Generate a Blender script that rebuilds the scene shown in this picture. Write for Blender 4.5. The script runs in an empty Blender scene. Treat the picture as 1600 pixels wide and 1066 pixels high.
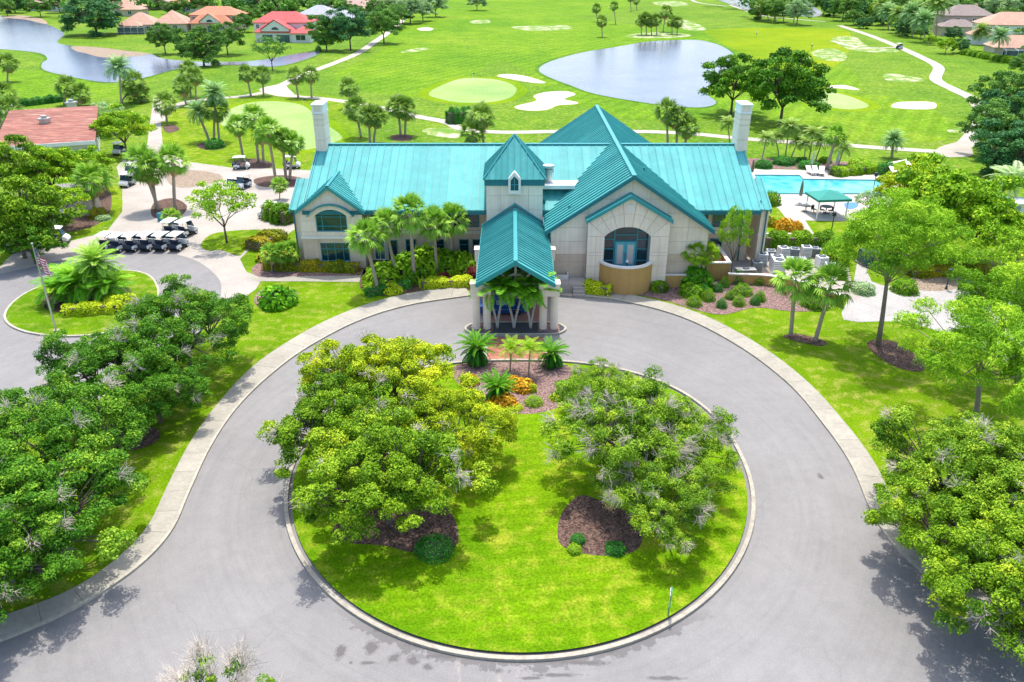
import bpy, bmesh, math, random
import numpy as np
from mathutils import Vector, Matrix

# ------------------------------------------------------------------ camera, sky, sun, exposure
scene = bpy.context.scene
col = scene.collection
CAM_H, PITCH, LENS = 30.0, math.radians(26.2), 28.0
cam_data = bpy.data.cameras.new('camera')
cam_data.lens = LENS; cam_data.sensor_width = 36.0; cam_data.sensor_fit = 'HORIZONTAL'
cam_data.clip_start = 0.5; cam_data.clip_end = 9000
cam = bpy.data.objects.new('camera', cam_data); col.objects.link(cam)
cam.location = (0, 0, CAM_H); cam.rotation_euler = (math.pi/2 - PITCH, 0, 0)
scene.camera = cam

SUN = Vector((0.0, 0.335, 0.94)).normalized()
world = bpy.data.worlds.new('World'); scene.world = world; world.use_nodes = True
wn = world.node_tree; wn.nodes.clear()
sky = wn.nodes.new('ShaderNodeTexSky'); sky.sky_type = 'NISHITA'; sky.sun_disc = False
sky.sun_elevation = math.asin(SUN.z); sky.sun_rotation = math.atan2(SUN.x, SUN.y)
sky.air_density = 1.0; sky.dust_density = 2.5; sky.ozone_density = 1.0
bgn = wn.nodes.new('ShaderNodeBackground'); bgn.inputs['Strength'].default_value = 0.15
wout = wn.nodes.new('ShaderNodeOutputWorld')
wn.links.new(sky.outputs[0], bgn.inputs[0]); wn.links.new(bgn.outputs[0], wout.inputs[0])
sun_data = bpy.data.lights.new('sun', 'SUN'); sun_data.energy = 2.1; sun_data.angle = math.radians(0.6)
sun_data.color = (1.0, 0.96, 0.9)
sun_ob = bpy.data.objects.new('sun', sun_data); col.objects.link(sun_ob)
sun_ob.location = (0, 0, 200); sun_ob.rotation_euler = SUN.to_track_quat('Z', 'Y').to_euler()
scene.view_settings.view_transform = 'Standard'; scene.view_settings.look = 'None'
scene.view_settings.exposure = 1.28; scene.view_settings.gamma = 1.0
scene.view_settings.use_curve_mapping = False
scene.render.engine = 'CYCLES'
scene.cycles.use_denoising = True
scene.cycles.max_bounces = 6; scene.cycles.diffuse_bounces = 3; scene.cycles.glossy_bounces = 3
scene.cycles.transmission_bounces = 4; scene.cycles.transparent_max_bounces = 6
scene.cycles.caustics_reflective = False; scene.cycles.caustics_refractive = False

# ------------------------------------------------------------------ survey helpers
FPX = 1600 * LENS / 36.0
CP, SP = math.cos(PITCH), math.sin(PITCH)
def G(px, py, z=0.0):
    """plan position (metres) of a photographed point whose height above the ground is z"""
    u = (px - 800) / FPX; v = (533 - py) / FPX
    dy, dz = CP + v*SP, -SP + v*CP
    t = (z - CAM_H) / dz
    return (t*u, t*dy)
def height_at(py, Y):
    """height of a photographed point standing at distance Y"""
    v = (533 - py) / FPX
    return CAM_H + Y * (-SP + v*CP) / (CP + v*SP)

WL = {}                                    # world location of unrotated parents
def tag(o, label=None, cat=None, group=None, kind=None):
    if label: o['label'] = label
    if cat: o['category'] = cat
    if group: o['group'] = group
    if kind: o['kind'] = kind
    return o
def thing(name, loc=(0, 0, 0), label=None, cat=None, group=None):
    o = bpy.data.objects.new(name, None); col.objects.link(o)
    o.empty_display_size = 0.3; o.location = loc; WL[o] = Vector(loc)
    return tag(o, label, cat, group)
def copy_tree(o, parent=None):
    c = o.copy(); col.objects.link(c)
    if parent is not None: c.parent = parent
    for ch in o.children: copy_tree(ch, c)
    return c
def setmat(ob, mat):
    """give a copied object its own material while sharing mesh data"""
    ob.material_slots[0].link = 'OBJECT'; ob.material_slots[0].material = mat

class MB:
    """collects simple solids into one mesh"""
    def __init__(s): s.v = []; s.f = []; s.m = []
    def add(s, vs, fs, mi=0):
        n = len(s.v); s.v += [tuple(p) for p in vs]; s.f += [tuple(i + n for i in f) for f in fs]; s.m += [mi]*len(fs)
    def box(s, x0, x1, y0, y1, z0, z1, mi=0):
        s.add([(x0,y0,z0),(x1,y0,z0),(x1,y1,z0),(x0,y1,z0),(x0,y0,z1),(x1,y0,z1),(x1,y1,z1),(x0,y1,z1)],
              [(0,3,2,1),(4,5,6,7),(0,1,5,4),(1,2,6,5),(2,3,7,6),(3,0,4,7)], mi)
    def prism(s, poly, z0, z1, mi=0):
        n = len(poly); a = sum(poly[i][0]*poly[(i+1)%n][1] - poly[(i+1)%n][0]*poly[i][1] for i in range(n))
        if a < 0: poly = poly[::-1]
        s.add([(p[0],p[1],z0) for p in poly] + [(p[0],p[1],z1) for p in poly],
              [tuple(range(n-1,-1,-1)), tuple(range(n,2*n))] + [(i,(i+1)%n,n+(i+1)%n,n+i) for i in range(n)], mi)
    def ext(s, pts, d, mi=0):
        """extrude a planar 3-D polygon by the vector d"""
        n = len(pts); d = Vector(d); P = [Vector(p) for p in pts]; nn = Vector((0,0,0))
        for i in range(n): nn += (P[i]-P[0]).cross(P[(i+1)%n]-P[0])
        if nn.dot(d) < 0: P = P[::-1]
        s.add(P + [p + d for p in P], [tuple(range(n-1,-1,-1)), tuple(range(n,2*n))] + [(i,(i+1)%n,n+(i+1)%n,n+i) for i in range(n)], mi)
    def bar(s, a, b, w, h=None, mi=0, up=(0,0,1)):
        a = Vector(a); b = Vector(b); d = (b-a).normalized(); h = h or w; u = Vector(up)
        if abs(d.dot(u)) > .98: u = Vector((0,1,0))
        x = d.cross(u).normalized()*w/2; y = x.cross(d).normalized()*h/2
        s.add([a-x-y,a+x-y,a+x+y,a-x+y,b-x-y,b+x-y,b+x+y,b-x+y],
              [(0,1,2,3)[::-1],(4,5,6,7),(0,1,5,4),(1,2,6,5),(2,3,7,6),(3,0,4,7)], mi)
    def tube(s, pts, rad, n=8, mi=0, cap=True):
        P = [Vector(p) for p in pts]; rs = rad if hasattr(rad, '__len__') else [rad]*len(P); rings = []
        base = len(s.v); ref = Vector((1,0,0))
        for i, p in enumerate(P):
            d = (P[min(i+1,len(P)-1)] - P[max(i-1,0)]).normalized()
            if abs(d.dot(ref)) > .95: ref = Vector((0,1,0))
            x = d.cross(ref).normalized(); y = d.cross(x)
            for k in range(n):
                t = 2*math.pi*k/n; s.v.append(tuple(p + (x*math.cos(t) + y*math.sin(t))*rs[i]))
        for i in range(len(P)-1):
            for k in range(n):
                k2 = (k+1) % n; s.f.append((base+i*n+k, base+i*n+k2, base+(i+1)*n+k2, base+(i+1)*n+k)); s.m.append(mi)
        if cap:
            s.f.append(tuple(base+k for k in range(n))[::-1]); s.m.append(mi)
            s.f.append(tuple(base+(len(P)-1)*n+k for k in range(n))); s.m.append(mi)
    def cyl(s, c, r, z0, z1, n=16, mi=0, r2=None):
        s.tube([(c[0],c[1],z0),(c[0],c[1],z1)], [r, r if r2 is None else r2], n, mi)
    def build(s, name, mats, parent=None, smooth=False, origin=None, bevel=0):
        V = np.array(s.v, dtype=float)
        if origin is None: c = np.array([(V[:,0].min()+V[:,0].max())/2, (V[:,1].min()+V[:,1].max())/2, V[:,2].min()])
        else: c = np.array(origin, dtype=float)
        me = bpy.data.meshes.new(name); me.from_pydata((V - c).tolist(), [], s.f)
        if not isinstance(mats, (list, tuple)): mats = [mats]
        for m in mats: me.materials.append(m)
        if len(mats) > 1: me.polygons.foreach_set('material_index', s.m)
        if smooth: me.polygons.foreach_set('use_smooth', [True]*len(me.polygons))
        me.update()
        return put(name, me, parent, c, bevel, smooth)
def put(name, me, parent, c, bevel=0, smooth=False):
    o = bpy.data.objects.new(name, me); col.objects.link(o); c = Vector(c); WL[o] = c
    if parent is not None: o.parent = parent; o.location = c - WL[parent]
    else: o.location = c
    if bevel:
        b = o.modifiers.new('bevel', 'BEVEL'); b.width = bevel; b.segments = 2; b.limit_method = 'ANGLE'; b.angle_limit = math.radians(40)
    return o

def smooth_curve(pts, n=6, closed=False):
    P = [Vector((*p[:2], 0)) for p in pts]; out = []; N = len(P)
    for i in range(N if closed else N-1):
        p0 = P[(i-1) % N] if closed or i > 0 else P[0]*2 - P[1]
        p1 = P[i]; p2 = P[(i+1) % N]
        p3 = P[(i+2) % N] if closed or i+2 < N else P[-1]*2 - P[-2]
        for k in range(n):
            t = k/n
            q = 0.5*((2*p1) + (p2-p0)*t + (2*p0-5*p1+4*p2-p3)*t*t + (3*p1-p0-3*p2+p3)*t**3)
            out.append((q.x, q.y))
    if not closed: out.append((P[-1].x, P[-1].y))
    return out
def px(*pts, z=0.0): return [G(a, b, z) for a, b in pts]
def resample(pts, step):
    P = np.array(pts, dtype=float); d = np.r_[0, np.cumsum(np.hypot(*np.diff(P, axis=0).T))]
    n = max(2, int(round(d[-1]/step)) + 1); t = np.linspace(0, d[-1], n)
    return np.c_[np.interp(t, d, P[:,0]), np.interp(t, d, P[:,1])]
def offset(pts, w):
    P = np.array(pts, dtype=float); T = np.gradient(P, axis=0); T /= np.hypot(T[:,0], T[:,1])[:,None] + 1e-9
    return P + np.c_[-T[:,1], T[:,0]]*w
def sheet(name, pts, z, mat, parent=None, kind='structure', skirt=0.0):
    me = bpy.data.meshes.new(name); bm = bmesh.new()
    c = np.mean(np.array(pts), axis=0)
    vs = [bm.verts.new((p[0]-c[0], p[1]-c[1], 0)) for p in pts]
    f = bm.faces.new(vs); f.normal_update()
    if f.normal.z < 0: f.normal_flip()
    if skirt:
        r = bmesh.ops.extrude_edge_only(bm, edges=list(bm.edges))
        for g in r['geom']:
            if isinstance(g, bmesh.types.BMVert): g.co.z -= skirt
    bmesh.ops.triangulate(bm, faces=[f]); bm.to_mesh(me); bm.free(); me.materials.append(mat)
    o = put(name, me, parent, (c[0], c[1], z))
    if parent is None and kind: o['kind'] = kind
    return o
def ribbon(name, pts, w, z, mat, parent=None, kind='structure', thick=0.0):
    P = np.array(pts); A = offset(P, w/2); B = offset(P, -w/2); mb = MB()
    for i in range(len(P)-1):
        q = [A[i], B[i], B[i+1], A[i+1]]
        if thick: mb.prism([tuple(k) for k in q], z-thick, z)
        else: mb.add([(k[0], k[1], z) for k in q], [(0,1,2,3)])
    o = mb.build(name, mat, parent)
    if parent is None and kind: o['kind'] = kind
    return o

# ------------------------------------------------------------------ procedural materials
MATS = {}
def nt(name):
    m = bpy.data.materials.new(name); m.use_nodes = True; t = m.node_tree; t.nodes.clear()
    out = t.nodes.new('ShaderNodeOutputMaterial'); b = t.nodes.new('ShaderNodeBsdfPrincipled')
    t.links.new(b.outputs[0], out.inputs[0]); MATS[name] = m
    return m, t, b, out
def node(t, kind, **kw):
    n = t.nodes.new(kind)
    for k, v in kw.items():
        if k in n.inputs: n.inputs[k].default_value = v
        else: setattr(n, k, v)
    return n
def noise(t, scale, detail=4, rough=.55, vec=None):
    n = node(t, 'ShaderNodeTexNoise', Scale=scale, Detail=detail, Roughness=rough)
    if vec is not None: t.links.new(vec, n.inputs['Vector'])
    return n.outputs['Fac']
def ramp(t, fac, stops):
    r = t.nodes.new('ShaderNodeValToRGB'); e = r.color_ramp.elements
    while len(e) < len(stops): e.new(.5)
    for i, (p, c) in enumerate(stops):
        e[i].position = p; e[i].color = (*c, 1) if hasattr(c, '__len__') else (c, c, c, 1)
    t.links.new(fac, r.inputs[0]); return r.outputs[0]
def mixc(t, fac, a, b, mode='MIX'):
    n = t.nodes.new('ShaderNodeMix'); n.data_type = 'RGBA'; n.blend_type = mode
    for s, v in ((0, fac), (6, a), (7, b)):
        if hasattr(v, 'links') or isinstance(v, bpy.types.NodeSocket): t.links.new(v, n.inputs[s])
        else: n.inputs[s].default_value = v if s == 0 else ((*v, 1) if len(v) == 3 else v)
    return n.outputs[2]
def math_(t, op, a, b=None, c=None):
    n = t.nodes.new('ShaderNodeMath'); n.operation = op
    for i, v in enumerate((a, b, c)):
        if v is None: continue
        if isinstance(v, bpy.types.NodeSocket): t.links.new(v, n.inputs[i])
        else: n.inputs[i].default_value = v
    return n.outputs[0]
def bump(t, b, h, strength=.3, dist=.05):
    n = node(t, 'ShaderNodeBump', Strength=strength, Distance=dist)
    t.links.new(h, n.inputs['Height']); t.links.new(n.outputs[0], b.inputs['Normal'])
def pos(t): return t.nodes.new('ShaderNodeNewGeometry').outputs['Position']

def plain(name, c, rough=.6, metal=0.0, var=.12, scale=3.0, bmp=0.0, bscale=30, spec=.4):
    m, t, b, o = nt(name); p = pos(t)
    f = noise(t, scale, 5, .6, p)
    lo = tuple(x*(1-var) for x in c); hi = tuple(min(1, x*(1+var)) for x in c)
    t.links.new(ramp(t, f, [(.3, lo), (.7, hi)]), b.inputs['Base Color'])
    b.inputs['Roughness'].default_value = rough; b.inputs['Metallic'].default_value = metal
    b.inputs['Specular IOR Level'].default_value = spec
    if bmp: bump(t, b, noise(t, bscale, 4, .6, p), bmp)
    return m
def grass(name, a, b_, dry, dry_amt=.3, mow=0.0, mow_w=2.2, mow_dir=0.3, fine=9.0):
    """lawn: clumpy colour variation, dry patches, faint mowing bands"""
    m, t, b, o = nt(name); p = pos(t)
    n1 = noise(t, .16, 6, .62, p); n2 = noise(t, fine, 4, .7, p); n3 = noise(t, .9, 5, .65, p)
    c = ramp(t, n1, [(.32, a), (.68, b_)])
    d = math_(t, 'MULTIPLY', ramp(t, n3, [(.48, 0.0), (.70, 1.0)]), dry_amt)
    c = mixc(t, d, c, dry)
    n0 = noise(t, .022, 4, .6, p)
    c = mixc(t, 1.0, c, ramp(t, n0, [(.34, (.74,.86,.9)), (.5, (1,1,1)), (.66, (1.24,1.06,1.5))]), 'MULTIPLY')
    lum = ramp(t, n2, [(.22, .42), (.78, 1.58)])
    c = mixc(t, 1.0, c, lum, 'MULTIPLY')
    if mow:
        w = t.nodes.new('ShaderNodeTexWave'); w.inputs['Scale'].default_value = 1.0; w.inputs['Distortion'].default_value = 1.2
        w.inputs['Detail Scale'].default_value = .3
        mp = t.nodes.new('ShaderNodeMapping'); mp.inputs['Rotation'].default_value = (0, 0, mow_dir)
        mp.inputs['Scale'].default_value = (.314/mow_w*1.0,)*3
        t.links.new(p, mp.inputs[0]); t.links.new(mp.outputs[0], w.inputs['Vector'])
        c = mixc(t, mow, c, ramp(t, w.outputs['Fac'], [(.3, .55), (.7, 1.4)]), 'MULTIPLY')
    t.links.new(c, b.inputs['Base Color']); b.inputs['Roughness'].default_value = .85
    b.inputs['Specular IOR Level'].default_value = .03
    bump(t, b, noise(t, 14, 3, .7, p), .5, .08)
    return m
def leafmat(name, dark, light, young, transl=.3, young_pos=.82):
    """leaves tinted per leaf (attribute 'tint'); thin leaves let some light through"""
    m, t, b, o = nt(name); g = 2.0
    dark, light, young = [tuple(min(.8, x*g) for x in c) for c in (dark, light, young)]
    at = t.nodes.new('ShaderNodeAttribute'); at.attribute_name = 'tint'
    oi = t.nodes.new('ShaderNodeObjectInfo')
    f = math_(t, 'ADD', at.outputs['Fac'], math_(t, 'MULTIPLY_ADD', oi.outputs['Random'], .12, -.06))
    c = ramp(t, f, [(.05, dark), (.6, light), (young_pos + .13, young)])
    t.links.new(c, b.inputs['Base Color']); b.inputs['Roughness'].default_value = .6
    b.inputs['Specular IOR Level'].default_value = .12
    tr = t.nodes.new('ShaderNodeBsdfTranslucent'); t.links.new(c, tr.inputs[0])
    mx = t.nodes.new('ShaderNodeMixShader'); mx.inputs[0].default_value = transl
    t.links.new(b.outputs[0], mx.inputs[1]); t.links.new(tr.outputs[0], mx.inputs[2]); t.links.new(mx.outputs[0], o.inputs[0])
    return m

M_lawn = grass('lawn_grass', (.075,.165,.002), (.15,.262,.004), (.36,.33,.07), .62, .0, fine=7)
M_isle = grass('island_grass', (.078,.185,.002), (.145,.268,.003), (.30,.33,.025), .75, .13, .8, 1.45, fine=7)
M_fair = grass('fairway_grass', (.072,.185,.003), (.138,.262,.006), (.29,.31,.07), .55, .16, 3.4, .5, fine=1.6)
M_rough = grass('rough_grass', (.065,.165,.006), (.13,.24,.010), (.30,.29,.09), .6, .0, fine=1.4)
M_green = grass('putting_green_grass', (.24,.345,.10), (.275,.38,.125), (.31,.38,.13), .35, .08, 1.2, 1.2, fine=3)
M_tee = grass('tee_grass', (.135,.225,.002), (.19,.275,.004), (.28,.29,.015), .4, .3, 2.0, -.5, fine=2)
M_collar = grass('collar_grass', (.115,.22,.001), (.165,.265,.002), (.22,.27,.01), .3, .0, fine=2)

def asphalt():
    m, t, b, o = nt('asphalt'); p = pos(t)
    c = ramp(t, noise(t, .12, 6, .6, p), [(.3, (.200,.192,.184)), (.7, (.250,.240,.229))])
    # tyre-polished lanes sweeping round the island
    c = mixc(t, .8, c, ramp(t, noise(t, 22, 3, .8, p), [(.25, .66), (.75, 1.3)]), 'MULTIPLY')
    c = mixc(t, .7, c, ramp(t, noise(t, 1.3, 5, .7, p), [(.35, .92), (.65, 1.06)]), 'MULTIPLY')
    sr = t.nodes.new('ShaderNodeSeparateXYZ'); t.links.new(p, sr.inputs[0])
    ex = math_(t, 'DIVIDE', math_(t, 'SUBTRACT', sr.outputs[0], .46), 14.5); ey = math_(t, 'DIVIDE', math_(t, 'SUBTRACT', sr.outputs[1], 43.1), 15.6)
    rad = math_(t, 'SQRT', math_(t, 'ADD', math_(t, 'MULTIPLY', ex, ex), math_(t, 'MULTIPLY', ey, ey)))
    cv = t.nodes.new('ShaderNodeCombineXYZ'); t.links.new(math_(t, 'MULTIPLY', rad, 20.0), cv.inputs[0]); t.links.new(math_(t, 'MULTIPLY', noise(t, .05, 3, .5, p), 3.0), cv.inputs[1])
    c = mixc(t, .38, c, ramp(t, noise(t, 1.6, 4, .65, cv.outputs[0]), [(.36, .86), (.5, 1.0), (.66, 1.07)]), 'MULTIPLY')
    # old irrigation stains at the south rim of the island
    sp = t.nodes.new('ShaderNodeSeparateXYZ'); t.links.new(p, sp.inputs[0])
    def blob(x, y, rx, ry):
        dx = math_(t, 'DIVIDE', math_(t, 'SUBTRACT', sp.outputs[0], x), rx); dy = math_(t, 'DIVIDE', math_(t, 'SUBTRACT', sp.outputs[1], y), ry)
        r = math_(t, 'SQRT', math_(t, 'ADD', math_(t, 'MULTIPLY', dx, dx), math_(t, 'MULTIPLY', dy, dy)))
        return math_(t, 'ADD', r, math_(t, 'MULTIPLY_ADD', noise(t, 3.2, 4, .6, p), 1.6, -.8))
    tot = None
    for (qx, qy, w, h) in STAINS:
        x, y = G(qx, qy); k = ramp(t, blob(x, y, w, h), [(.55, 1.0), (.72, .25), (.86, .6), (.95, 0.0)])
        tot = k if tot is None else math_(t, 'MAXIMUM', tot, k)
    wet = math_(t, 'LESS_THAN', math_(t, 'ADD', rad, math_(t, 'MULTIPLY_ADD', noise(t, 1.3, 5, .7, p), .16, -.08)), 1.066)
    south = ramp(t, math_(t, 'DIVIDE', math_(t, 'SUBTRACT', 33.0, sr.outputs[1]), 6.0), [(.45, 0.0), (.75, 1.0)])
    tot = math_(t, 'MAXIMUM', tot, math_(t, 'MULTIPLY', math_(t, 'MULTIPLY', wet, south), .75))
    c = mixc(t, math_(t, 'MULTIPLY', tot, .85), c, (.105,.098,.095))
    # pale mineral runs where the overflow dries
    st = t.nodes.new('ShaderNodeMapping'); st.inputs['Scale'].default_value = (2.2, .22, 1); t.links.new(p, st.inputs[0])
    mn = math_(t, 'MULTIPLY', ramp(t, noise(t, 1.0, 4, .6, st.outputs[0]), [(.56, 0.0), (.66, 1.0)]), ramp(t, blob(*G(752,1050), 2.1, 1.4), [(.3, 1.0), (.9, 0.0)]))
    c = mixc(t, math_(t, 'MULTIPLY', mn, .6), c, (.46,.39,.32))
    # cracks
    v = t.nodes.new('ShaderNodeTexVoronoi'); v.feature = 'DISTANCE_TO_EDGE'; v.inputs['Scale'].default_value = .13
    wv = t.nodes.new('ShaderNodeVectorMath'); wv.operation = 'ADD'
    nz = node(t, 'ShaderNodeTexNoise', Scale=.7, Detail=5.0); t.links.new(p, nz.inputs['Vector'])
    t.links.new(p, wv.inputs[0]); t.links.new(nz.outputs['Color'], wv.inputs[1]); t.links.new(wv.outputs[0], v.inputs['Vector'])
    ck = ramp(t, v.outputs['Distance'], [(.0, .82), (.004, 1.0)])
    ck = mixc(t, ramp(t, noise(t, .09, 2, .5, p), [(.56, 0.0), (.62, 1.0)]), (1,1,1), ck)
    c = mixc(t, 1.0, c, ck, 'MULTIPLY')
    t.links.new(c, b.inputs['Base Color']); b.inputs['Roughness'].default_value = .9; b.inputs['Specular IOR Level'].default_value = .2
    bump(t, b, noise(t, 30, 3, .8, p), .35, .02)
    return m
STAINS = [(532,1018,.30,.55),(580,1012,.42,.5),(616,1028,.36,.33),(646,1032,.42,.34),(575,1036,.45,.13),(668,1043,.3,.25),(548,1036,.12,.14),(700,1026,1.6,.22),
          (660,1008,1.3,.30),(600,985,.8,.3),(905,1036,1.7,.17),(870,1055,1.3,.14),(780,1048,.25,.18),(830,1060,.7,.12),(950,1018,.7,.2),(1282,745,.2,.42),(1040,1060,1.0,.15)]
M_asph = asphalt()
def concrete(name, c, dirt=.35, scale=.5):
    m, t, b, o = nt(name); p = pos(t)
    k = ramp(t, noise(t, scale, 6, .65, p), [(.3, tuple(x*.84 for x in c)), (.7, tuple(x*1.1 for x in c))])
    k = mixc(t, dirt, k, ramp(t, noise(t, 4, 6, .75, p), [(.3, .6), (.6, 1.15)]), 'MULTIPLY')
    k = mixc(t, .5, k, ramp(t, noise(t, 40, 2, .7, p), [(.3, .86), (.7, 1.1)]), 'MULTIPLY')
    oi = t.nodes.new('ShaderNodeObjectInfo')
    k = mixc(t, 1.0, k, ramp(t, oi.outputs['Random'], [(0, .91), (1, 1.05)]), 'MULTIPLY')
    t.links.new(k, b.inputs['Base Color']); b.inputs['Roughness'].default_value = .85; b.inputs['Specular IOR Level'].default_value = .25
    bump(t, b, noise(t, 25, 4, .7, p), .2, .02)
    return m
M_conc = concrete('sidewalk_concrete', (.345,.32,.26))
M_kerb = concrete('kerb_concrete', (.40,.365,.29), .6)
M_plaza = concrete('plaza_concrete', (.365,.325,.28), .3, .25)
M_path = concrete('cart_path_concrete', (.42,.375,.31), .25, .2)
M_deck = concrete('pool_deck_concrete', (.44,.395,.35), .15, .3)
M_yard = concrete('yard_concrete', (.36,.34,.315), .6, .3)
def mulch(name, a, b_):
    m, t, b, o = nt(name); p = pos(t)
    v = t.nodes.new('ShaderNodeTexVoronoi'); v.inputs['Scale'].default_value = 9; t.links.new(p, v.inputs['Vector'])
    c = ramp(t, v.outputs['Color'], [(.15, a), (.8, b_)])
    c = mixc(t, .7, c, ramp(t, noise(t, 3, 5, .7, p), [(.3, .55), (.7, 1.3)]), 'MULTIPLY')
    t.links.new(c, b.inputs['Base Color']); b.inputs['Roughness'].default_value = .95; b.inputs['Specular IOR Level'].default_value = .1
    bump(t, b, v.outputs['Distance'], 1.0, .12)
    return m
M_mulch = mulch('pine_bark_mulch', (.075,.045,.035), (.21,.135,.105))
M_mulchp = mulch('faded_pink_mulch', (.17,.10,.09), (.36,.24,.21))
M_dirt = mulch('bare_sandy_soil', (.26,.19,.13), (.44,.35,.26))
M_sand = plain('bunker_sand', (.50,.455,.39), .95, var=.16, scale=.5, bmp=.3, bscale=4, spec=.1)
def sandpatch():
    """worn sandy bare turf, broken up by grass"""
    m, t, b, o = nt('worn_turf_sand'); p = pos(t)
    f = noise(t, .26, 8, .72, p)
    c = ramp(t, f, [(.47, (.105,.22,.006)), (.53, (.26,.30,.08)), (.58, (.47,.43,.33))])
    t.links.new(c, b.inputs['Base Color']); b.inputs['Roughness'].default_value = .95
    return m
M_worn = sandpatch()
def water(name, c, rough, bscale, bstr, spec=.5):
    m, t, b, o = nt(name); p = pos(t)
    t.links.new(ramp(t, noise(t, .06, 5, .6, p), [(.3, tuple(x*.7 for x in c)), (.7, tuple(x*1.2 for x in c))]), b.inputs['Base Color']); b.inputs['Roughness'].default_value = rough
    b.inputs['Specular IOR Level'].default_value = spec; b.inputs['IOR'].default_value = 1.33
    bump(t, b, noise(t, bscale, 4, .65, p), bstr, .1)
    return m
M_lake = water('lake_water', (.10,.125,.20), .12, 1.1, .5, .3)
def poolmat():
    m, t, b, o = nt('pool_water'); p = pos(t)
    v = t.nodes.new('ShaderNodeTexVoronoi'); v.feature = 'SMOOTH_F1'; v.inputs['Scale'].default_value = .7; t.links.new(p, v.inputs['Vector'])
    c = ramp(t, v.outputs['Distance'], [(.15, (.045,.36,.42)), (.8, (.16,.55,.56))])
    t.links.new(c, b.inputs['Base Color']); b.inputs['Roughness'].default_value = .06; b.inputs['IOR'].default_value = 1.33
    bump(t, b, noise(t, 3, 3, .6, p), .15, .05)
    return m
M_pool = poolmat()
M_spa = plain('spa_water', (.02,.16,.42), .08, var=.1)

def roofmat(name, c, rough=.58, metal=.0):
    m, t, b, o = nt(name); p = pos(t)
    oi = t.nodes.new('ShaderNodeObjectInfo')
    k = ramp(t, oi.outputs['Random'], [(0, (c[0]*.8, c[1]*.87, c[2]*.87)), (1, (c[0]*1.25, c[1]*1.08, c[2]*1.08))])
    k = mixc(t, .8, k, ramp(t, noise(t, .55, 6, .7, p), [(.3, .82), (.7, 1.14)]), 'MULTIPLY')
    k = mixc(t, math_(t, 'MULTIPLY', ramp(t, noise(t, 1.7, 6, .75, p), [(.55, 0.0), (.75, 1.0)]), .35), k, (.22,.38,.36))
    t.links.new(k, b.inputs['Base Color']); b.inputs['Roughness'].default_value = rough; b.inputs['Metallic'].default_value = metal
    b.inputs['Specular IOR Level'].default_value = .16
    return m
M_teal = roofmat('teal_standing_seam_metal', (.075,.365,.352))
M_tealt = plain('teal_painted_trim', (.03,.27,.28), .45, var=.06)
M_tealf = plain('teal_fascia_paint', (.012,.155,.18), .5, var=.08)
M_tealw = plain('teal_window_frame', (.04,.26,.30), .45, var=.05)
def stucco(name, c):
    m, t, b, o = nt(name); p = pos(t); oi = t.nodes.new('ShaderNodeObjectInfo')
    k = ramp(t, noise(t, .8, 6, .65, p), [(.3, tuple(x*.93 for x in c)), (.7, tuple(min(1,x*1.05) for x in c))])
    mp = t.nodes.new('ShaderNodeMapping'); mp.inputs['Scale'].default_value = (3.5, 3.5, .18); t.links.new(p, mp.inputs[0])
    k = mixc(t, .45, k, ramp(t, noise(t, 1.0, 4, .6, mp.outputs[0]), [(.35, .84), (.6, 1.05)]), 'MULTIPLY')   # rain streaks
    k = mixc(t, 1.0, k, ramp(t, oi.outputs['Random'], [(0, .955), (1, 1.03)]), 'MULTIPLY')
    t.links.new(k, b.inputs['Base Color']); b.inputs['Roughness'].default_value = .9; b.inputs['Specular IOR Level'].default_value = .2
    bump(t, b, noise(t, 40, 4, .7, p), .2, .01)
    return m
M_stuc = stucco('cream_stucco', (.84,.705,.575))
M_stucd = stucco('tan_stucco', (.68,.54,.415))
M_joint = plain('stucco_joint', (.52,.455,.39), .9, var=.08)
M_trimw = plain('white_stone_trim', (.76,.71,.65), .8, var=.05)
M_brown = stucco('ochre_stucco', (.50,.30,.105))
M_glass = plain('tinted_window_glass', (.012,.045,.058), .05, var=.5, scale=.35, spec=.8)
M_glassb = plain('bright_window_glass', (.05,.12,.17), .06, var=.4, scale=.4, spec=.8)
M_red = plain('red_deck_paint', (.50,.22,.16), .8, var=.12, scale=1)
def brickmat():
    m, t, b, o = nt('brick_paver'); p = pos(t); oi = t.nodes.new('ShaderNodeObjectInfo')
    c = ramp(t, oi.outputs['Random'], [(0, (.26,.095,.06)), (.5, (.36,.14,.085)), (1, (.42,.19,.12))])
    c = mixc(t, .5, c, ramp(t, noise(t, 12, 4, .7, p), [(.3, .75), (.7, 1.2)]), 'MULTIPLY')
    t.links.new(c, b.inputs['Base Color']); b.inputs['Roughness'].default_value = .9
    return m
M_brick = brickmat()
M_grout = plain('paver_joint_sand', (.30,.15,.11), .95)
M_white = plain('white_paint', (.78,.78,.77), .45, var=.04)
M_whitem = plain('chalky_white_roof_membrane', (.72,.70,.67), .8, var=.12, scale=.8)
M_black = plain('black_plastic', (.015,.016,.018), .45, var=.2)
M_navy = plain('navy_vinyl', (.012,.028,.055), .45, var=.2)
M_rubber = plain('tyre_rubber', (.02,.02,.021), .85)
M_alloy = plain('silver_alloy', (.55,.55,.56), .3, .8, var=.05)
M_steel = plain('galvanised_steel', (.48,.49,.49), .4, .7, var=.12)
M_greym = plain('grey_painted_metal', (.30,.33,.34), .5, .2, var=.1)
M_dgrey = plain('dark_grille_metal', (.035,.05,.06), .6, .3, var=.2)
M_bark = plain('oak_bark', (.13,.105,.085), .95, var=.35, scale=6, bmp=.8, bscale=18)
M_palmbark = plain('palm_trunk_bark', (.40,.315,.24), .95, var=.25, scale=7, bmp=.7, bscale=14)
M_pinebark = plain('pine_bark', (.26,.215,.18), .95, var=.35, scale=7, bmp=.8, bscale=15)
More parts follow.
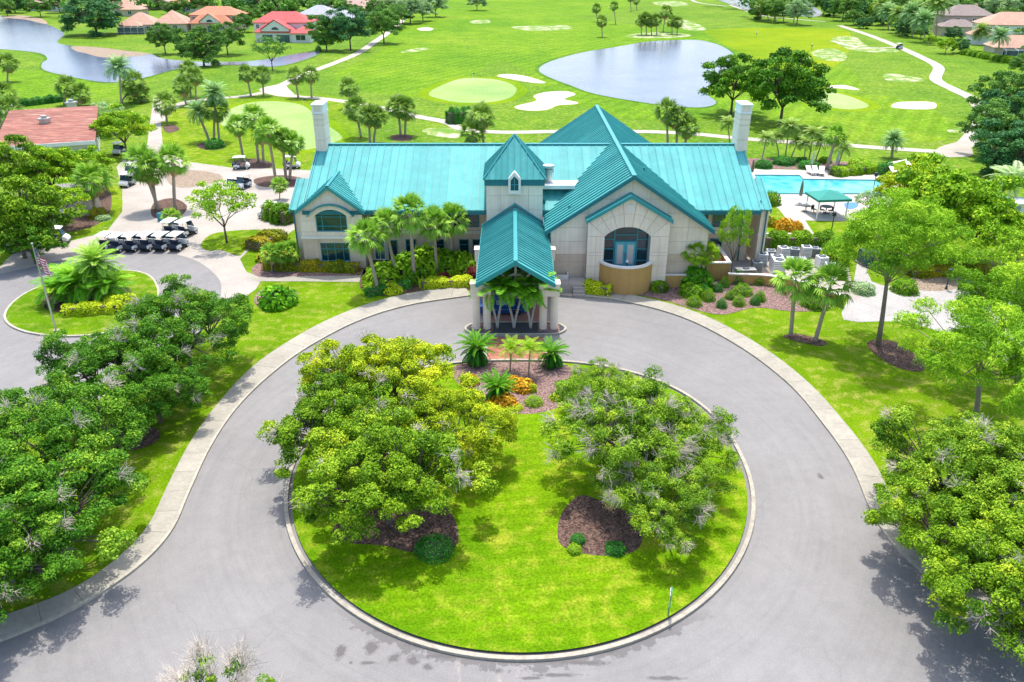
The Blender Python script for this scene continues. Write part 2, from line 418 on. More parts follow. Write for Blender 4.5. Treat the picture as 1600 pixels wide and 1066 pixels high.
M_twig = plain('dead_grey_twig', (.50,.435,.36), .95, var=.2, scale=5)
M_moss = M_twig
M_oak = leafmat('oak_leaf', (.026,.075,.003), (.115,.205,.007), (.29,.34,.02), .16)
M_oakd = leafmat('dark_oak_leaf', (.015,.062,.004), (.06,.155,.008), (.18,.27,.02), .16)
M_oaky = leafmat('yellowing_oak_leaf', (.07,.14,.004), (.24,.29,.008), (.55,.42,.015), .18)
M_oakr = leafmat('sparse_oak_leaf', (.028,.08,.004), (.12,.21,.010), (.30,.36,.03), .16)
M_bright = leafmat('bright_leaf', (.055,.14,.005), (.17,.285,.010), (.36,.42,.025), .24)
M_pine = leafmat('pine_needle', (.035,.10,.004), (.125,.25,.008), (.27,.37,.02), .14)
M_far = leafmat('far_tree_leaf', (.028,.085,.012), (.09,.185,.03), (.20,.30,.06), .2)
M_fard = leafmat('dark_far_tree_leaf', (.02,.07,.022), (.05,.14,.042), (.12,.23,.06), .2)  # leaf colour lightened in place of distance haze
M_grey = leafmat('greyish_leaf', (.10,.17,.07), (.22,.31,.13), (.36,.42,.24), .2)
M_frond = leafmat('palm_frond', (.05,.13,.012), (.15,.275,.028), (.34,.42,.07), .25)
M_frondf = leafmat('far_palm_frond', (.04,.095,.014), (.13,.21,.035), (.30,.34,.09), .2)
M_frondg = leafmat('lush_palm_frond', (.02,.10,.004), (.085,.235,.008), (.27,.40,.02), .28)
M_frondb = leafmat('silvery_date_frond', (.055,.12,.05), (.12,.22,.075), (.27,.34,.13), .2)
M_dead = leafmat('dead_palm_frond', (.16,.10,.05), (.30,.21,.11), (.42,.32,.18), .15)
M_sago = leafmat('sago_frond', (.022,.095,.004), (.07,.19,.008), (.2,.33,.02), .2)
M_sagod = leafmat('sago_lower_frond', (.007,.05,.004), (.018,.09,.006), (.05,.15,.012), .15)
M_shrub = leafmat('shrub_leaf', (.035,.105,.004), (.12,.235,.008), (.27,.37,.02))
M_shrubd = leafmat('dark_shrub_leaf', (.012,.08,.012), (.04,.16,.018), (.10,.26,.03))
M_lime = leafmat('lime_shrub_leaf', (.14,.22,.005), (.33,.38,.012), (.55,.50,.03))
M_crot = leafmat('croton_leaf', (.16,.10,.008), (.50,.22,.012), (.62,.42,.04))
M_croty = leafmat('golden_croton_leaf', (.035,.085,.004), (.20,.20,.008), (.42,.20,.012))
M_maroon = leafmat('maroon_leaf', (.05,.012,.014), (.16,.035,.035), (.28,.10,.05))
# ------------------------------------------------------------------ the ground
def blobpx(pts, n=5): return smooth_curve(px(*pts), n, True)
def grow(pts, d):
    P = np.array(pts); c = P.mean(0); v = P - c; r = np.hypot(v[:,0], v[:,1])[:,None]
    return [tuple(q) for q in (c + v*(1 + d/r))]
sheet('ground', [(-2500,-200),(2500,-200),(2500,4000),(-2500,4000)], 0.0, M_rough)
sheet('golf_fairway', blobpx([(620,20),(760,12),(960,35),(1100,48),(1250,60),(1330,110),(1330,150),(1150,182),(1000,188),(860,150),(830,120),(780,95),(700,140),(620,150),(520,120),(600,75)], 6), .010, M_fair)
sheet('golf_fairway', blobpx([(640,-6),(800,-10),(960,-6),(980,12),(900,24),(760,10),(660,10)], 6), .010, M_fair)
sheet('tee_ground', blobpx([(1112,46),(1300,45),(1330,60),(1310,100),(1230,125),(1160,85),(1125,65)], 6), .016, M_tee)
sheet('golf_fairway', blobpx([(0,110),(60,112),(150,130),(200,135),(190,150),(100,155),(20,150),(-30,130)], 6), .010, M_fair)
sheet('golf_fairway', blobpx([(1180,150),(1380,150),(1470,180),(1490,215),(1400,222),(1200,210),(1140,190)], 6), .012, M_fair)
GREENS = [
 [(670,146),(706,127),(737,122),(782,126),(806,137),(800,151),(772,159),(731,161),(696,157)],
 [(1270,161),(1287,144),(1318,148),(1352,161),(1354,168),(1325,171),(1291,167)],
 [(345,195),(358,172),(395,160),(440,159),(475,166),(500,188),(533,212),(525,222),(480,234),(445,230),(415,208),(385,200)]]
for g in GREENS:
    w = blobpx(g, 8)
    sheet('green_collar', grow(w, 2.6), .018, M_collar); sheet('putting_green', w, .024, M_green)
BUNK = [
 [(777,119),(792,116),(820,119),(852,129),(837,130),(810,126)],
 [(804,167),(837,158),(834,150),(854,144),(885,143),(899,148),(882,155),(902,160),(899,163),(872,165),(854,172),(823,173)],
 [(1392,166),(1404,160),(1445,159),(1462,162),(1459,170),(1428,171),(1400,169)],
 [(1291,136),(1315,133),(1335,137),(1342,141),(1318,139)],
 [(652,45),(665,43),(677,45),(672,48),(658,48)]]
for g in BUNK:
    w = blobpx(g, 8)
    sheet('bunker_lip', grow(w, .7), .018, M_collar); sheet('sand_bunker', w, .030, M_sand)
WORN = [[(660,203),(700,200),(720,208),(712,216),(676,213)],[(1270,80),(1300,76),(1322,84),(1318,95),(1290,94),(1272,88)],[(1300,60),(1335,58),(1360,74),(1400,77),(1398,82),(1330,78)],
        [(1380,118),(1395,115),(1440,123),(1436,128),(1390,127)],[(980,55),(1020,51),(1070,53),(1076,57),(1030,60),(986,59)],[(1062,30),(1085,36),(1104,46),(1080,48),(1060,42)],
        [(800,42),(880,40),(890,46),(830,48)],[(735,33),(762,31),(764,36),(740,37)],[(628,80),(662,74),(668,78),(632,83)],[(1020,4),(1060,2),(1075,8),(1040,10)],[(1232,90),(1262,88),(1264,96),(1240,97)],[(1480,203),(1505,200),(1512,206),(1490,208)]]
for g in WORN: sheet('worn_turf', blobpx(g, 6), .020, M_worn)
LAKES = [
 [(842,108),(861,96),(909,82.5),(961,74),(1012,65.5),(1060,63),(1095,63.5),(1124,71),(1144,83),(1147,97),(1132,115),(1108,134),(1106,148),(1119,161),(1095,168),(1040,165),(978,156),(926,146),(892,134),(854,119)],
 [(-80,20),(0,25),(36,28),(72,38),(100,52),(90,66),(112,72),(180,80),(232,84),(256,92),(320,97),(400,95),(460,85),(500,80),(486,90),(432,104),(360,102),(288,106),(224,122),(172,129),(120,122),(70,110),(66,99),(74,92),(60,83),(0,77),(-80,74)],
 [(1105,-12),(1150,10),(1190,19),(1240,24),(1270,27),(1284,20),(1262,4),(1244,-12)]]
M_bank = grass('lake_bank_grass', (.045,.13,.006), (.08,.2,.01), (.22,.22,.07), .5, 0, fine=2)
for g in LAKES:
    w = blobpx(g, 6)
    sheet('lake_bank', grow(w, 1.2), .034, M_bank); sheet('lake', w, .044, M_lake)
sheet('mud_flat', blobpx([(112,73),(150,74),(200,80),(232,84),(205,89),(160,90),(135,84),(118,80)], 5), .052, M_dirt)
sheet('mud_flat', blobpx([(30,24),(66,30),(72,38),(40,31),(0,27)], 5), .052, M_dirt)

# cart paths
def path(pts, w, z=.036): return ribbon('cart_path', resample(smooth_curve(px(*pts), 8), 1.5 if pts[0][1] > 60 else 4), w, z, M_path)
path([(632,30),(608,50),(585,66),(560,83),(522,99),(482,114),(445,131),(425,142)], 2.7)
path([(425,142),(385,150),(330,155),(292,160),(262,172),(246,190)], 2.6, .037)
path([(425,140),(455,150),(500,154),(545,160),(600,170),(650,182),(698,191),(728,203),(790,207),(860,206),(920,206),(1000,206),(1040,207),(1090,210),(1130,214),(1200,220),(1300,226),(1400,233),(1478,238)], 2.7, .038)
path([(1470,238),(1505,228),(1528,200),(1535,178),(1520,155),(1490,140),(1462,124),(1466,105),(1440,90),(1405,74),(1360,56),(1312,40)], 3.0, .039)
path([(1405,74),(1370,75),(1330,72),(1300,64)], 2.0, .0395)
path([(1076,-4),(1090,4),(1135,10)], 2.2); path([(1140,8),(1190,24),(1240,30),(1290,34)], 2.0)
sheet('path_junction', blobpx([(1465,232),(1498,222),(1512,224),(1520,242),(1495,246),(1470,244)], 5), .041, M_path)
sheet('path_junction', blobpx([(405,140),(440,132),(452,140),(460,151),(430,150)], 5), .041, M_path)

# home lawn
sheet('lawn', blobpx([(-120,1090),(-200,700),(-120,430),(60,395),(250,440),(400,360),(480,350),(800,395),(1110,420),(1330,330),(1500,300),(1750,420),(1800,700),(1750,1090)], 4), .004, M_lawn)
sheet('lawn', blobpx([(252,205),(258,235),(290,253),(370,263),(480,262),(560,232),(520,150),(400,152),(300,160),(262,180)], 6), .006, M_lawn)
# concrete plaza and the flagpole drive
PLAZA = [(-80,455),(0,417),(19,398),(48,385),(110,377),(166,363),(191,331),(191,293),(182,261),(198,245),(230,226),(236,181),(240,150),(252,150),(252,204),(255,232),(287,252),(367,263),(446,264),(505,268),(505,330),(440,372),(410,362),(395,385),(375,405),(385,425),(410,434),(400,452),(372,472),(346,470),(300,430),(175,405),(90,425),(0,455),(-80,480)]
sheet('cart_plaza', px(*PLAZA), .012, M_plaza)
DRIVE = [(-120,440),(0,428),(90,408),(175,395),(215,392),(255,394),(303,406),(335,428),(346,450),(335,490),(290,545),(220,590),(120,640),(-120,720)]
sheet('flagpole_drive', smooth_curve(px(*DRIVE), 5, True), .018, M_asph)
sheet('lawn_patch', blobpx([(314,382),(338,364),(411,359),(409,368),(383,392),(372,400),(345,391),(325,392)], 4), .020, M_lawn)
sheet('planting_strip', blobpx([(110,374),(153,360),(188,331),(190,306),(178,290),(150,300),(120,330),(60,350),(40,372)], 5), .016, M_lawn)
sheet('mulch_bed', blobpx([(150,352),(172,330),(172,300),(150,290),(110,330),(100,362)], 5), .020, M_mulch)
sheet('gravel_patch', blobpx([(262,270),(300,266),(340,272),(345,282),(300,293),(268,290)], 6), .016, M_dirt)
sheet('gravel_patch', blobpx([(240,318),(270,310),(292,322),(280,338),(240,340)], 6), .016, M_mulch)
sheet('gravel_patch', blobpx([(398,280),(440,274),(475,280),(470,292),(410,292)], 6), .016, M_mulch)
for g in [[(308,226),(330,222),(352,226),(345,234),(318,234)],[(366,252),(400,248),(428,256),(420,263),(380,262)],[(255,198),(272,195),(280,203),(262,208)],[(612,212),(630,210),(644,213),(640,220),(616,220)]]:
    sheet('mulch_ring', blobpx(g, 5), .022, M_mulch)
sheet('walkway', px((385,434),(405,429),(470,431),(560,431),(590,425),(590,437),(560,441),(470,440),(405,440)), .024, M_conc)

# flagpole island
FI = blobpx([(10,495),(22,475),(50,456),(95,440),(150,428),(200,425),(232,433),(246,455),(240,480),(215,505),(160,522),(100,526),(50,521),(20,510)], 6)
sheet('flagpole_island_lawn', FI, .14, M_lawn, skirt=.14)
def kerb_ring(name, pts, w, h, mat, z0=0.0):
    P = np.array(list(pts) + [pts[0]]); A = P; B = offset(P, w); B[-1] = B[0]; mb = MB()
    a = sum(P[i][0]*P[i+1][1]-P[i+1][0]*P[i][1] for i in range(len(P)-1))
    if a > 0: B = offset(P, -w); B[0] = B[-1] = (B[0]+B[-1])/2
    for i in range(len(P)-1): mb.prism([tuple(A[i]), tuple(A[i+1]), tuple(B[i+1]), tuple(B[i])], z0, h)
    o = mb.build(name, mat); o['kind'] = 'structure'; return o
kerb_ring('kerb', FI, .2, .16, M_kerb)
sheet('mulch_bed', blobpx([(66,478),(70,462),(90,450),(150,440),(195,448),(205,462),(170,480),(110,490),(80,488)], 5), .146, M_mulch)

# the loop road, its island and its kerbs
OUTL = [(-3.9,70.75),(-9.6,68.44),(-13.78,64.87),(-17.14,59.51),(-18.99,54.52),(-19.99,49.7),(-20.17,44.74),(-19.8,39.83),(-19.49,36.23),(-20.11,33.32),(-21.65,30.72),(-23.36,29.01),(-26,27.3),(-31,25.2),(-42,23)]
SWL = [(-4.6,72.7),(-7.2,72.45),(-12.0,69.96),(-16.0,65.9),(-18.9,60.9),(-20.7,56.11),(-21.55,50.61),(-21.75,45.51),(-21.4,40.5),(-21.05,37.0),(-21.35,34.6),(-22.4,32.2),(-24,30.6),(-26.6,29.1),(-31.4,27.0),(-42,24.8)]
OUTR = [(4.5,70.75),(9.74,69.66),(15.14,65.98),(18.9,60.11),(21.17,53.5),(21.87,47.12),(21.9,42.53),(21.3,37.97),(21.4,34.6),(22.6,31.6),(25.0,28.9),(29,26.6),(42,23)]
SWR = [(5.2,72.6),(10.6,71.3),(16.4,67.3),(20.3,61.2),(22.65,54.2),(23.45,47.4),(23.5,42.6),(22.9,38.2),(22.95,35.6),(23.9,33),(26,30.6),(29.6,28.4),(42,24.9)]
oL, oR, sL, sR = [smooth_curve(k, 8) for k in (OUTL, OUTR, SWL, SWR)]
sheet('driveway', [(-60,22.9)] + list(reversed(oL)) + oR + [(60,22.9),(60,-5),(-60,-5)], .008, M_asph)
def sidewalk(inner, outer):
    a = resample(inner, .25); n = len(a); L = np.hypot(*np.diff(a, axis=0).T).sum()
    # cross joints square to the road: nearest point of the outer line
    O = resample(outer, .05); m = int(L/1.95); idx = np.linspace(0, n-1, m+1).astype(int)
    base = None; slabs = []
    for k in range(m):
        i0, i1 = idx[k], idx[k+1]; ii = np.linspace(i0, i1, 5).astype(int); inn = a[ii]
        T = np.gradient(a, axis=0)[ii]; T /= np.hypot(T[:,0], T[:,1])[:,None]; N = np.c_[-T[:,1], T[:,0]]
        q = a[ii] + N*.18*SGN
        out = []
        for p_ in a[ii]:
            d = np.hypot(*(O - p_).T); out.append(O[d.argmin()])
        out = np.array(out)
        # keep a 2 cm open joint between slabs
        g = .035; l0 = np.hypot(*(q[-1]-q[0])); f = g/l0
        q[0] += (q[1]-q[0])*4*f/4; out[0] += (out[1]-out[0])*f; q[-1] -= (q[-1]-q[-2])*f; out[-1] -= (out[-1]-out[-2])*f
        slabs.append((q, out))
    return a, O, slabs
def make_sidewalk(inner, outer):
    a, O, slabs = sidewalk(inner, outer); mb = MB()
    # foundation below the slabs shows in the joints
    for q, out in slabs:
        for i in range(4): mb.prism([tuple(q[i]), tuple(q[i+1]), tuple(out[i+1]), tuple(out[i])], .0, .085)
    root = mb.build('sidewalk', M_joint); root['kind'] = 'structure'
    for q, out in slabs:
        mb = MB(); mb.prism([tuple(p) for p in q] + [tuple(p) for p in out[::-1]], .086, .125 + random.uniform(-.006, .006))
        mb.build('slab', M_conc, root)
    kb = MB(); b = offset(a, .17*SGN)
    for i in range(0, len(a)-1, 2):
        j = min(i+2, len(a)-1); kb.prism([tuple(a[i]), tuple(a[j]), tuple(b[j]), tuple(b[i])], .0, .14)
    k = kb.build('kerb', M_kerb); k['kind'] = 'structure'
random.seed(3)
SGN = -1; make_sidewalk(oL, sL)
SGN = 1; make_sidewalk(oR, sR)

ICX, ICY, IRX, IRY = .46, 43.1, 14.5, 16.0
def isle_pt(t, d=0.0):
    c, s = math.cos(t), math.sin(t)
    if s <= 0: return (ICX + (IRX-d)*c, ICY + (IRY-d)*s)
    k = 2/2.4; return (ICX + (IRX-d)*math.copysign(abs(c)**k, c), ICY + (14.05-d)*abs(s)**k)      # flatter towards the entrance
ISLE = [isle_pt(t) for t in np.linspace(0, 2*math.pi, 121)[:-1]]
kerb_ring('island_kerb', ISLE, -.0 + .24, .17, M_kerb)
def dome(name, pts, z, rise, mat):
    P = np.array(pts); c = P.mean(0); V = []; F = []; n = len(P); R = 10
    for r in range(R+1):
        s = 1 - r/R
        for p in P: V.append((*(c + (p-c)*s), z + rise*(1 - s*s)))
    for r in range(R):
        for i in range(n): F.append((r*n+i, r*n+(i+1)%n, (r+1)*n+(i+1)%n, (r+1)*n+i))
    mb = MB(); mb.v = V; mb.f = F; mb.m = [0]*len(F); o = mb.build(name, mat, smooth=True); o['kind'] = 'structure'; return o
dome('island_lawn', [isle_pt(t, .22) for t in np.linspace(0, 2*math.pi, 121)[:-1]], .13, .25, M_isle)
IC2 = np.mean([isle_pt(t, .22) for t in np.linspace(0, 2*math.pi, 121)[:-1]], axis=0)
def island_z(x, y):
    dx, dy = x-IC2[0], y-IC2[1]; a = math.atan2(dy, dx)
    ts = ISLE_ANG; i = int(np.abs((ts-a+math.pi) % (2*math.pi) - math.pi).argmin()); s = math.hypot(dx, dy)/ISLE_RAD[i]
    return .13 + .25*(1 - s*s)
_q = np.array([isle_pt(t, .22) for t in np.linspace(0, 2*math.pi, 721)]) - IC2
ISLE_ANG = np.arctan2(_q[:,1], _q[:,0]); ISLE_RAD = np.hypot(_q[:,0], _q[:,1])
def drape(name, pts, mat, lift=.03):
    """planting bed heaped slightly over the domed island lawn"""
    P = np.array(pts); c = P.mean(0); V = []; F = []; n = len(P); R = 7
    for r in range(R+1):
        s = 1 - r/R
        for p in P:
            q = c + (p-c)*s; V.append((*q, island_z(*q) + lift*(min(1, r*.8)) + .004))
    for r in range(R):
        for i in range(n): F.append((r*n+i, r*n+(i+1)%n, (r+1)*n+(i+1)%n, (r+1)*n+i))
    mb = MB(); mb.v = V; mb.f = F; mb.m = [0]*len(F); o = mb.build(name, mat, smooth=True); o['kind'] = 'structure'; return o
drape('mulch_bed', blobpx([(716,572),(780,568),(882,572),(893,606),(881,636),(849,650),(810,653),(770,645),(725,615),(708,588)], 5), M_mulchp)
drape('mulch_bed', blobpx([(520,835),(545,852),(600,858),(640,868),(690,875),(713,858),(716,835),(704,806),(690,796),(600,800),(540,815)], 5), M_mulch)
drape('mulch_bed', blobpx([(872,850),(876,812),(905,782),(940,790),(985,810),(1003,838),(997,862),(970,873),(930,874),(890,866)], 5), M_mulch)

# beds in front of the building and on the outer lawns
sheet('mulch_bed', blobpx([(566,455),(600,463),(650,456),(700,452),(748,450),(748,412),(690,398),(590,410),(565,430)], 5), .030, M_mulch)
sheet('mulch_bed', blobpx([(395,418),(420,406),(470,414),(565,418),(560,430),(470,432),(420,434),(398,430)], 5), .030, M_mulchp)
sheet('mulch_bed', blobpx([(398,475),(405,455),(440,450),(466,458),(455,474),(420,480)], 5), .030, M_mulchp)
sheet('mulch_bed', blobpx([(905,440),(940,452),(1000,462),(1040,470),(1085,484),(1130,492),(1180,481),(1240,487),(1296,483),(1290,462),(1240,448),(1135,434),(1030,428),(930,420)], 5), .030, M_mulchp)
sheet('mulch_bed', blobpx([(1354,538),(1370,531),(1402,536),(1432,556),(1446,572),(1436,581),(1404,575),(1370,556)], 5), .030, M_mulch)
sheet('mulch_bed', blobpx([(1224,527),(1240,521),(1280,530),(1292,537),(1280,541),(1250,535)], 5), .030, M_mulch)
sheet('mulch_bed', blobpx([(178,690),(200,672),(240,668),(250,684),(225,700),(190,704)], 5), .030, M_mulch)
sheet('bare_patch', blobpx([(1450,690),(1480,680),(1520,690),(1500,705),(1460,705)], 5), .030, M_dirt)

# service yard, pool terrace
sheet('service_yard', smooth_curve(px((1318,500),(1330,458),(1342,400),(1352,398),(1362,440),(1420,447),(1480,434),(1560,450),(1700,500),(1700,640),(1560,560),(1480,523),(1410,503)), 3, True), .018, M_yard)
sheet('equipment_pad', px((1130,440),(1130,395),(1200,388),(1320,392),(1330,440),(1345,470),(1300,462),(1240,446)), .022, M_plaza)
sheet('bare_patch', blobpx([(1420,438),(1460,420),(1500,430),(1505,447),(1470,455),(1430,452)], 4), .026, M_dirt)
sheet('pool_bank', blobpx([(1165,248),(1300,252),(1400,262),(1400,270),(1300,266),(1165,262)], 4), .024, M_mulchp)
DECK = px((1165,264),(1300,267),(1392,270),(1410,286),(1385,330),(1335,346),(1258,345),(1286,388),(1262,388),(1218,328),(1196,310),(1165,300))
deck = sheet('pool_deck', DECK, .030, M_deck)
M_deckline = plain('deck_joint', (.45,.33,.27), .9)
for a, b in (((1216,308),(1290,390)),((1222,318),(1240,318)),((1180,268),(1260,274)),((1345,268),(1382,280))):
    ribbon('deck_joint', px(a, b), .12, .034, M_deckline, deck)
POOL = px((1179,274),(1249,274.5),(1255,280.5),(1370,282),(1383,291),(1372,304),(1300,304),(1196,304))
sheet('pool_floor', POOL, .036, M_pool)
def ring_strip(name, pts, w, z0, z1, mat): return kerb_ring(name, pts, w, z1, mat, z0)
o = ring_strip('pool_coping', POOL, -.35, .03, .12, M_tealf)
sheet('spa_pool', blobpx([(1320,318),(1336,317),(1341,322),(1333,327),(1322,326)], 5), .040, M_spa)
sheet('pool_lawn', px((1256,346),(1335,346),(1400,360),(1420,395),(1290,392)), .026, M_lawn)
sheet('pool_lawn', px((1200,318),(1218,326),(1258,372),(1196,372),(1185,340)), .026, M_lawn)
# ------------------------------------------------------------------ the clubhouse
CH = thing('clubhouse', (2, 85, 0), 'large cream stucco clubhouse with teal standing seam metal roofs and portico', 'building')
def clip_half(poly, a, c, keep_ge=True):
    """clip 2-D polygon to a.p >= c"""
    out = []; n = len(poly)
    for i in range(n):
        p, q = poly[i], poly[(i+1) % n]
        dp = p[0]*a[0]+p[1]*a[1]-c; dq = q[0]*a[0]+q[1]*a[1]-c
        if not keep_ge: dp, dq = -dp, -dq
        if dp >= 0: out.append(p)
        if (dp > 0 and dq < 0) or (dp < 0 and dq > 0):
            t = dp/(dp-dq); out.append((p[0]+(q[0]-p[0])*t, p[1]+(q[1]-p[1])*t))
    return out
def seam_roof(parent, name, poly, down, spacing=.78, mat=None, thick=.07, rib=.075, start=0.0, gap=.035):
    """one roof slope: a deck with a separate seamed panel laid side by side over it"""
    mat = mat or M_teal
    P = [Vector(p) for p in poly]; d = Vector(down).normalized()
    nrm = Vector((0,0,0))
    for i in range(1, len(P)-1): nrm += (P[i]-P[0]).cross(P[i+1]-P[0])
    nrm.normalize()
    if nrm.z < 0: nrm = -nrm
    d = (d - nrm*d.dot(nrm)).normalized(); a = d.cross(nrm).normalized(); o = P[0]
    q = [((p-o).dot(a), (p-o).dot(d)) for p in P]
    mb = MB(); mb.ext([tuple(p) for p in P], -nrm*.12); deck = mb.build(name, M_tealt, parent)
    lo, hi = min(k[0] for k in q), max(k[0] for k in q); s = lo + start
    edges = [lo] + [s + i*spacing for i in range(int((hi-s)/spacing)+1) if lo + .05 < s + i*spacing < hi-.05] + [hi]
    to3 = lambda k, h: o + a*k[0] + d*k[1] + nrm*h
    for e0, e1 in zip(edges, edges[1:]):
        c = clip_half(clip_half(q, (1,0), e0), (1,0), e1-gap, False)  # darker deck colour bared in each gap stands in for rib shade
        if len(c) < 3: continue
        mb = MB(); mb.ext([to3(k, .003) for k in c], nrm*.03)
        r = clip_half(clip_half(q, (1,0), e0+.0), (1,0), min(e0+.07, e1), False)
        if len(r) >= 3: mb.ext([to3(k, .035) for k in r], nrm*rib)
        mb.build('roof_panel', mat, deck)
    return deck
def grid_panels(parent, org, u, n, us, vs, clip, holes, mat, gap=.035, t=.03):
    """proud stucco panels with open joints between; org+u*a+z*b, n = outward"""
    u = Vector(u); n = Vector(n); org = Vector(org)
    for a0, a1 in zip(us, us[1:]):
        for b0, b1 in zip(vs, vs[1:]):
            cx, cy = (a0+a1)/2, (b0+b1)/2
            if any(h[0] < cx < h[1] and h[2] < cy < h[3] for h in holes): continue
            c = [(a0+gap/2,b0+gap/2),(a1-gap/2,b0+gap/2),(a1-gap/2,b1-gap/2),(a0+gap/2,b1-gap/2)]
            for (ax, ay, k) in clip: c = clip_half(c, (ax, ay), k)
            if len(c) < 3: continue
            mb = MB(); mb.ext([org + u*p[0] + Vector((0,0,p[1])) for p in c], n*t)
            mb.build('wall_panel', mat(cy) if callable(mat) else mat, parent)
def window(parent, x0, x1, z0, z1, y, mx=(), mz=(), glass=None, name='window', arch=0.0, fw=.09, mat=None, dep=.10):
    """window facing the front: glass with a frame and glazing bars; arch = rise of a segmental head"""
    fr = mat or M_tealw; mb = MB()
    def top(x):
        if not arch: return z1
        h = (x1-x0)/2; R = (h*h + arch*arch)/(2*arch); return z1 - R + math.sqrt(max(0, R*R - (x-(x0+x1)/2)**2))
    xs = np.linspace(x0, x1, 17) if arch else [x0, x1]
    mb.ext([(x0,y,z0),(x1,y,z0)] + [(x,y,top(x)) for x in xs[::-1]], (0,.05,0))
    w = mb.build(name, glass or M_glass, parent)
    f = MB(); yb, yf = y-.01, y-dep
    f.box(x0, x0+fw, yf, yb, z0, top(x0)); f.box(x1-fw, x1, yf, yb, z0, top(x1)); f.box(x0+fw, x1-fw, yf, yb, z0, z0+fw)
    for xa, xb in zip(xs, xs[1:]): f.bar((xa, (yf+yb)/2, top(xa)-fw/2), (xb, (yf+yb)/2, top(xb)-fw/2), yb-yf, fw, up=(0,0,1))
    for m in mx: xx = x0 + (x1-x0)*m; f.box(xx-fw*.4, xx+fw*.4, yf+.02, yb, z0+fw, top(xx)-fw*.5)
    for m in mz: zz = z0 + (z1-z0)*m; f.box(x0+fw, x1-fw, yf+.03, yb-.002, zz-fw*.4, zz+fw*.4)
    f.build('frame', fr, w)
    return w

# main block: ridge along X
MX0, MX1, EY, EZ, RY, RZ = -21.3, 25.3, 78.4, 6.2, 88.2, 10.7
BY = 2*RY - EY
seam_roof(CH, 'roof', [(MX0,EY,EZ),(MX1,EY,EZ),(MX1,RY,RZ),(MX0,RY,RZ)], (0,-1,-.46), .80)
seam_roof(CH, 'roof', [(MX0,BY,EZ),(MX1,BY,EZ),(MX1,RY,RZ),(MX0,RY,RZ)], (0,1,-.46), .80)
mb = MB(); mb.bar((MX0-.02,RY,RZ+.07), (MX1+.02,RY,RZ+.07), .45, .12); mb.build('ridge_cap', M_tealt, CH)
mb = MB()
mb.box(MX0, MX1, EY-.14, EY-.02, EZ-.42, EZ-.02)
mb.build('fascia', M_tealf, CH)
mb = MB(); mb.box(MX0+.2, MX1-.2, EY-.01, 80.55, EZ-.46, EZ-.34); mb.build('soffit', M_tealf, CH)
for xx, sg in ((MX0, -1), (MX1, 1)):
    mb = MB(); sl = (RZ-EZ)/(RY-EY)
    for ya, za, yb, zb in ((EY,EZ,RY,RZ),(RY,RZ,BY,EZ)):
        mb.ext([(xx,ya,za-.25),(xx,yb,zb-.25),(xx,yb,zb+.13),(xx,ya,za+.13)], (sg*.12,0,0))
    mb.build('rake_trim', M_tealt, CH)
# walls of the main block
WY = 80.6
def front_wall(x0, x1, z0, z1, y, mat, th=.3):
    mb = MB(); mb.box(x0, x1, y, y+th, z0, z1); return mb.build('wall', mat, CH)
lw = front_wall(-15.3, 25.0, 0, 3.05, WY, M_joint)
grid_panels(lw, (-15.3, WY, 0), (1,0,0), (0,-1,0), list(np.linspace(0, 40.3, 23)), [0,1.5,3.05], [], [], M_stucd)
belt = MB(); belt.box(-15.3, 25.1, WY-.16, WY-.035, 3.06, 3.36); belt.build('belt_course', M_trimw, CH)
uw = front_wall(-15.3, 25.0, 3.36, EZ-.47, WY+.02, M_stuc)
# upper window strip, left of the tower and right of the cross wing
for a, b, n in ((-15.0,-3.2,5), (18.9,24.6,3)):
    w = (b-a)/n
    for i in range(n): window(uw, a+i*w+.25, a+(i+1)*w-.25, 3.75, 5.6, WY-.02, (.5,) if n == 5 else (), (.22,), M_glassb if n == 3 else M_glass)
for x0, x1, z0, z1 in ((-13.2,-12.2,.1,2.3),(-11.3,-10.2,.9,2.4),(-8.2,-7.2,.9,2.4),(-5.6,-4.6,.9,2.4),(-4.2,-3.2,.9,2.4),(19.2,20.4,.9,2.6),(21.0,22.3,.3,2.5)):
    window(lw, x0, x1, z0, z1, WY-.045, (), (.6,) if z1-z0 < 2 else (), fw=.07)
d = window(lw, -14.7, -13.5, .1, 2.4, WY-.045, (.5,), (), M_glassb, 'door', mat=M_white)
for xx in (24.2, 17.0):
    mb = MB(); mb.tube([(xx,WY-.12,5.7),(xx,WY-.12,0)], .07, 8); mb.build('downspout', M_tealf, CH)
# end walls and back wall
for xx in (MX0+.5, MX1-.75):
    mb = MB(); mb.ext([(xx,WY,0),(xx,BY-2,0),(xx,BY-2,EZ-.1),(xx,RY,RZ-.35),(xx,WY,EZ-.1)], (.28,0,0)); mb.build('wall', M_stuc, CH)
front_wall(-20.8, 24.8, 0, EZ-.3, BY-2, M_stucd)
# chimneys at both ridge ends
for cx in (-20.75, 25.0):
    ch = MB(); ch.box(cx-.55, cx+.55, 87.1, 89.3, 6.0, 14.2)
    c = ch.build('chimney', M_joint, CH)
    pm = MB()
    for z0, z1 in ((9.6,11.4),(11.45,13.0),(13.05,13.55),(13.6,14.15)):
        mb = MB(); mb.box(cx-.58, cx+.58, 87.06, 89.34, z0, z1); mb.build('wall_panel', M_stuc, c)
    mb = MB(); mb.box(cx-.64, cx+.64, 87.0, 89.4, 14.2, 14.32)
    for sx in (-1, 1): mb.box(cx+sx*.5-.1, cx+sx*.5+.1, 87.05, 89.35, 14.32, 15.05)
    for yy in (87.05, 89.15): mb.box(cx-.4, cx+.4, yy, yy+.2, 14.32, 14.42)
    mb.box(cx-.66, cx+.66, 86.98, 89.42, 15.05, 15.2)
    mb.build('chimney_cap', M_white, c)
    mb = MB(); mb.box(cx-.42, cx+.42, 87.16, 89.24, 14.42, 15.04)
    mb.build('louvre', M_stuc, c)
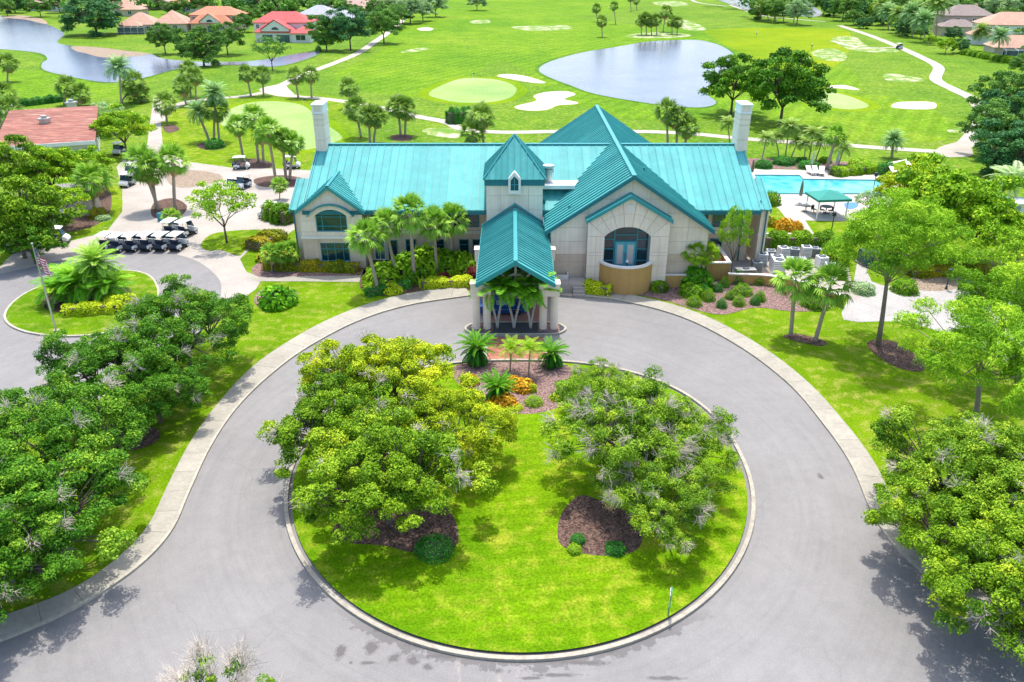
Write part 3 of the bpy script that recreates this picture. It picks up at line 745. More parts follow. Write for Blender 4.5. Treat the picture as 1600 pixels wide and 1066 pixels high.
# low side roofs at both ends
for x0, x1, sg in ((MX0-1.45, MX0-.13, -1), (MX1+.13, MX1+1.2, 1)):
    seam_roof(CH, 'side_roof', [(x0,79.0,6.05),(x1,79.0,6.05),(x1,83.6,8.1),(x0,83.6,8.1)], (0,-1,-.446), .6)
    xo = x0 if sg < 0 else x1
    mb = MB(); mb.box(xo-.06, xo+.06, 78.9, 79.0, 5.7, 6.05); mb.ext([(xo,79,5.85),(xo,83.6,7.9),(xo,83.6,8.22),(xo,79,6.17)], (sg*.1,0,0)); mb.build('rake_trim', M_tealt, CH)
    mb = MB(); mb.box(min(x0,x1)+.25, max(x0,x1)-.02, 79.4, 84.0, 0, 5.9); w = mb.build('wall', M_stuc, CH)
    mb = MB(); mb.tube([(xo-sg*.3,79.25,5.9),(xo-sg*.3,79.25,0)], .08, 8); mb.build('downspout', M_tealf, CH)
    mb = MB(); mb.box(min(x0,x1)+.2, max(x0,x1)-.01, 79.34, 79.39, 3.2, 3.5); mb.build('belt_course', M_trimw, CH)

# left gable pavilion
GX0, GX1, GY = -21.65, -15.25, 78.35; GC = (GX0+GX1)/2
ge, ga = 6.1, 8.75; gs = (ga-ge)/(GX1-GC+.35)
mb = MB(); mb.ext([(GX0,GY+.03,0),(GX1,GY+.03,0),(GX1,GY+.03,ge+.2),(GC,GY+.03,ga-.22),(GX0,GY+.03,ge+.2)], (0,.0,0) if False else (0,.12,0))
# wall built in strips so the window openings stay open
mb = MB(); us = [0,1.55,2.0,4.75,5.2,6.4]; ho = [(1.55,4.75,3.95,6.35),(2.0-.35,4.75,.75,2.75)]
HU = [(1.62,4.78,3.95,6.3),(1.80,4.78,.72,2.75)]
gw = MB()
gw.box(GX0, GX1, GY+.03, GY+.22, 0, .72); gw.box(GX0, GX0+1.8, GY+.03, GY+.22, .72, 2.75); gw.box(GX0+4.78, GX1, GY+.03, GY+.22, .72, 2.75)
gw.box(GX0, GX1, GY+.03, GY+.22, 2.75, 3.95); gw.box(GX0, GX0+1.62, GY+.03, GY+.22, 3.95, 6.3); gw.box(GX0+4.78, GX1, GY+.03, GY+.22, 3.95, 6.3)
gw.ext([(GX0,GY+.03,6.3),(GX1,GY+.03,6.3),(GX1-.0,GY+.03,6.31),(GC,GY+.03,ga-.2),(GX0,GY+.03,6.31)], (0,.19,0))
G1 = gw.build('wall', M_joint, CH)
clipg = [(-gs*1.0, -1.0, -(ga-.12) - gs*(GC-GX0)*1.0 + 0)]
# gable slopes as half planes: z <= ga' - gs*|x - c|
cc = GC-GX0; ga2 = ga-.14
clipg = [(-gs, -1, -ga2 - gs*cc), (gs, -1, -ga2 + gs*cc)]
mcol = lambda z: M_stucd if z < 3.2 else M_stuc
grid_panels(G1, (GX0,GY+.03,0), (1,0,0), (0,-1,0), [0,1.62,1.80,4.78,6.4], [0,.72,1.75,2.75,3.2], clipg, [(1.80,4.78,.72,2.75)], mcol)
grid_panels(G1, (GX0,GY+.03,0), (1,0,0), (0,-1,0), [0,1.62,4.78,6.4], [3.5,3.95,5.1,6.3], clipg, [(1.62,4.78,3.95,6.3)], mcol)
grid_panels(G1, (GX0,GY+.03,0), (1,0,0), (0,-1,0), [0,1.62,3.2,4.78,6.4], [6.3,9], clipg, [], mcol)
mb = MB(); mb.box(GX0-.06, GX1+.06, GY-.11, GY-.003, 3.2, 3.5); mb.build('belt_course', M_trimw, CH)
window(G1, GX0+1.80, GX0+4.78, .72, 2.75, GY+.16, (.22,.5,.78), (.66,))
window(G1, GX0+1.62, GX0+4.78, 3.95, 6.3, GY+.16, (.2,.8), (.24,.66), arch=.62)
# spandrels over the arched window and the hood mould
mb = MB(); x0, x1 = GX0+1.62, GX0+4.78; h = (x1-x0)/2; R = (h*h+.62**2)/(2*.62); zc = 6.3 - R
arcp = [(x, zc+math.sqrt(R*R-(x-GC)**2)) for x in np.linspace(x0, x1, 17)]
for (xa, za), (xb, zb) in zip(arcp, arcp[1:]): mb.ext([(xa,GY,za),(xb,GY,zb),(xb,GY,6.302),(xa,GY,6.302)], (0,.18,0))
mb.build('wall_panel', M_stuc, G1)
hood = MB(); hm = MB()
def arcband(m, cx, zc, R0, R1, a0, a1, y, dep, n=20):
    for t0, t1 in zip(np.linspace(a0,a1,n)[:-1], np.linspace(a0,a1,n)[1:]):
        m.ext([(cx+R0*math.sin(t0),y,zc+R0*math.cos(t0)),(cx+R1*math.sin(t0),y,zc+R1*math.cos(t0)),(cx+R1*math.sin(t1),y,zc+R1*math.cos(t1)),(cx+R0*math.sin(t1),y,zc+R0*math.cos(t1))], (0,dep,0))
arcband(hood, GC, zc, R+.02, R+.5, -.92, .92, GY-.14, .135); hood.build('arch_surround', M_stuc, G1)
arcband(hm, GC, zc, R+.5, R+.62, -.95, .95, GY-.42, .42); hm.build('arch_hood', M_tealt, G1)
mb = MB(); mb.tube([(GC,GY-.05,7.55),(GC,GY+.02,7.55)], .33, 20); mb.build('roundel', M_trimw, G1)
for sx in (-1, 1):
    x = GX0 if sx < 0 else GX1-.18
    mb = MB(); mb.box(x, x+.18, GY+.225, WY-.01, 0, 6.0); mb.build('wall', M_stucd, CH)
    o = Vector((GC, GY-.35, ga)); e = GC + sx*(GX1-GC+.35)
    yb = 83.6 if False else EY + (ga-EZ)/((RZ-EZ)/(RY-EY)) + .4
    seam_roof(CH, 'gable_roof', [(GC,GY-.35,ga),(GC,yb,ga),(e,EY+.6,ge),(e,GY-.35,ge)], (sx,0,-gs), .55)
    mb = MB(); mb.ext([(GC,GY-.36,ga-.26),(e,GY-.36,ge-.26),(e,GY-.36,ge+.12),(GC,GY-.36,ga+.12)], (0,-.1,0)); mb.build('rake_trim', M_tealt, CH)
mb = MB(); mb.bar((GC,GY-.46,ga+.06),(GC,yb-.3,ga+.06),.3,.12); mb.build('ridge_cap', M_tealt, CH)

# entrance tower
TX, TH = .25, 2.82; TY0, TY1 = 77.6, 83.24; tz = 9.0
mb = MB(); mb.box(TX-TH+.04, TX+TH-.04, TY0+.04, TY1, 0, tz); TW = mb.build('tower', M_joint, CH)
us = list(np.linspace(0, 2*TH, 5)); vs = [3.3,5.0,6.5,7.95,9.0]
grid_panels(TW, (TX-TH,TY0+.04,0), (1,0,0), (0,-1,0), us, vs, [], [], M_stuc)
grid_panels(TW, (TX-TH+.04,TY0+.04,0), (0,1,0), (-1,0,0), us, vs, [], [], M_stuc)
grid_panels(TW, (TX+TH-.04,TY0+.04,0), (0,1,0), (1,0,0), us, vs, [], [], M_stuc)
mb = MB(); mb.box(TX-TH-.16, TX+TH+.16, TY0-.16, TY1+.16, tz, tz+.62); mb.build('fascia', M_tealf, TW)
ap = Vector((TX,(TY0+TY1)/2,13.35)); e = TH+.26; c4 = [(TX-e,TY0-.26,tz+.63),(TX+e,TY0-.26,tz+.63),(TX+e,TY1+.26,tz+.63),(TX-e,TY1+.26,tz+.63)]
for i in range(4):
    a_, b_ = Vector(c4[i]), Vector(c4[(i+1)%4]); mid = (a_+b_)/2
    seam_roof(TW, 'spire_roof', [tuple(a_), tuple(b_), tuple(ap)], mid-ap, .62)
    mb = MB(); mb.tube([tuple(a_+Vector((0,0,.07))), tuple(ap+Vector((0,0,.08)))], .09, 6); mb.build('hip_cap', M_tealt, TW)
mb = MB()                                            # pointed vent window on the tower
mb.ext([(TX-.62,TY0-.42,8.25),(TX+.62,TY0-.42,8.25),(TX+.62,TY0-.42,9.75),(TX,TY0-.42,10.45),(TX-.62,TY0-.42,9.75)], (0,.7,0)); dm = mb.build('dormer', M_trimw, TW)
mb = MB(); mb.ext([(TX-.38,TY0-.44,8.6),(TX+.38,TY0-.44,8.6),(TX+.38,TY0-.44,9.6),(TX,TY0-.44,10.02),(TX-.38,TY0-.44,9.6)], (0,.015,0)); mb.build('window', M_glass, dm)
mb = MB(); mb.box(TX-.03, TX+.03, TY0-.47, TY0-.445, 8.6, 9.98); mb.box(TX-.38, TX-.032, TY0-.47, TY0-.445, 9.15, 9.21); mb.box(TX+.032, TX+.38, TY0-.47, TY0-.445, 9.15, 9.21); mb.build('glazing_bar', M_tealw, dm)

# portico
PX_, PW, PY0, PY1, pe, pr = .30, 3.28, 62.2, 77.7, 4.72, 6.72
for sx in (-1, 1):
    e = PX_ + sx*PW
    seam_roof(CH, 'portico_roof', [(PX_,PY0,pr),(PX_,PY1,pr),(e,PY1,pe),(e,PY0,pe)], (sx,0,-(pr-pe)/PW), .62, rib=.12, gap=.10)
    mb = MB(); mb.ext([(PX_,PY0-.01,pr-.3),(e,PY0-.01,pe-.3),(e,PY0-.01,pe+.12),(PX_,PY0-.01,pr+.12)], (0,-.1,0)); mb.build('rake_trim', M_tealt, CH)
    mb = MB(); mb.box(min(e,e+sx*.1), max(e,e+sx*.1), PY0, PY1, pe-.28, pe+.02); mb.build('fascia', M_tealt, CH)
mb = MB(); mb.bar((PX_,PY0-.1,pr+.08),(PX_,PY1-.05,pr+.08),.34,.13); mb.build('ridge_cap', M_tealt, CH)
mb = MB(); mb.ext([(PX_-PW-.1,PY1-.35,pe-.1),(PX_,PY1-.35,pr+.34),(PX_,PY1-.35,pr+.5),(PX_-PW-.1,PY1-.35,pe+.22)],(0,.25,0)); mb.ext([(PX_+PW+.1,PY1-.35,pe-.1),(PX_,PY1-.35,pr+.34),(PX_,PY1-.35,pr+.5),(PX_+PW+.1,PY1-.35,pe+.22)],(0,.25,0)); mb.build('flashing', M_tealt, CH)
COLS = []
for yy in (63.25, 71.9):
    for sx, xs in ((-1, (-3.12,-2.18)), (1, (2.72,3.68))):
        for xx in xs:
            mb = MB(); mb.cyl((xx,yy), .345, 0.05, 3.34, 24); mb.build('column', M_stuc, CH, smooth=False)
        x0, x1 = (xs[0]-.42, xs[1]+.40)
        mb = MB(); mb.box(x0, x1, yy-.5, yy+.5, 3.34, 4.42); mb.box(x0-.05, x1+.05, yy-.55, yy+.55, 4.42, 4.52); mb.build('pier_block', M_stuc, CH, bevel=.02)
for xx in (-2.62, 3.22):
    mb = MB(); mb.box(xx-.3, xx+.3, 63.76, 71.39, 3.5, 4.4); mb.box(xx-.3, xx+.3, 72.41, 77.5, 3.5, 4.4); mb.build('beam', M_stuc, CH)
TR = MB(); ty = 63.3                                  # gable truss: tie beam, radiating struts, half ring
TR.box(-1.74, 2.26, ty, ty+.22, 4.12, 4.40); TR.bar((PX_,ty+.11,4.4),(PX_,ty+.11,6.35),.2,.2)
for t in (-.72, .72): TR.bar((PX_+.35*math.sin(t)*2.2,ty+.11,4.4+.0),(PX_+2.2*math.sin(t),ty+.11,4.4+1.95*math.cos(t)*.72),.17,.17)
TR.build('truss', M_stucd, CH)
mb = MB(); arcband(mb, PX_, 4.28, .78, .98, -1.4, 1.4, ty-.02, .1, 24); mb.build('truss_ring', M_stuc, CH)
mb = MB(); mb.ext([(PX_-PW+.2,69.0,pe),(PX_+PW-.2,69.0,pe),(PX_,69.0,pr-.2)], (0,.1,0)); mb.build('inner_gable', M_red, CH)

# cross wing: gable to the front, ridge running back
CX, CR, CS, CY0, CY1 = 11.35, 11.1, .665, 72.95, 110
xl, xr = CX-8.15, CX+8.05; zl, zr = CR-CS*8.15, CR-CS*8.05
seam_roof(CH, 'roof', [(CX,CY0,CR),(CX,CY1,CR),(xl,CY1,zl),(xl,CY0,zl)], (-1,0,-CS), .76, rib=.11, gap=.09)
seam_roof(CH, 'roof', [(CX,CY0,CR),(CX,CY1,CR),(xr,CY1,zr),(xr,CY0,zr)], (1,0,-CS), .76, rib=.11, gap=.09)
mb = MB(); mb.bar((CX,CY0-.1,CR+.08),(CX,CY1,CR+.08),.42,.13); mb.build('ridge_cap', M_tealt, CH)
for e, z in ((xl,zl),(xr,zr)):
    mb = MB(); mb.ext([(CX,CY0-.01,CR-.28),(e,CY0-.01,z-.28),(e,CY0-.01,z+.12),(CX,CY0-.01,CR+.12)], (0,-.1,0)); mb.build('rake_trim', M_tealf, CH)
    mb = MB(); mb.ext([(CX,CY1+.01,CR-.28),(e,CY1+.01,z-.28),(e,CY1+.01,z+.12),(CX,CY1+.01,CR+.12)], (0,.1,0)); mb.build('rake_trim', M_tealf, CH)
W0, W1, CWY = 3.75, 18.95, 73.5
apz = CR-.16
mb = MB(); mb.ext([(W0,CWY,0),(7.3,CWY,0),(7.3,CWY,apz-CS*(CX-7.3)),(W0,CWY,apz-CS*(CX-W0))], (0,.3,0))
mb.ext([(14.9,CWY,0),(W1,CWY,0),(W1,CWY,apz-CS*(W1-CX)),(14.9,CWY,apz-CS*(14.9-CX))], (0,.3,0))
mb.ext([(7.3,CWY,6.6),(14.9,CWY,6.6),(14.9,CWY,apz-CS*(14.9-CX)),(CX,CWY,apz),(7.3,CWY,apz-CS*(CX-7.3))], (0,.3,0))
CWL = mb.build('wall', M_joint, CH); cc = CX-W0
clipc = [(-CS,-1,-apz-CS*cc+.0),(CS,-1,-apz+CS*cc)]
vs = [0,1.25,2.5,3.3,4.6,6.0,7.4,8.8,11.2]
grid_panels(CWL, (W0,CWY,0), (1,0,0), (0,-1,0), [0,3.55], vs, clipc, [], mcol)
grid_panels(CWL, (W0,CWY,0), (1,0,0), (0,-1,0), [11.15,13.2,15.2], vs, clipc, [], mcol)
grid_panels(CWL, (W0,CWY,0), (1,0,0), (0,-1,0), [3.55,5.6,7.6,9.4,11.15], vs[5:], clipc, [], M_stuc)
for xx in (W0, W1-.3):
    mb = MB(); mb.box(xx, xx+.3, CWY+.3, 80.5, 0, 5.6); mb.build('wall', M_stuc, CH)
mb = MB(); mb.box(W1-.28, W1, 97, 109.5, 0, 5.6); mb.box(W0, W0+.28, 97, 109.5, 0, 5.6)
mb.ext([(W0,109.3,0),(W1,109.3,0),(W1,109.3,5.6),(CX,109.3,CR-.4),(W0,109.3,5.6)], (0,.2,0)); mb.build('wall', M_stuc, CH)
# inner gable with the arched opening
IX0, IX1, IY = 7.2, 15.0, 72.55; IC = 11.1; ia, ie = 9.42, 6.98; isl = (ia-ie)/(IX1-IC+.2)
O0, O1, OZ0, OSP, OTP = 8.85, 13.25, 1.9, 5.4, 6.35
ir = OTP-OSP; ih = (O1-O0)/2; IRr = (ih*ih+ir*ir)/(2*ir); izc = OTP-IRr; oc = (O0+O1)/2
arcp = [(x, izc+math.sqrt(IRr**2-(x-oc)**2)) for x in np.linspace(O0, O1, 21)]
ib = MB(); y0 = IY+.03
ib.box(IX0, O0, y0, CWY-.04, 0, OSP); ib.box(O1, IX1, y0, CWY-.04, 0, OSP); ib.box(O0, O1, y0, CWY-.04, 0, OZ0)
for (xa,za),(xb,zb) in zip(arcp, arcp[1:]): ib.ext([(xa,y0,za),(xb,y0,zb),(xb,y0,OTP+.25),(xa,y0,OTP+.25)], (0,CWY-.04-y0,0))
ib.box(IX0, O0, y0, CWY-.04, OSP, OTP+.25); ib.box(O1, IX1, y0, CWY-.04, OSP, OTP+.25)
ib.ext([(IX0,y0,OTP+.25),(IX1,y0,OTP+.25),(IX1,y0,ie-.02),(IC,y0,ia-.12),(IX0,y0,ie-.02)], (0,CWY-.04-y0,0))
IW = ib.build('wall', M_joint, CH); ci = IC-IX0; ia2 = ia-.13
clipi = [(-isl,-1,-ia2-isl*ci),(isl,-1,-ia2+isl*ci)]
for us_ in ([0,.85,O0-IX0], [O1-IX0,O1-IX0+.9,IX1-IX0]):
    grid_panels(IW, (IX0,y0,0), (1,0,0), (0,-1,0), us_, [0,1.2,2.4,3.5,3.8,OSP], clipi, [], M_stuc)
# radiating voussoir panels round the arch
def arch_pts(R): return [(oc+R*math.sin(t), izc+R*math.cos(t)) for t in np.linspace(-amax, amax, 8)]
amax = math.asin(ih/IRr); R1 = IRr+1.25
ts = np.linspace(-amax, amax, 8)
for t0, t1 in zip(ts, ts[1:]):
    g = .012; tt = np.linspace(t0+g*.6, t1-g*.6, 4); mb = MB()
    poly = [(oc+(IRr+.005)*math.sin(t), izc+(IRr+.005)*math.cos(t)) for t in tt] + [(oc+R1*math.sin(t), izc+R1*math.cos(t)) for t in tt[::-1]]
    mb.ext([(p[0],y0,p[1]) for p in poly], (0,-.03,0)); mb.build('voussoir', M_stuc, IW)
    po = [(oc+(R1+.03)*math.sin(t), izc+(R1+.03)*math.cos(t)) for t in tt] + [(oc+(R1+5)*math.sin(t), izc+(R1+5)*math.cos(t)) for t in tt[::-1]]
    for (ax, ay, k) in clipi: po = clip_half(po, (ax, ay), k)
    po = clip_half(po, (1,0), 0+IX0-20)
    # clip against the gable in wall coordinates
    q = [(p[0]-IX0, p[1]) for p in [(oc+(R1+.03)*math.sin(t), izc+(R1+.03)*math.cos(t)) for t in tt] + [(oc+(R1+5)*math.sin(t), izc+(R1+5)*math.cos(t)) for t in tt[::-1]]]
    for (ax, ay, k) in clipi: q = clip_half(q, (ax, ay), k)
    q = clip_half(q, (1,0), .02); q = clip_half(q, (1,0), IX1-IX0-.02, False); q = clip_half(q, (0,1), OSP+.02)
    if len(q) > 2: mb = MB(); mb.ext([(IX0+p[0],y0,p[1]) for p in q], (0,-.028,0)); mb.build('wall_panel', M_stuc, IW)
for sgn in (-1, 1):                                   # shoulders beside the arch
    ta = amax+.01; p0 = (oc+sgn*(IRr+.01)*math.sin(ta), OSP+.02)
    q = [(oc+sgn*(ih+.02), OSP+.02), (oc+sgn*5, OSP+.02), (oc+sgn*5, 9), (oc+sgn*(IRr+6)*math.sin(ta), izc+(IRr+6)*math.cos(ta))]
    q = [(p[0]-IX0, p[1]) for p in q]
    for (ax, ay, k) in clipi: q = clip_half(q, (ax, ay), k)
    q = clip_half(q, (1,0), .02); q = clip_half(q, (1,0), IX1-IX0-.02, False)
    if len(q) > 2: mb = MB(); mb.ext([(IX0+p[0],y0,p[1]) for p in q], (0,-.026,0)); mb.build('wall_panel', M_stuc, IW)
mb = MB(); mb.tube([(IC,IY-.06,8.2),(IC,IY+.02,8.2)], .36, 24); mb.tube([(IC,IY-.10,8.2),(IC,IY-.06,8.2)], .17, 20); mb.build('roundel', M_trimw, IW)
for sx in (-1, 1):
    e = IC + sx*(IX1-IC+.2)
    seam_roof(CH, 'gable_roof', [(IC,IY-.3,ia),(IC,CWY+.02,ia),(e,CWY+.02,ie),(e,IY-.3,ie)], (sx,0,-isl), .9)
    mb = MB(); mb.ext([(IC,IY-.31,ia-.22),(e,IY-.31,ie-.22),(e,IY-.31,ie+.12),(IC,IY-.31,ia+.12)], (0,-.09,0)); mb.build('rake_trim', M_tealt, CH)
# glazing and doors inside the arch
GLY = CWY+.3
mb = MB(); mb.box(O0-.1, O1+.1, GLY, GLY+.06, OZ0, OTP+.2); gl = mb.build('window', M_glass, CH)
mb = MB()
for xx in (O0, 9.95, 12.15, O1): mb.box(xx-.06, xx+.06, GLY-.12, GLY-.005, OZ0, OTP)
for zz in (2.55, 3.75, 4.75, 5.55): mb.box(O0+.06, 9.89, GLY-.1, GLY-.006, zz-.05, zz+.05); mb.box(12.21, O1-.06, GLY-.1, GLY-.006, zz-.05, zz+.05)
for zz in (4.55, 5.2): mb.box(10.01, 12.09, GLY-.1, GLY-.006, zz-.05, zz+.05)
mb.build('frame', M_tealw, gl)
M_door = plain('aqua_door_paint', (.10,.42,.50), .45, var=.05); M_frost = plain('frosted_door_pane', (.62,.56,.50), .3, var=.1)
for xa in (10.05, 11.06):
    mb = MB(); mb.box(xa, xa+.98, GLY-.16, GLY-.101, OZ0, 4.48); dr = mb.build('door', M_door, CH)
    mb = MB(); mb.box(xa+.2, xa+.78, GLY-.18, GLY-.162, OZ0+.35, 4.2); mb.build('pane', M_frost, dr)
    mb = MB(); hx = xa+.92 if xa < 11 else xa+.06; mb.bar((hx,GLY-.21,2.9),(hx,GLY-.21,3.4),.03); mb.build('handle', M_steel, dr)
mb = MB(); mb.box(O0, O1, CWY-.03, GLY, OZ0-.15, OZ0-.002); mb.build('floor', M_red, CH)
for xx in (O0-.16, O1+.06):
    mb = MB(); mb.box(xx-.05, xx+.15, CWY-.03, GLY+.2, 0, OTP+.3); mb.build('wall', M_stuc, CH)
mb = MB(); mb.box(O0-.2, O1+.2, CWY-.02, GLY+.2, OTP+.26, OTP+.36); mb.build('soffit', M_stuc, CH)
# bowed balcony
bc, bsag, bh = 11.05, 1.75, 2.55; bR = (bh*bh+bsag*bsag)/(2*bsag); byc = IY - bsag + bR
bm_ = math.asin(bh/bR); tb = np.linspace(-bm_, bm_, 25); bw = MB(); bt = MB()
for t0, t1 in zip(tb, tb[1:]):
    def bp(R, t): return (bc+R*math.sin(t), min(byc-R*math.cos(t), IY-.004))
    bw.prism([bp(bR,t0),bp(bR,t1),bp(bR-.22,t1),bp(bR-.22,t0)], 0, 2.78)
    bt.prism([bp(bR+.07,t0),bp(bR+.07,t1),bp(bR-.30,t1),bp(bR-.30,t0)], 2.78, 2.95)
B = bw.build('balcony', M_brown, CH); bt.build('coping', M_trimw, B)
fl = [(bc+(bR-.23)*math.sin(t), min(byc-(bR-.23)*math.cos(t), IY-.01)) for t in tb]
mb = MB(); mb.prism(fl, 1.6, OZ0-.004); mb.build('floor', M_red, B)
# roof furniture
mb = MB(); mb.prism([(3.05,80.2),(6.4,80.2),(7.0,82.2),(3.05,82.2)], 7.9, 8.3); mb.build('flat_roof', M_whitem, CH)
mb = MB(); mb.cyl((3.75,81.6), .42, 8.3, 9.3, 16); mb.cyl((3.75,81.6), .58, 9.3, 9.65, 16); mb.cyl((3.75,81.6), .36, 9.65, 9.8, 16); mb.cyl((3.75,81.6), .6, 9.8, 10.05, 16); mb.build('exhaust_vent', M_steel, CH)
mb = MB(); mb.prism([(3.1,76.3),(4.6,76.3),(4.6,78.2),(3.1,78.2)], 5.2, 5.62); mb.build('flat_roof', M_whitem, CH)
for (x, y, z) in ((5.6,75.4,7.35),(16.6,80.5,7.3),(13.4,80.2,9.85),(3.3,79.4,6.8),(25.6,80,6.5)):
    mb = MB(); mb.cyl((x,y), .11, z-.5, z+.28, 10); mb.cyl((x,y), .15, z-.05, z+.06, 10); mb.build('vent_pipe', M_tealf, CH)
# raised red terrace on the right of the cross wing
mb = MB()
mb.box(15.1, 21.9, 75.0, 75.22, 0, 1.75) if False else mb.box(W1+.02, 21.9, 75.0, 75.22, 0, 1.75)
mb.box(21.68, 21.9, 75.22, 80.5, 0, 1.75); mb.box(15.05, W1+.02, CWY-.62, CWY-.4, 0, 1.3)
T = mb.build('terrace_wall', M_brown, CH)
mb = MB(); mb.box(W1+.02, 21.98, 74.92, 75.3, 1.75, 1.87); mb.box(21.6, 21.98, 75.3, 80.5, 1.75, 1.87); mb.box(15.05, W1+.02, CWY-.66, CWY-.36, 1.3, 1.38); mb.build('coping', M_trimw, T)
mb = MB(); mb.box(W1+.03, 21.67, 75.23, 80.5, 1.0, 1.25); mb.build('floor', M_red, T)
# entrance steps and white landing between portico and cross wing
mb = MB(); mb.box(4.3, 6.9, 73.6, 77.0, 0, .5) if False else mb.box(4.25, 7.1, 71.35, 73.45, 0, 1.0)
mb.build('landing', M_deck, CH)
for i in range(3):
    mb = MB(); mb.box(5.9, 7.0, 71.35-.3*(i+1), 71.35-.3*i-.004, 0, .75-.25*i); mb.build('step', M_deck, CH)
mb = MB(); mb.box(4.25, 5.5, 72.5, 72.62, 1.003, 1.5); mb.box(5.4, 5.52, 72.63, 73.44, 1.003, 1.5); mb.build('planter_wall', M_trimw, CH)
rl = MB()
for x in (4.35, 5.5): rl.tube([(x,71.42,1.0),(x,71.42,1.95)], .025, 6)
rl.tube([(4.35,71.42,1.95),(5.5,71.42,1.95)], .028, 6); rl.tube([(4.35,71.42,1.5),(5.5,71.42,1.5)], .018, 6); rl.build('railing', M_greym, CH)
rl = MB(); rl.tube([(7.0,71.42,1.0),(7.0,71.42,1.95),(7.0,73.4,1.95)], .028, 6); rl.build('railing', M_greym, CH)

# brick drive under the portico and the crosswalk to the island
def paving(x0, x1, y0, y1, bx, by, z, nm):
    mb = MB(); mb.box(x0, x1, y0, y1, 0, z-.012); root = mb.build(nm, M_grout); root['kind'] = 'structure'
    me = None; r = 0; y = y0
    while y < y1-.01:
        x = x0 - (bx/2 if r % 2 else 0)
        while x < x1-.01:
            a, b = max(x, x0), min(x+bx, x1)
            if b-a > .06:
                if me is None:
                    m2 = MB(); m2.box(-.5,.5,-.5,.5,0,1); t_ = m2.build('brick', M_brick, root, origin=(0,0,0)); me = t_.data; o = t_
                else: o = bpy.data.objects.new('brick', me); col.objects.link(o); o.parent = root
                yy = min(by, y1-y)
                o.location = Vector(((a+b)/2, y+yy/2, z-.014+random.uniform(-.002,.002))) - WL[root]; o.scale = (b-a-.02, yy-.02, .016)
            x += bx
        y += by; r += 1
    return root
paving(-2.05, 2.75, 57.35, 61.75, .4, .2, .026, 'brick_crosswalk')
sheet('brick_drive', [(-2.5,64.75),(3.1,64.75),(3.1,70.6),(-2.5,70.6)], .014, M_grout)
for xx in (-2.62, 2.78): sheet('crosswalk_band', [(xx,57.35),(xx+.55,57.35),(xx+.55,61.9),(xx,61.9)], .016, M_deck)
# kerbed planter between the front columns
PI_ = smooth_curve([(-4.0,63.25),(-3.5,62.45),(-2.5,62.2),(.3,62.15),(3.1,62.2),(4.1,62.45),(4.6,63.25),(4.1,64.1),(3.1,64.35),(.3,64.4),(-2.5,64.35),(-3.5,64.1)], 5, True)
sheet('planter_bed', PI_, .15, plain('dark_river_pebble', (.05,.052,.058), .8, var=.5, scale=14, bmp=.8, bscale=16), skirt=.15)
kerb_ring('planter_kerb', PI_, .2, .18, M_kerb)
for sx in (-2.62, 3.2):
    sheet('planter_mulch', [(sx-.95,62.5),(sx+.95,62.5),(sx+.95,64.1),(sx-.95,64.1)], .156, M_mulchp)
sheet('entry_walk', [(-3.9,70.8),(4.5,70.8),(4.5,77.4),(-3.9,77.4)], .022, M_deck)
mb = MB(); mb.box(TX-1.6, TX+1.6, TY0-.06, TY0-.005, .1, 2.7); dg = mb.build('entrance_door', M_glass, CH)
mb = MB(); [mb.box(x-.05, x+.05, TY0-.12, TY0-.062, .1, 2.7) for x in (TX-1.55, TX, TX+1.55)]; mb.box(TX-1.5, TX+1.5, TY0-.12, TY0-.062, 2.62, 2.72); mb.build('frame', M_tealw, dg)
# ------------------------------------------------------------------ plants
def quad_mesh(name, Q, tint, mat, smooth=False):
    """Q: (n,4,3) leaf quads -> mesh with a per-leaf 'tint'"""
    n = len(Q); me = bpy.data.meshes.new(name)
    me.vertices.add(n*4); me.vertices.foreach_set('co', Q.reshape(-1).astype(np.float32))
    me.loops.add(n*4); me.loops.foreach_set('vertex_index', np.arange(n*4, dtype=np.int32))
    me.polygons.add(n); me.polygons.foreach_set('loop_start', np.arange(0, n*4, 4, dtype=np.int32))
    at = me.attributes.new('tint', 'FLOAT', 'FACE'); at.data.foreach_set('value', np.clip(tint, 0, 1).astype(np.float32))
    me.materials.append(mat); me.update(calc_edges=True); me.validate(); return me
def unit(v): return v / (np.linalg.norm(v, axis=-1, keepdims=True) + 1e-9)
def leaves(rng, C, N, L, W, fold=.15):
    n = len(C); N = unit(N); r = unit(rng.normal(size=(n,3))); T = unit(r - N*(r*N).sum(1)[:,None]); B = np.cross(N, T)
    s = rng.uniform(.65, 1.3, (n,1)); l = L*s/2; w = W*s/2
    return np.stack([C - T*l, C + B*w + N*fold*w, C + T*l - N*fold*l*.6, C - B*w + N*fold*w], axis=1)
def clump_leaves(rng, centers, rc, m, L, W, tintc, flat=.72, up=.35):
    k = len(centers); idx = np.repeat(np.arange(k), m); D = unit(rng.normal(size=(k*m,3)))
    D[:,2] = np.where(D[:,2] < -.45, -D[:,2], D[:,2])
    rad = (rc[idx]*rng.uniform(.45, 1.08, k*m)**.6)[:,None]
    # ruffle the clump so that it is not a ball
    ph = rng.uniform(0, 6.28, (k,3))[idx]; ruf = 1 + .20*np.sin(D[:,0]*4.3+ph[:,0]) * np.sin(D[:,1]*4.7+ph[:,1]) + .12*np.sin(D[:,2]*6+ph[:,2])
    P = centers[idx] + D*rad*ruf[:,None]*np.array([1,1,flat])
    N = D*.75 + np.array([0,0,up]) + rng.normal(size=(k*m,3))*.55
    return leaves(rng, P, N, L, W), np.clip(tintc[idx] + rng.normal(size=k*m)*.13 + D[:,2]*.03, 0, 1)
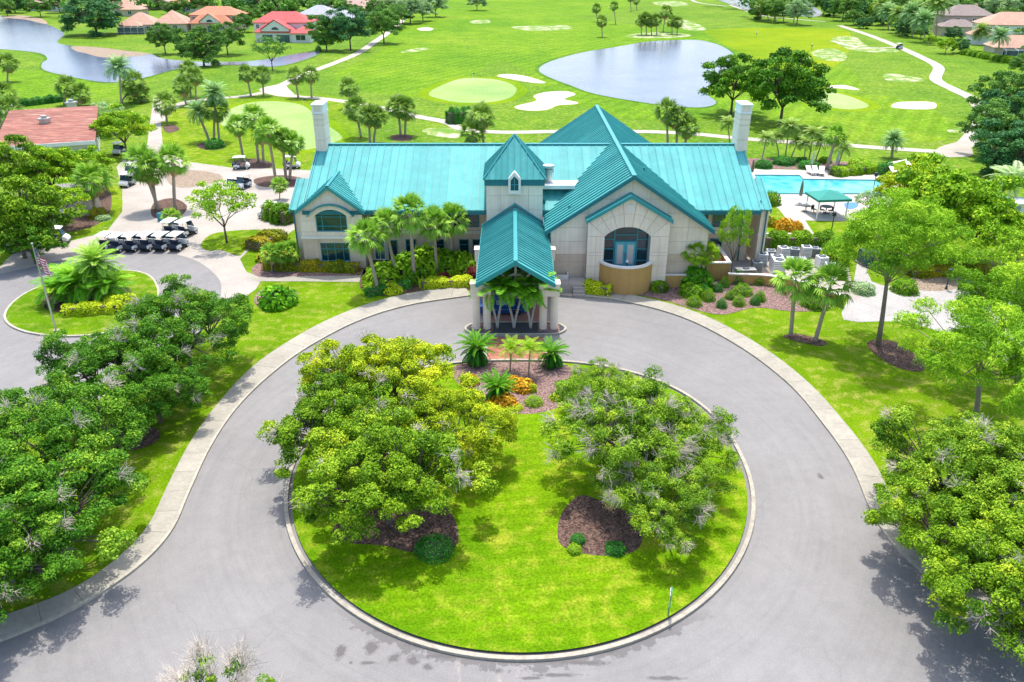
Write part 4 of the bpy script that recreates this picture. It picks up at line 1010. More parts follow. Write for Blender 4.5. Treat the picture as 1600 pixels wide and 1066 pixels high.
def crown_centers(rng, rx, ry, rz, n, low=-.25, inner=.25, lump=.22, jit=(-.16, .12)):
    D = unit(rng.normal(size=(n*6,3))); D = D[D[:,2] > low]
    # spread evenly: greedy farthest choice
    pick = [0]; d = np.linalg.norm(D - D[0], axis=1)
    for _ in range(min(n, len(D))-1):
        i = int(d.argmax()); pick.append(i); d = np.minimum(d, np.linalg.norm(D - D[i], axis=1))
    D = D[pick]; ph = rng.uniform(0, 6.28, 4)
    a = np.arctan2(D[:,1], D[:,0]); R = 1 + lump*np.sin(3*a+ph[0])*.6 + lump*.6*np.sin(5*a+ph[1]) + rng.uniform(*jit, len(D))
    R = np.where(rng.random(len(D)) < inner, R*rng.uniform(.45,.8,len(D)), R)
    return D*R[:,None]*np.array([rx, ry, rz])
def lobe_centers(rng, rx, ry, rz, lobes, per, rl, low, inner, lump):
    """boughs: big lobes over the crown, each a mound of smaller clumps, with clefts between"""
    A = crown_centers(rng, rx, ry, rz, lobes, low, inner, lump, (-.24, .20)); out = []
    for a in A:
        r = rl*rng.uniform(.7, 1.25); D = unit(rng.normal(size=(per,3)) + unit(a)*.5 + np.array([0,0,.55])); out.append(a + D*r*rng.uniform(.55,1.0,(per,1))*np.array([1,1,.6]))
    return np.concatenate(out), np.repeat(rng.normal(size=len(A)), per)
def crown_mesh(name, seed, rx, ry, rz, n, rc, m, L, W, mat, low=-.25, inner=.25, flat=.72, gaps=0.0, lump=.22, tint0=.42, tvar=.16, rl=0):
    rng = np.random.default_rng(seed)
    if rl: C, lt = lobe_centers(rng, rx, ry, rz, max(8, n//6), 6, rl, low, inner, lump)
    else: C = crown_centers(rng, rx, ry, rz, n, low, inner, lump); lt = np.zeros(len(C))
    if gaps: kp = rng.random(len(C)) > gaps; C = C[kp]; lt = lt[kp]
    rcs = rc*rng.uniform(.6, 1.3, len(C)); t = tint0 + rng.normal(size=len(C))*tvar*.7 + lt*.12
    Q, ti = clump_leaves(rng, C, rcs, m, L, W, t, flat)
    return quad_mesh(name, Q, ti, mat), C
def limb_mesh(name, seed, C, zc, trunk_r, fork, mat, share=.6, lean=(0,0), stems=1):
    """trunk with tapered limbs reaching into the leaf clumps"""
    rng = np.random.default_rng(seed); mb = MB()
    for s in range(stems):
        a0 = 6.28*s/stems; ox, oy = (.25*math.cos(a0), .25*math.sin(a0)) if stems > 1 else (0, 0)
        tp = Vector((lean[0]+ox*2.2, lean[1]+oy*2.2, fork))
        mb.tube([(ox,oy,-.15),(ox*1.05,oy*1.05,.25),(ox*1.4+lean[0]*.4,oy*1.4+lean[1]*.4,fork*.55),tuple(tp)], [trunk_r*1.35,trunk_r,trunk_r*.86,trunk_r*.72], 9)
        sel = C[(rng.random(len(C)) < share)]
        if stems > 1: sel = sel[(np.arctan2(sel[:,1], sel[:,0]) % 6.283 // (6.283/stems)).astype(int) == s]
        # main limbs by direction, then branchlets
        K = 6; ang = np.arctan2(sel[:,1], sel[:,0])
        for k in range(K):
            g = sel[(ang > -3.1416 + 6.2832*k/K) & (ang <= -3.1416 + 6.2832*(k+1)/K)]
            if len(g) == 0: continue
            mean = Vector(g.mean(0)) + Vector((0,0,zc)); mid = tp.lerp(mean, .62) - Vector((0,0,.25))
            mb.tube([tuple(tp - Vector((0,0,.1))), tuple(tp.lerp(mid,.5)+Vector((rng.normal()*.15,rng.normal()*.15,.1))), tuple(mid)], [trunk_r*.55,trunk_r*.42,trunk_r*.28], 6)
            for c in g:
                e = Vector(c) + Vector((0,0,zc)); q = mid.lerp(e, .55) + Vector(rng.normal(size=3))*.15
                mb.tube([tuple(mid), tuple(q), tuple(e)], [trunk_r*.22,trunk_r*.13,.02], 5, cap=False)
    V = mb; me = bpy.data.meshes.new(name); me.from_pydata(V.v, [], V.f); me.materials.append(mat)
    me.polygons.foreach_set('use_smooth', [True]*len(me.polygons)); me.update(); return me
def twig_mesh(name, seed, C, k, zc, length, mat, rad=.014):
    """bare grey dead twigs fanning out of some clumps"""
    rng = np.random.default_rng(seed); mb = MB(); sel = C[rng.permutation(len(C))[:k]]
    for c in sel:
        p0 = Vector(c*1.02) + Vector((0,0,zc+.2)); out = Vector(unit(c + np.array([0,0,.3]))) 
        for i in range(22):
            d = (out + Vector(rng.normal(size=3))*.6).normalized(); l = length*rng.uniform(.5,1.2)
            p1 = p0 + d*l*.55 + Vector(rng.normal(size=3))*.06; p2 = p1 + (d + Vector(rng.normal(size=3))*.4).normalized()*l*.5
            mb.tube([tuple(p0),tuple(p1),tuple(p2)], [rad*1.7,rad,rad*.5], 3, cap=False)
            for j in range(2):
                e = p1 + (d + Vector(rng.normal(size=3))*.8).normalized()*l*.4; mb.tube([tuple(p1),tuple(e)], [rad*.8,rad*.4], 3, cap=False)
    me = bpy.data.meshes.new(name); me.from_pydata(mb.v, [], mb.f); me.materials.append(mat); me.update(); return me

def mk(name, me, parent, loc=(0,0,0), scale=None, rz=0.0):
    o = bpy.data.objects.new(name, me); col.objects.link(o)
    if parent is not None: o.parent = parent
    o.location = loc
    if scale is not None: o.scale = scale
    o.rotation_euler = (0,0,rz); return o
def tree(name, loc, label, cat, proto, mat=None, s=1.0, sz=None, rz=0.0, group=None, twigs=False, z=0.0):
    """proto = dict(crown, limbs, zc, twig)"""
    t = thing(name, (loc[0], loc[1], z), label, cat, group)
    t.rotation_euler = (0,0,rz); t.scale = (s, s, sz or s)
    c = mk('crown', proto['crown'], t, (0,0,proto['zc']))
    if mat is not None: setmat(c, mat)
    mk('trunk', proto['limbs'], t)
    if twigs and proto.get('twig'): mk('dead_twigs', proto['twig'], t)['kind'] = 'stuff'
    return t
def proto_tree(nm, seed, rx, ry, rz, zc, n, rc, m, L, W, mat, tr, fork, bark, twig=0, share=.6, stems=1, twl=1.0, **kw):
    me, C = crown_mesh(nm+'_crown', seed, rx, ry, rz, n, rc, m, L, W, mat, **kw)
    lm = limb_mesh(nm+'_limbs', seed+1, C, zc, tr, fork, bark, share, stems=stems)
    d = dict(crown=me, limbs=lm, zc=zc)
    if twig: d['twig'] = twig_mesh(nm+'_twigs', seed+2, C, twig, zc, twl, M_twig)
    return d

# big live oaks near the camera
KO = dict(low=-.35, inner=.12)
OAK = [proto_tree('oak_a', 11, 4.3, 4.3, 2.3, 3.9, 330, .58, 260, .165, .10, M_oak, .24, 1.9, M_bark, twig=12, twl=1.0, share=.45, lump=.26, gaps=.09, rl=1.15, **KO),
       proto_tree('oak_b', 23, 4.7, 4.1, 2.1, 3.8, 330, .57, 260, .165, .10, M_oak, .26, 1.7, M_bark, twig=13, twl=1.0, share=.45, lump=.3, gaps=.09, rl=1.15, **KO),
       proto_tree('oak_c', 37, 4.6, 4.6, 2.0, 3.9, 312, .58, 220, .155, .085, M_oakr, .24, 1.8, M_bark, twig=30, twl=1.15, share=.5, lump=.3, gaps=.16, rl=1.15, **KO),
       proto_tree('oak_d', 49, 4.2, 4.7, 2.3, 4.0, 330, .57, 250, .18, .08, M_oakd, .24, 1.8, M_bark, twig=14, twl=1.0, share=.45, lump=.3, gaps=.09, rl=1.15, **KO)]
OAK.append(proto_tree('oak_bare', 57, 3.6, 3.6, 2.0, 3.6, 120, .42, 150, .15, .085, M_oakr, .2, 1.7, M_bark, twig=46, twl=1.5, share=.9, lump=.3, gaps=.55, rl=1.0, **KO))
def oakpx(i, cx, cy, r, label, mat, name='oak_tree', rz=0.0, twigs=True, hz=None, hc=None, group=None, z=.0):
    """crown centre photographed at (cx,cy); r = crown radius in metres"""
    s = r/5.7; h = (hz or s)*OAK[i]['zc']*1.05
    x, y = G(cx, cy, h + z)
    return tree(name, (x, y), label, 'tree', OAK[i], mat, s, hz or s, rz, group, twigs, z)
oakpx(0, 602, 738, 4.9, 'green oak at front left of the round island, over a ring of dark mulch', M_oak, rz=.3, z=.3)
oakpx(1, 536, 655, 4.6, 'oak overhanging the road at the left edge of the round island', M_oak, rz=1.2, z=.3)
oakpx(1, 600, 588, 5.0, 'yellow-topped oak at the back left of the round island', M_oaky, rz=2.5, z=.25)
oakpx(0, 708, 660, 4.0, 'smallest yellowing oak on the island beside the pink mulch bed', M_oaky, rz=4.0, z=.3)
oakpx(2, 978, 665, 4.9, 'sparse oak with many grey dead twigs on the right half of the island', M_oakr, rz=.2, z=.3)
oakpx(2, 1042, 688, 4.0, 'thin leaning oak at the right rim of the island near the kerb', M_oakr, rz=2.2, z=.3)
oakpx(2, 935, 602, 2.7, 'small bare-twigged oak on the island just right of the pink mulch bed', M_oakr, rz=3.3, z=.25)
oakpx(2, 1040, 775, 3.4, 'low grey-twigged oak leaning over the front right mulch bed on the island', M_oakr, rz=4.4, z=.3)
L_ = 'left oaks between the two drives'
oakpx(3, 285, 510, 5.3, 'dark oak beside the flagpole drive, nearest the clubhouse of the left row', M_oakd, rz=.4, group=L_)
oakpx(3, 185, 575, 5.0, 'dark oak second from the clubhouse in the left row', M_oakd, rz=1.5, group=L_)
oakpx(0, 240, 610, 3.6, 'oak over bare mulch close to the left sidewalk', M_oakd, rz=2.5, group=L_)
oakpx(3, 70, 690, 5.4, 'spreading dark oak at the left edge, mid height of the picture', M_oakd, rz=3.2, group=L_)
oakpx(1, 30, 810, 5.2, 'dark oak at the left edge shading the sidewalk corner', M_oakd, rz=4.1, group=L_)
oakpx(3, -30, 885, 4.2, 'nearest dark oak at lower left beside the sidewalk', M_oakd, rz=5.0, group=L_)
R_ = 'right oaks beside the loop road'
oakpx(3, 1515, 735, 4.9, 'bushy oak on the right lawn behind the road corner', M_oakr, rz=.9, group=R_)
oakpx(1, 1532, 850, 4.5, 'yellow-green oak hanging over the right end of the sidewalk', M_oak, rz=2.0, group=R_)
oakpx(3, 1605, 930, 4.6, 'nearest oak at lower right casting shade on the asphalt', M_oak, rz=3.1, group=R_)
oakpx(3, 1610, 770, 4.8, 'oak cut by the right edge of the picture', M_oakr, rz=4.2, group=R_)
oakpx(4, 340, 1112, 3.4, 'half-bare twiggy treetop at the bottom edge of the picture', M_oakr, rz=1.1, hz=.7)

# middle-distance broadleaf trees
MID = [proto_tree('mid_a', 61, 3.6, 3.6, 2.3, 4.0, 186, .58, 95, .27, .17, M_bright, .17, 1.8, M_bark, low=-.35, inner=.15, twig=6, rl=1.0),
       proto_tree('mid_b', 67, 3.4, 3.8, 2.6, 4.3, 234, .60, 95, .27, .17, M_far, .18, 2.0, M_bark, low=-.55, inner=.15, twig=4, rl=1.0),
       proto_tree('mid_c', 71, 3.4, 3.2, 2.2, 4.2, 46, .78, 110, .26, .16, M_bright, .13, 1.9, M_bark, low=-.3, inner=.3, gaps=.25, share=.95),
       proto_tree('mid_d', 73, 3.2, 3.2, 2.9, 3.5, 240, .62, 95, .29, .18, M_fard, .2, 1.4, M_bark, low=-.9, inner=.08, rl=.95)]
def midpx(i, cx, cy, r, label, mat, name='broadleaf_tree', rz=0.0, hz=None, group=None, twigs=False, cat='tree'):
    s = r/4.2; k = (hz or 1.0)*s; x, y = G(cx, cy, k*MID[i]['zc'])
    return tree(name, (x, y), label, cat, MID[i], mat, s, k, rz, group, twigs)
midpx(2, 345, 322, 4.3, 'airy small-leaved tree in the middle of the cart plaza', M_bright, rz=.4)
midpx(0, 1478, 322, 6.2, 'wide yellow-green tree between the pool and the service yard', M_bright, rz=.3)
midpx(0, 1440, 296, 4.4, 'yellow-flowered tree right behind the end of the pool', M_oaky, rz=1.7)
midpx(0, 1530, 355, 4.6, 'bright green tree right of the wide poolside tree', M_bright, rz=2.6)
midpx(2, 1570, 395, 4.2, 'thin yellow-green tree by the right edge above the service yard', M_bright, rz=3.6)
midpx(2, 1362, 315, 2.2, 'small pale tree on the pool deck', M_grey, rz=1.0)
midpx(2, 1150, 368, 1.9, 'slender sapling with loose foliage in front of the right wing', M_bright, name='sapling', rz=1.0, hz=2.5)
W_ = 'trees round the cart barn'
midpx(0, 190, 200, 4.4, 'leafy tree at the right end of the rusty barn roof', M_bright, rz=.2, group=W_)
midpx(2, 165, 180, 3.6, 'grey-green tree behind the barn roof corner', M_grey, rz=1.2, group=W_)
midpx(0, 128, 262, 3.8, 'bright yellow-green tree above the small shed', M_bright, rz=2.2, group=W_)
midpx(0, 75, 265, 4.2, 'tree in front of the white barn wall', M_bright, rz=3.2, group=W_)
midpx(1, 20, 262, 4.6, 'tree at the left edge in front of the barn', M_oakr, rz=4.2, group=W_)
midpx(0, 85, 318, 3.4, 'tree left of the small shed over the parked cart', M_bright, rz=5.2, group=W_, twigs=True)
midpx(1, 20, 335, 4.8, 'dark tree at the left edge above the concrete apron', M_oak, rz=.7, group=W_)
midpx(1, 45, 375, 2.6, 'low dark tree beside the people mover cart at left', M_oakd, rz=1.7, group=W_)
midpx(2, 290, 128, 3.0, 'pale thin tree among palms left of the practice green', M_grey, rz=2.0)
# shade trees by the centre lake
midpx(1, 1228, 132, 7.4, 'large spreading shade tree right of the lake', M_oakd, name='shade_tree', rz=.3)
midpx(1, 1148, 128, 6.2, 'dark shade tree at the lake corner behind the right chimney', M_oakd, name='shade_tree', rz=1.9)
# lakeside trees on the left
F_ = 'trees by the left lake'
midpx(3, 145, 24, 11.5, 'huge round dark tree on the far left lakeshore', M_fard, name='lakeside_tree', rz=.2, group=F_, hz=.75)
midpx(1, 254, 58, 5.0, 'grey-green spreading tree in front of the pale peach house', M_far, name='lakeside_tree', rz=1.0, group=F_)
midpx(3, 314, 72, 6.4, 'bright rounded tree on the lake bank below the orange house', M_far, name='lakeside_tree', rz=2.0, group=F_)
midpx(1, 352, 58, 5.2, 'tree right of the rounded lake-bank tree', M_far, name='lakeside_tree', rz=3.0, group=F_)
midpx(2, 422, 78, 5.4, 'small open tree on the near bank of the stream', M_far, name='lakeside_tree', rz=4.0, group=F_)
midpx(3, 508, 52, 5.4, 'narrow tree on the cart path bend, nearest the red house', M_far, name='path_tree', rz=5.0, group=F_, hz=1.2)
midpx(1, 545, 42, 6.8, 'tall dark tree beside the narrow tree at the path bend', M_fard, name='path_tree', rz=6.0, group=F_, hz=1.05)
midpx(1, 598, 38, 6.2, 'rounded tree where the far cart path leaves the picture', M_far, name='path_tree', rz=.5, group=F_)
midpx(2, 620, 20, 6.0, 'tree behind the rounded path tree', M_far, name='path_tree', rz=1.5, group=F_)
# background belts of trees: (x, y, radius, kind, material)
B_ = 'trees between the far houses'
rb = random.Random(5)
BELT = [(60,10,7,1,0),(20,4,8,3,1),(90,4,7,1,0),(175,8,6,0,2),(268,12,6,3,0),(290,8,7,1,0),(318,4,7,1,0),(365,6,7,3,1),(392,22,6,1,0),(405,6,9,3,1),(440,4,9,1,0),(480,2,8,3,0),(520,4,7,1,0),(575,2,8,3,1),(585,12,6,1,0),
        (600,22,6,1,0),(640,10,9,1,3),(660,14,7,1,3),(680,5,8,1,3),(745,2,7,1,3),(555,20,6,1,0),(1190,12,8,3,0),(1212,14,7,1,0),(1248,16,7,1,3),(1225,6,8,3,0),(1290,4,8,1,0),(1320,8,8,1,0),(1350,18,6,3,1),(1375,16,6,1,2),(1400,4,8,1,0),
        (1395,24,5,1,0),(1430,10,8,3,0),(1460,6,8,1,0),(1500,2,9,3,0),(1530,6,9,1,0),(1565,8,9,1,3),(1600,12,8,3,0),(1480,70,3.6,0,2),(1503,72,3.4,3,1),(1440,50,3.2,1,0),(1455,62,2.6,0,2),(1420,30,5,1,0),(1380,30,4,3,1),(1365,30,4,1,0),(1600,100,4,1,0),(1625,85,5,1,0)]
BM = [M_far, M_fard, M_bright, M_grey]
BELT += [(8,10,6,1,0),(44,2,7,3,0),(110,14,5,1,0),(165,2,6,3,1),(205,6,6,1,0),(240,4,6,3,0),(282,26,5,1,0),(345,24,5,3,1),(380,34,5,1,0),(415,14,6,1,0),(455,12,6,3,0),(470,24,5,1,0),(500,8,7,3,1),(535,10,6,1,0),(565,26,5,3,0),(610,6,8,1,3),(628,24,6,1,0),
         (1305,10,7,3,1),(1335,26,5,1,0),(1362,6,8,3,0),(1390,14,6,1,0),(1412,44,4.5,3,1),(1430,34,5,1,0),(1446,22,6,3,1),(1470,30,5,1,0),(1485,16,6,3,0),(1515,14,7,1,0),(1545,18,6,3,1),(1575,24,5,1,0),(1490,52,4,3,1),(1610,60,6,1,0),(1350,36,4,3,1)]
_TENS = ['', '', 'twenty', 'thirty', 'forty', 'fifty', 'sixty']
ORD = ['first','second','third','fourth','fifth','sixth','seventh','eighth','ninth','tenth','eleventh','twelfth','thirteenth','fourteenth','fifteenth','sixteenth','seventeenth','eighteenth','nineteenth','twentieth','twenty-first','twenty-second','twenty-third','twenty-fourth','twenty-fifth','twenty-sixth','twenty-seventh']
while len(ORD) < 69: ORD.append(_TENS[(len(ORD)+1)//10] + ('-' + ORD[(len(ORD)+1) % 10 - 1] if (len(ORD)+1) % 10 else 'ieth').replace('tyieth', 'tieth'))
ORD = [o.replace('tyieth', 'tieth') for o in ORD]
BELT.sort(); nleft = sum(1 for b in BELT if b[0] < 760)
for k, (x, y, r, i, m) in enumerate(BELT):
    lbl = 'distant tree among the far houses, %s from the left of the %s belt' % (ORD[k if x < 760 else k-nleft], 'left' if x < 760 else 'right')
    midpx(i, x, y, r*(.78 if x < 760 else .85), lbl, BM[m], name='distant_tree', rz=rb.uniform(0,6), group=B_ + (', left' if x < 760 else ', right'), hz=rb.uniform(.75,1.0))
E2_ = 'dense trees on the right edge'
for k, (x, y, r, i, m, lb) in enumerate([(1570,150,5.5,3,0,'dense tree at the right edge, topmost beside the path bend'),(1600,190,6,3,1,'dense dark tree cut by the right edge beside the path junction'),(1565,195,5.0,1,0,'dense tree nearest the path bend on the right'),(1580,235,4.6,3,1,'lowest of the dense trees at the right path junction')]):
    midpx(i, x, y, r, lb, BM[m], name='dense_tree', rz=k*1.3, group=E2_)

# pines: tall bare trunk and loose clouds of needles
def pine(name, base, top, r, label, seed, s=1.0, low=-.3, n=64, m=620):
    bx, by = G(*base); h = height_at(top[1], by); tx = G(top[0], top[1], h)[0]
    rng = np.random.default_rng(seed); C = crown_centers(rng, r, r, r*.72, n, low, .3, .3)
    Q, ti = clump_leaves(rng, C, r*.22*rng.uniform(.7,1.3,len(C)), m, .30, .055, .5+rng.normal(size=len(C))*.14, .75, .3)
    me = quad_mesh(name+'_needles', Q, ti, M_pine); t = thing(name, (bx, by, 0), label, 'tree')
    mk('crown', me, t, (tx-bx, 0, h)); mb = MB(); dx = tx-bx
    mb.tube([(0,0,-.1),(dx*.25,0,h*.3),(dx*.6,0,h*.62),(dx,0,h*.98)], [.24,.19,.15,.07], 9)
    for c in C[::2]:
        z0 = h*rng.uniform(.62,.92); p0 = Vector((dx*z0/h,0,z0)); e = Vector((c[0]+dx, c[1], c[2]+h)); mdl = p0.lerp(e,.5) + Vector((0,0,-.2))
        mb.tube([tuple(p0),tuple(mdl),tuple(e)], [.06,.04,.015], 5, cap=False)
    mb.build('trunk', M_pinebark, None, smooth=True, origin=(0,0,0)).parent = t
    return t
pine('pine_tree', (1372,540), (1393,385), 4.3, 'tall pine with bare trunk and round bright crown on the right lawn', 5)
pine('pine_tree', (1522,668), (1535,555), 3.9, 'forked yellow-green pine at the right edge above the dark oaks', 6, n=54)
pine('pine_tree', (1590,600), (1585,480), 3.6, 'pine cut by the right edge beside the service yard', 7, n=48)

# ---- palms
def fan_frond(rng, L, petiole, nl=13, droop=.35, spread=2.7, w=.12):
    """costapalmate fan leaf along +x"""
    Q = [[(0,-.018,0),(0,.018,0),(petiole,.014,.02),(petiole,-.014,.02)]]; o = np.array([petiole,0,.02])
    for i in range(nl):
        a = (i/(nl-1)-.5)*spread; l = L*(1-.30*abs(a/spread*2)**1.5)*rng.uniform(.9,1.06); d = np.array([math.cos(a), math.sin(a), .10*math.cos(3*a)]); s = np.array([-d[1], d[0], 0])*w
        mid = o + d*l*.55; tip = o + d*l*.97 + np.array([0,0,-droop*l*rng.uniform(.5,1.1)])
        Q.append([o, mid - s*.5 + (0,0,.03), tip, mid + s*.5])
        Q.append([mid - s*.5 + (0,0,.03), tip*.5+mid*.5 - s*.2, tip, mid + s*.1])
    return np.array([[np.asarray(p, float) for p in q] for q in Q])
def feather_frond(rng, L, n=22, arch=.55, leaf=.42, w=.045, vee=.35, hang=.25):
    """pinnate leaf along +x, arching down"""
    Q = []; pts = []
    for i in range(9):
        t = i/8; pts.append(np.array([L*(t - .18*arch*t*t), 0, L*(.32*t - arch*t*t)]))
    for a, b in zip(pts, pts[1:]): Q.append([a+(0,-.02,0), a+(0,.02,0), b+(0,.014,0), b+(0,-.014,0)])
    for i in range(n):
        t = .12 + .88*i/(n-1); k = min(7, int(t*8)); f = t*8-k; p = pts[k]*(1-f)+pts[k+1]*f; tg = unit(pts[k+1]-pts[k])
        l = leaf*math.sin(math.pi*min(1,(.18+.78*t)))**.6 * rng.uniform(.9,1.1)
        for s in (-1, 1):
            d = unit(tg*.55 + np.array([0,s,vee]) ); e = p + d*l + np.array([0,0,-hang*l]); m = p + d*l*.5
            sd = tg*w
            Q.append([p, m - sd*.5, e, m + sd*.5])
    return np.array([[np.asarray(p, float) for p in q] for q in Q])
def rot(Q, az, el, roll=0):
    ce, se = math.cos(el), math.sin(el); ca, sa = math.cos(az), math.sin(az)
    cr, sr = math.cos(roll), math.sin(roll)
    Rx = np.array([[1,0,0],[0,cr,-sr],[0,sr,cr]]); Ry = np.array([[ce,0,-se],[0,1,0],[se,0,ce]]); Rz = np.array([[ca,-sa,0],[sa,ca,0],[0,0,1]])
    return Q @ (Rz @ Ry @ Rx).T
def head_angles(rng, n, lo, hi):
    g = math.pi*(3-math.sqrt(5)); return [(i*g + rng.normal()*.12, lo + (hi-lo)*((i+.5)/n)**.85 + rng.normal()*.06) for i in range(n)]
def sabal_head(seed, n=40, dead=11, L=.95, pet=.95):
    rng = np.random.default_rng(seed); qs, ts = [], []; ds, dt = [], []
    for az, el in head_angles(rng, n, -.75, 1.35):
        f = fan_frond(rng, L*rng.uniform(.85,1.1), pet*rng.uniform(.8,1.1), droop=.55 if el < .3 else .3)
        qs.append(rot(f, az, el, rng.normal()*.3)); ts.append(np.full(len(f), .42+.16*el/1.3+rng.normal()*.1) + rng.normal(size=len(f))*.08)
    for az, el in head_angles(rng, dead, -1.35, -.85):
        f = fan_frond(rng, L*.8, pet*.7, droop=.6, spread=1.5); ds.append(rot(f, az, el)); dt.append(np.full(len(f), .4+rng.normal()*.2))
    a = quad_mesh('sabal_crown', np.concatenate(qs), np.concatenate(ts), M_frond); b = quad_mesh('sabal_dead', np.concatenate(ds), np.concatenate(dt), M_dead)
    return a, b
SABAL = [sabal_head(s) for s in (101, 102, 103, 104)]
def feather_head(seed, n, L, arch, leaf, mat, lo=-.5, hi=1.25, nl=22, **kw):
    rng = np.random.default_rng(seed); qs, ts = [], []
    for az, el in head_angles(rng, n, lo, hi):
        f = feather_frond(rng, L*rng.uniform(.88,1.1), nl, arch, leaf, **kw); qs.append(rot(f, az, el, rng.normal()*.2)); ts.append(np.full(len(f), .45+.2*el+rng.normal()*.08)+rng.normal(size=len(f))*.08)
    return quad_mesh('feather_crown', np.concatenate(qs), np.concatenate(ts), mat)
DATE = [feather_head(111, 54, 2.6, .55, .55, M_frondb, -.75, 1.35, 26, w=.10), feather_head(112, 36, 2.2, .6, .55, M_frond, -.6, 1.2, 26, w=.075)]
def trunk_mesh(dx, dy, h, r0, r1, seed=0, boots=True):
    rng = np.random.default_rng(seed); mb = MB(); n = 9; pts, rs = [], []
    for i in range(n+1):
        t = i/n; b = t*t*(3-2*t); pts.append((dx*(.35*t+.65*b), dy*(.35*t+.65*b), -.1 + (h+.1)*t)); rs.append((r0+(r1-r0)*t)*(1.18 if i == 0 else 1)*rng.uniform(.95,1.05))
    mb.tube(pts, rs, 9)
    return mb
def palm(base, top, label, kind='sabal', s=1.0, name=None, group=None, idx=0, hz=None, r=.17, mat=None, rz=None, cat='palm', z0=0.0):
    bx, by = G(*base, z0); h = height_at(top[1], by) - z0; tx = (G(top[0], top[1], h+z0)[0] - bx)
    t = thing(name or {'sabal':'cabbage_palm','date':'date_palm','queen':'feather_palm'}[kind], (bx, by, z0), label, cat, group)
    mb = trunk_mesh(tx, 0, h, r*1.1, r*.85, idx); o = mb.build('trunk', M_palmbark, None, smooth=True, origin=(0,0,0)); o.parent = t
    a = rz if rz is not None else (idx*1.7) % 6.28
    if kind == 'sabal':
        c, d = SABAL[idx % 4]; k = mk('crown', c, t, (tx,0,h), (s,s,s), a); mk('dead_fronds', d, t, (tx,0,h-.05), (s,s,s), a)
    else:
        k = mk('crown', DATE[0 if kind == 'date' else 1], t, (tx,0,h), (s,s,s), a)
    if mat: setmat(k, mat)
    return t
# near cabbage palms get every frond as a piece of its own
FR = {}
def frond_set(kind):
    if kind in FR: return FR[kind]
    out = []
    for s in range(4):
        rng = np.random.default_rng(200+s)
        if kind == 'sabal': q = fan_frond(rng, 1.0, .95, 15, .32); m = M_frond
        elif kind == 'sabal_low': q = fan_frond(rng, .98, 1.0, 15, .62); m = M_frond
        elif kind == 'dead': q = fan_frond(rng, .8, .7, 11, .6, 1.5); m = M_dead
        elif kind == 'christmas': q = feather_frond(rng, 1.9, 22, .62, .52, w=.10, vee=.4, hang=.22); m = M_frondg
        elif kind == 'pygmy': q = feather_frond(rng, 1.25, 18, .75, .34, w=.045, vee=.3, hang=.2); m = M_frond
        elif kind == 'sago': q = feather_frond(rng, 1.6, 26, .34, .17, w=.06, vee=.75, hang=.0); m = M_sago
        elif kind == 'sago_low': q = feather_frond(rng, 1.4, 24, .6, .24, w=.08, vee=.35, hang=.1); m = M_sagod
        elif kind == 'bird': q = np.concatenate([rot(fan_frond(rng, 1.0, 1.0, 3, .3, .22, .42),0,0)]); m = M_frondg
        out.append(quad_mesh(kind+'_frond', q, np.full(len(q), .5)+rng.normal(size=len(q))*.12, m))
    FR[kind] = out; return out
def add_fronds(t, kind, loc, n, lo, hi, s=1.0, seed=0, mat=None, nm='frond'):
    rng = np.random.default_rng(seed); fs = frond_set(kind)
    for i, (az, el) in enumerate(head_angles(rng, n, lo, hi)):
        o = mk(nm, fs[i % 4], t, loc); o.rotation_euler = (rng.normal()*.25, -el, az); k = s*rng.uniform(.88,1.1); o.scale = (k,k,k)
        if mat: setmat(o, mat)
def near_palm(base, top, label, s=1.0, idx=0, r=.17, n=34, group=None):
    bx, by = G(*base); h = height_at(top[1], by); tx = G(top[0], top[1], h)[0] - bx
    t = thing('cabbage_palm', (bx, by, 0), label, 'palm', group)
    o = trunk_mesh(tx, 0, h, r*1.1, r*.85, idx).build('trunk', M_palmbark, None, smooth=True, origin=(0,0,0)); o.parent = t
    add_fronds(t, 'sabal', (tx,0,h), n-12, .15, 1.4, s, 300+idx); add_fronds(t, 'sabal_low', (tx,0,h), 14, -.75, .15, s, 330+idx)
    add_fronds(t, 'dead', (tx,0,h-.05), 5, -1.3, -.9, s, 360+idx, nm='dead_frond')
FG = 'cabbage palms in front of the left wing'
near_palm((591,457), (572,372), 'leaning cabbage palm left of the front group, near the walkway', 1.12, 1, group=FG)
near_palm((620,442), (604,352), 'slim cabbage palm with a reddish boot, second from the left wing gable', 1.0, 2, .15, group=FG)
near_palm((648,443), (640,335), 'tallest cabbage palm before the left wing', 1.22, 3, .19, group=FG)
near_palm((683,432), (678,352), 'cabbage palm standing over the lime hedge', 1.12, 4, group=FG)
near_palm((704,421), (707,345), 'cabbage palm nearest the portico', 1.12, 5, group=FG)
near_palm((1235,525), (1243,438), 'left one of two cabbage palms on the right lawn', 1.2, 6, .17)
near_palm((1274,533), (1297,450), 'right leaning one of two cabbage palms on the right lawn', 1.2, 7, .17)
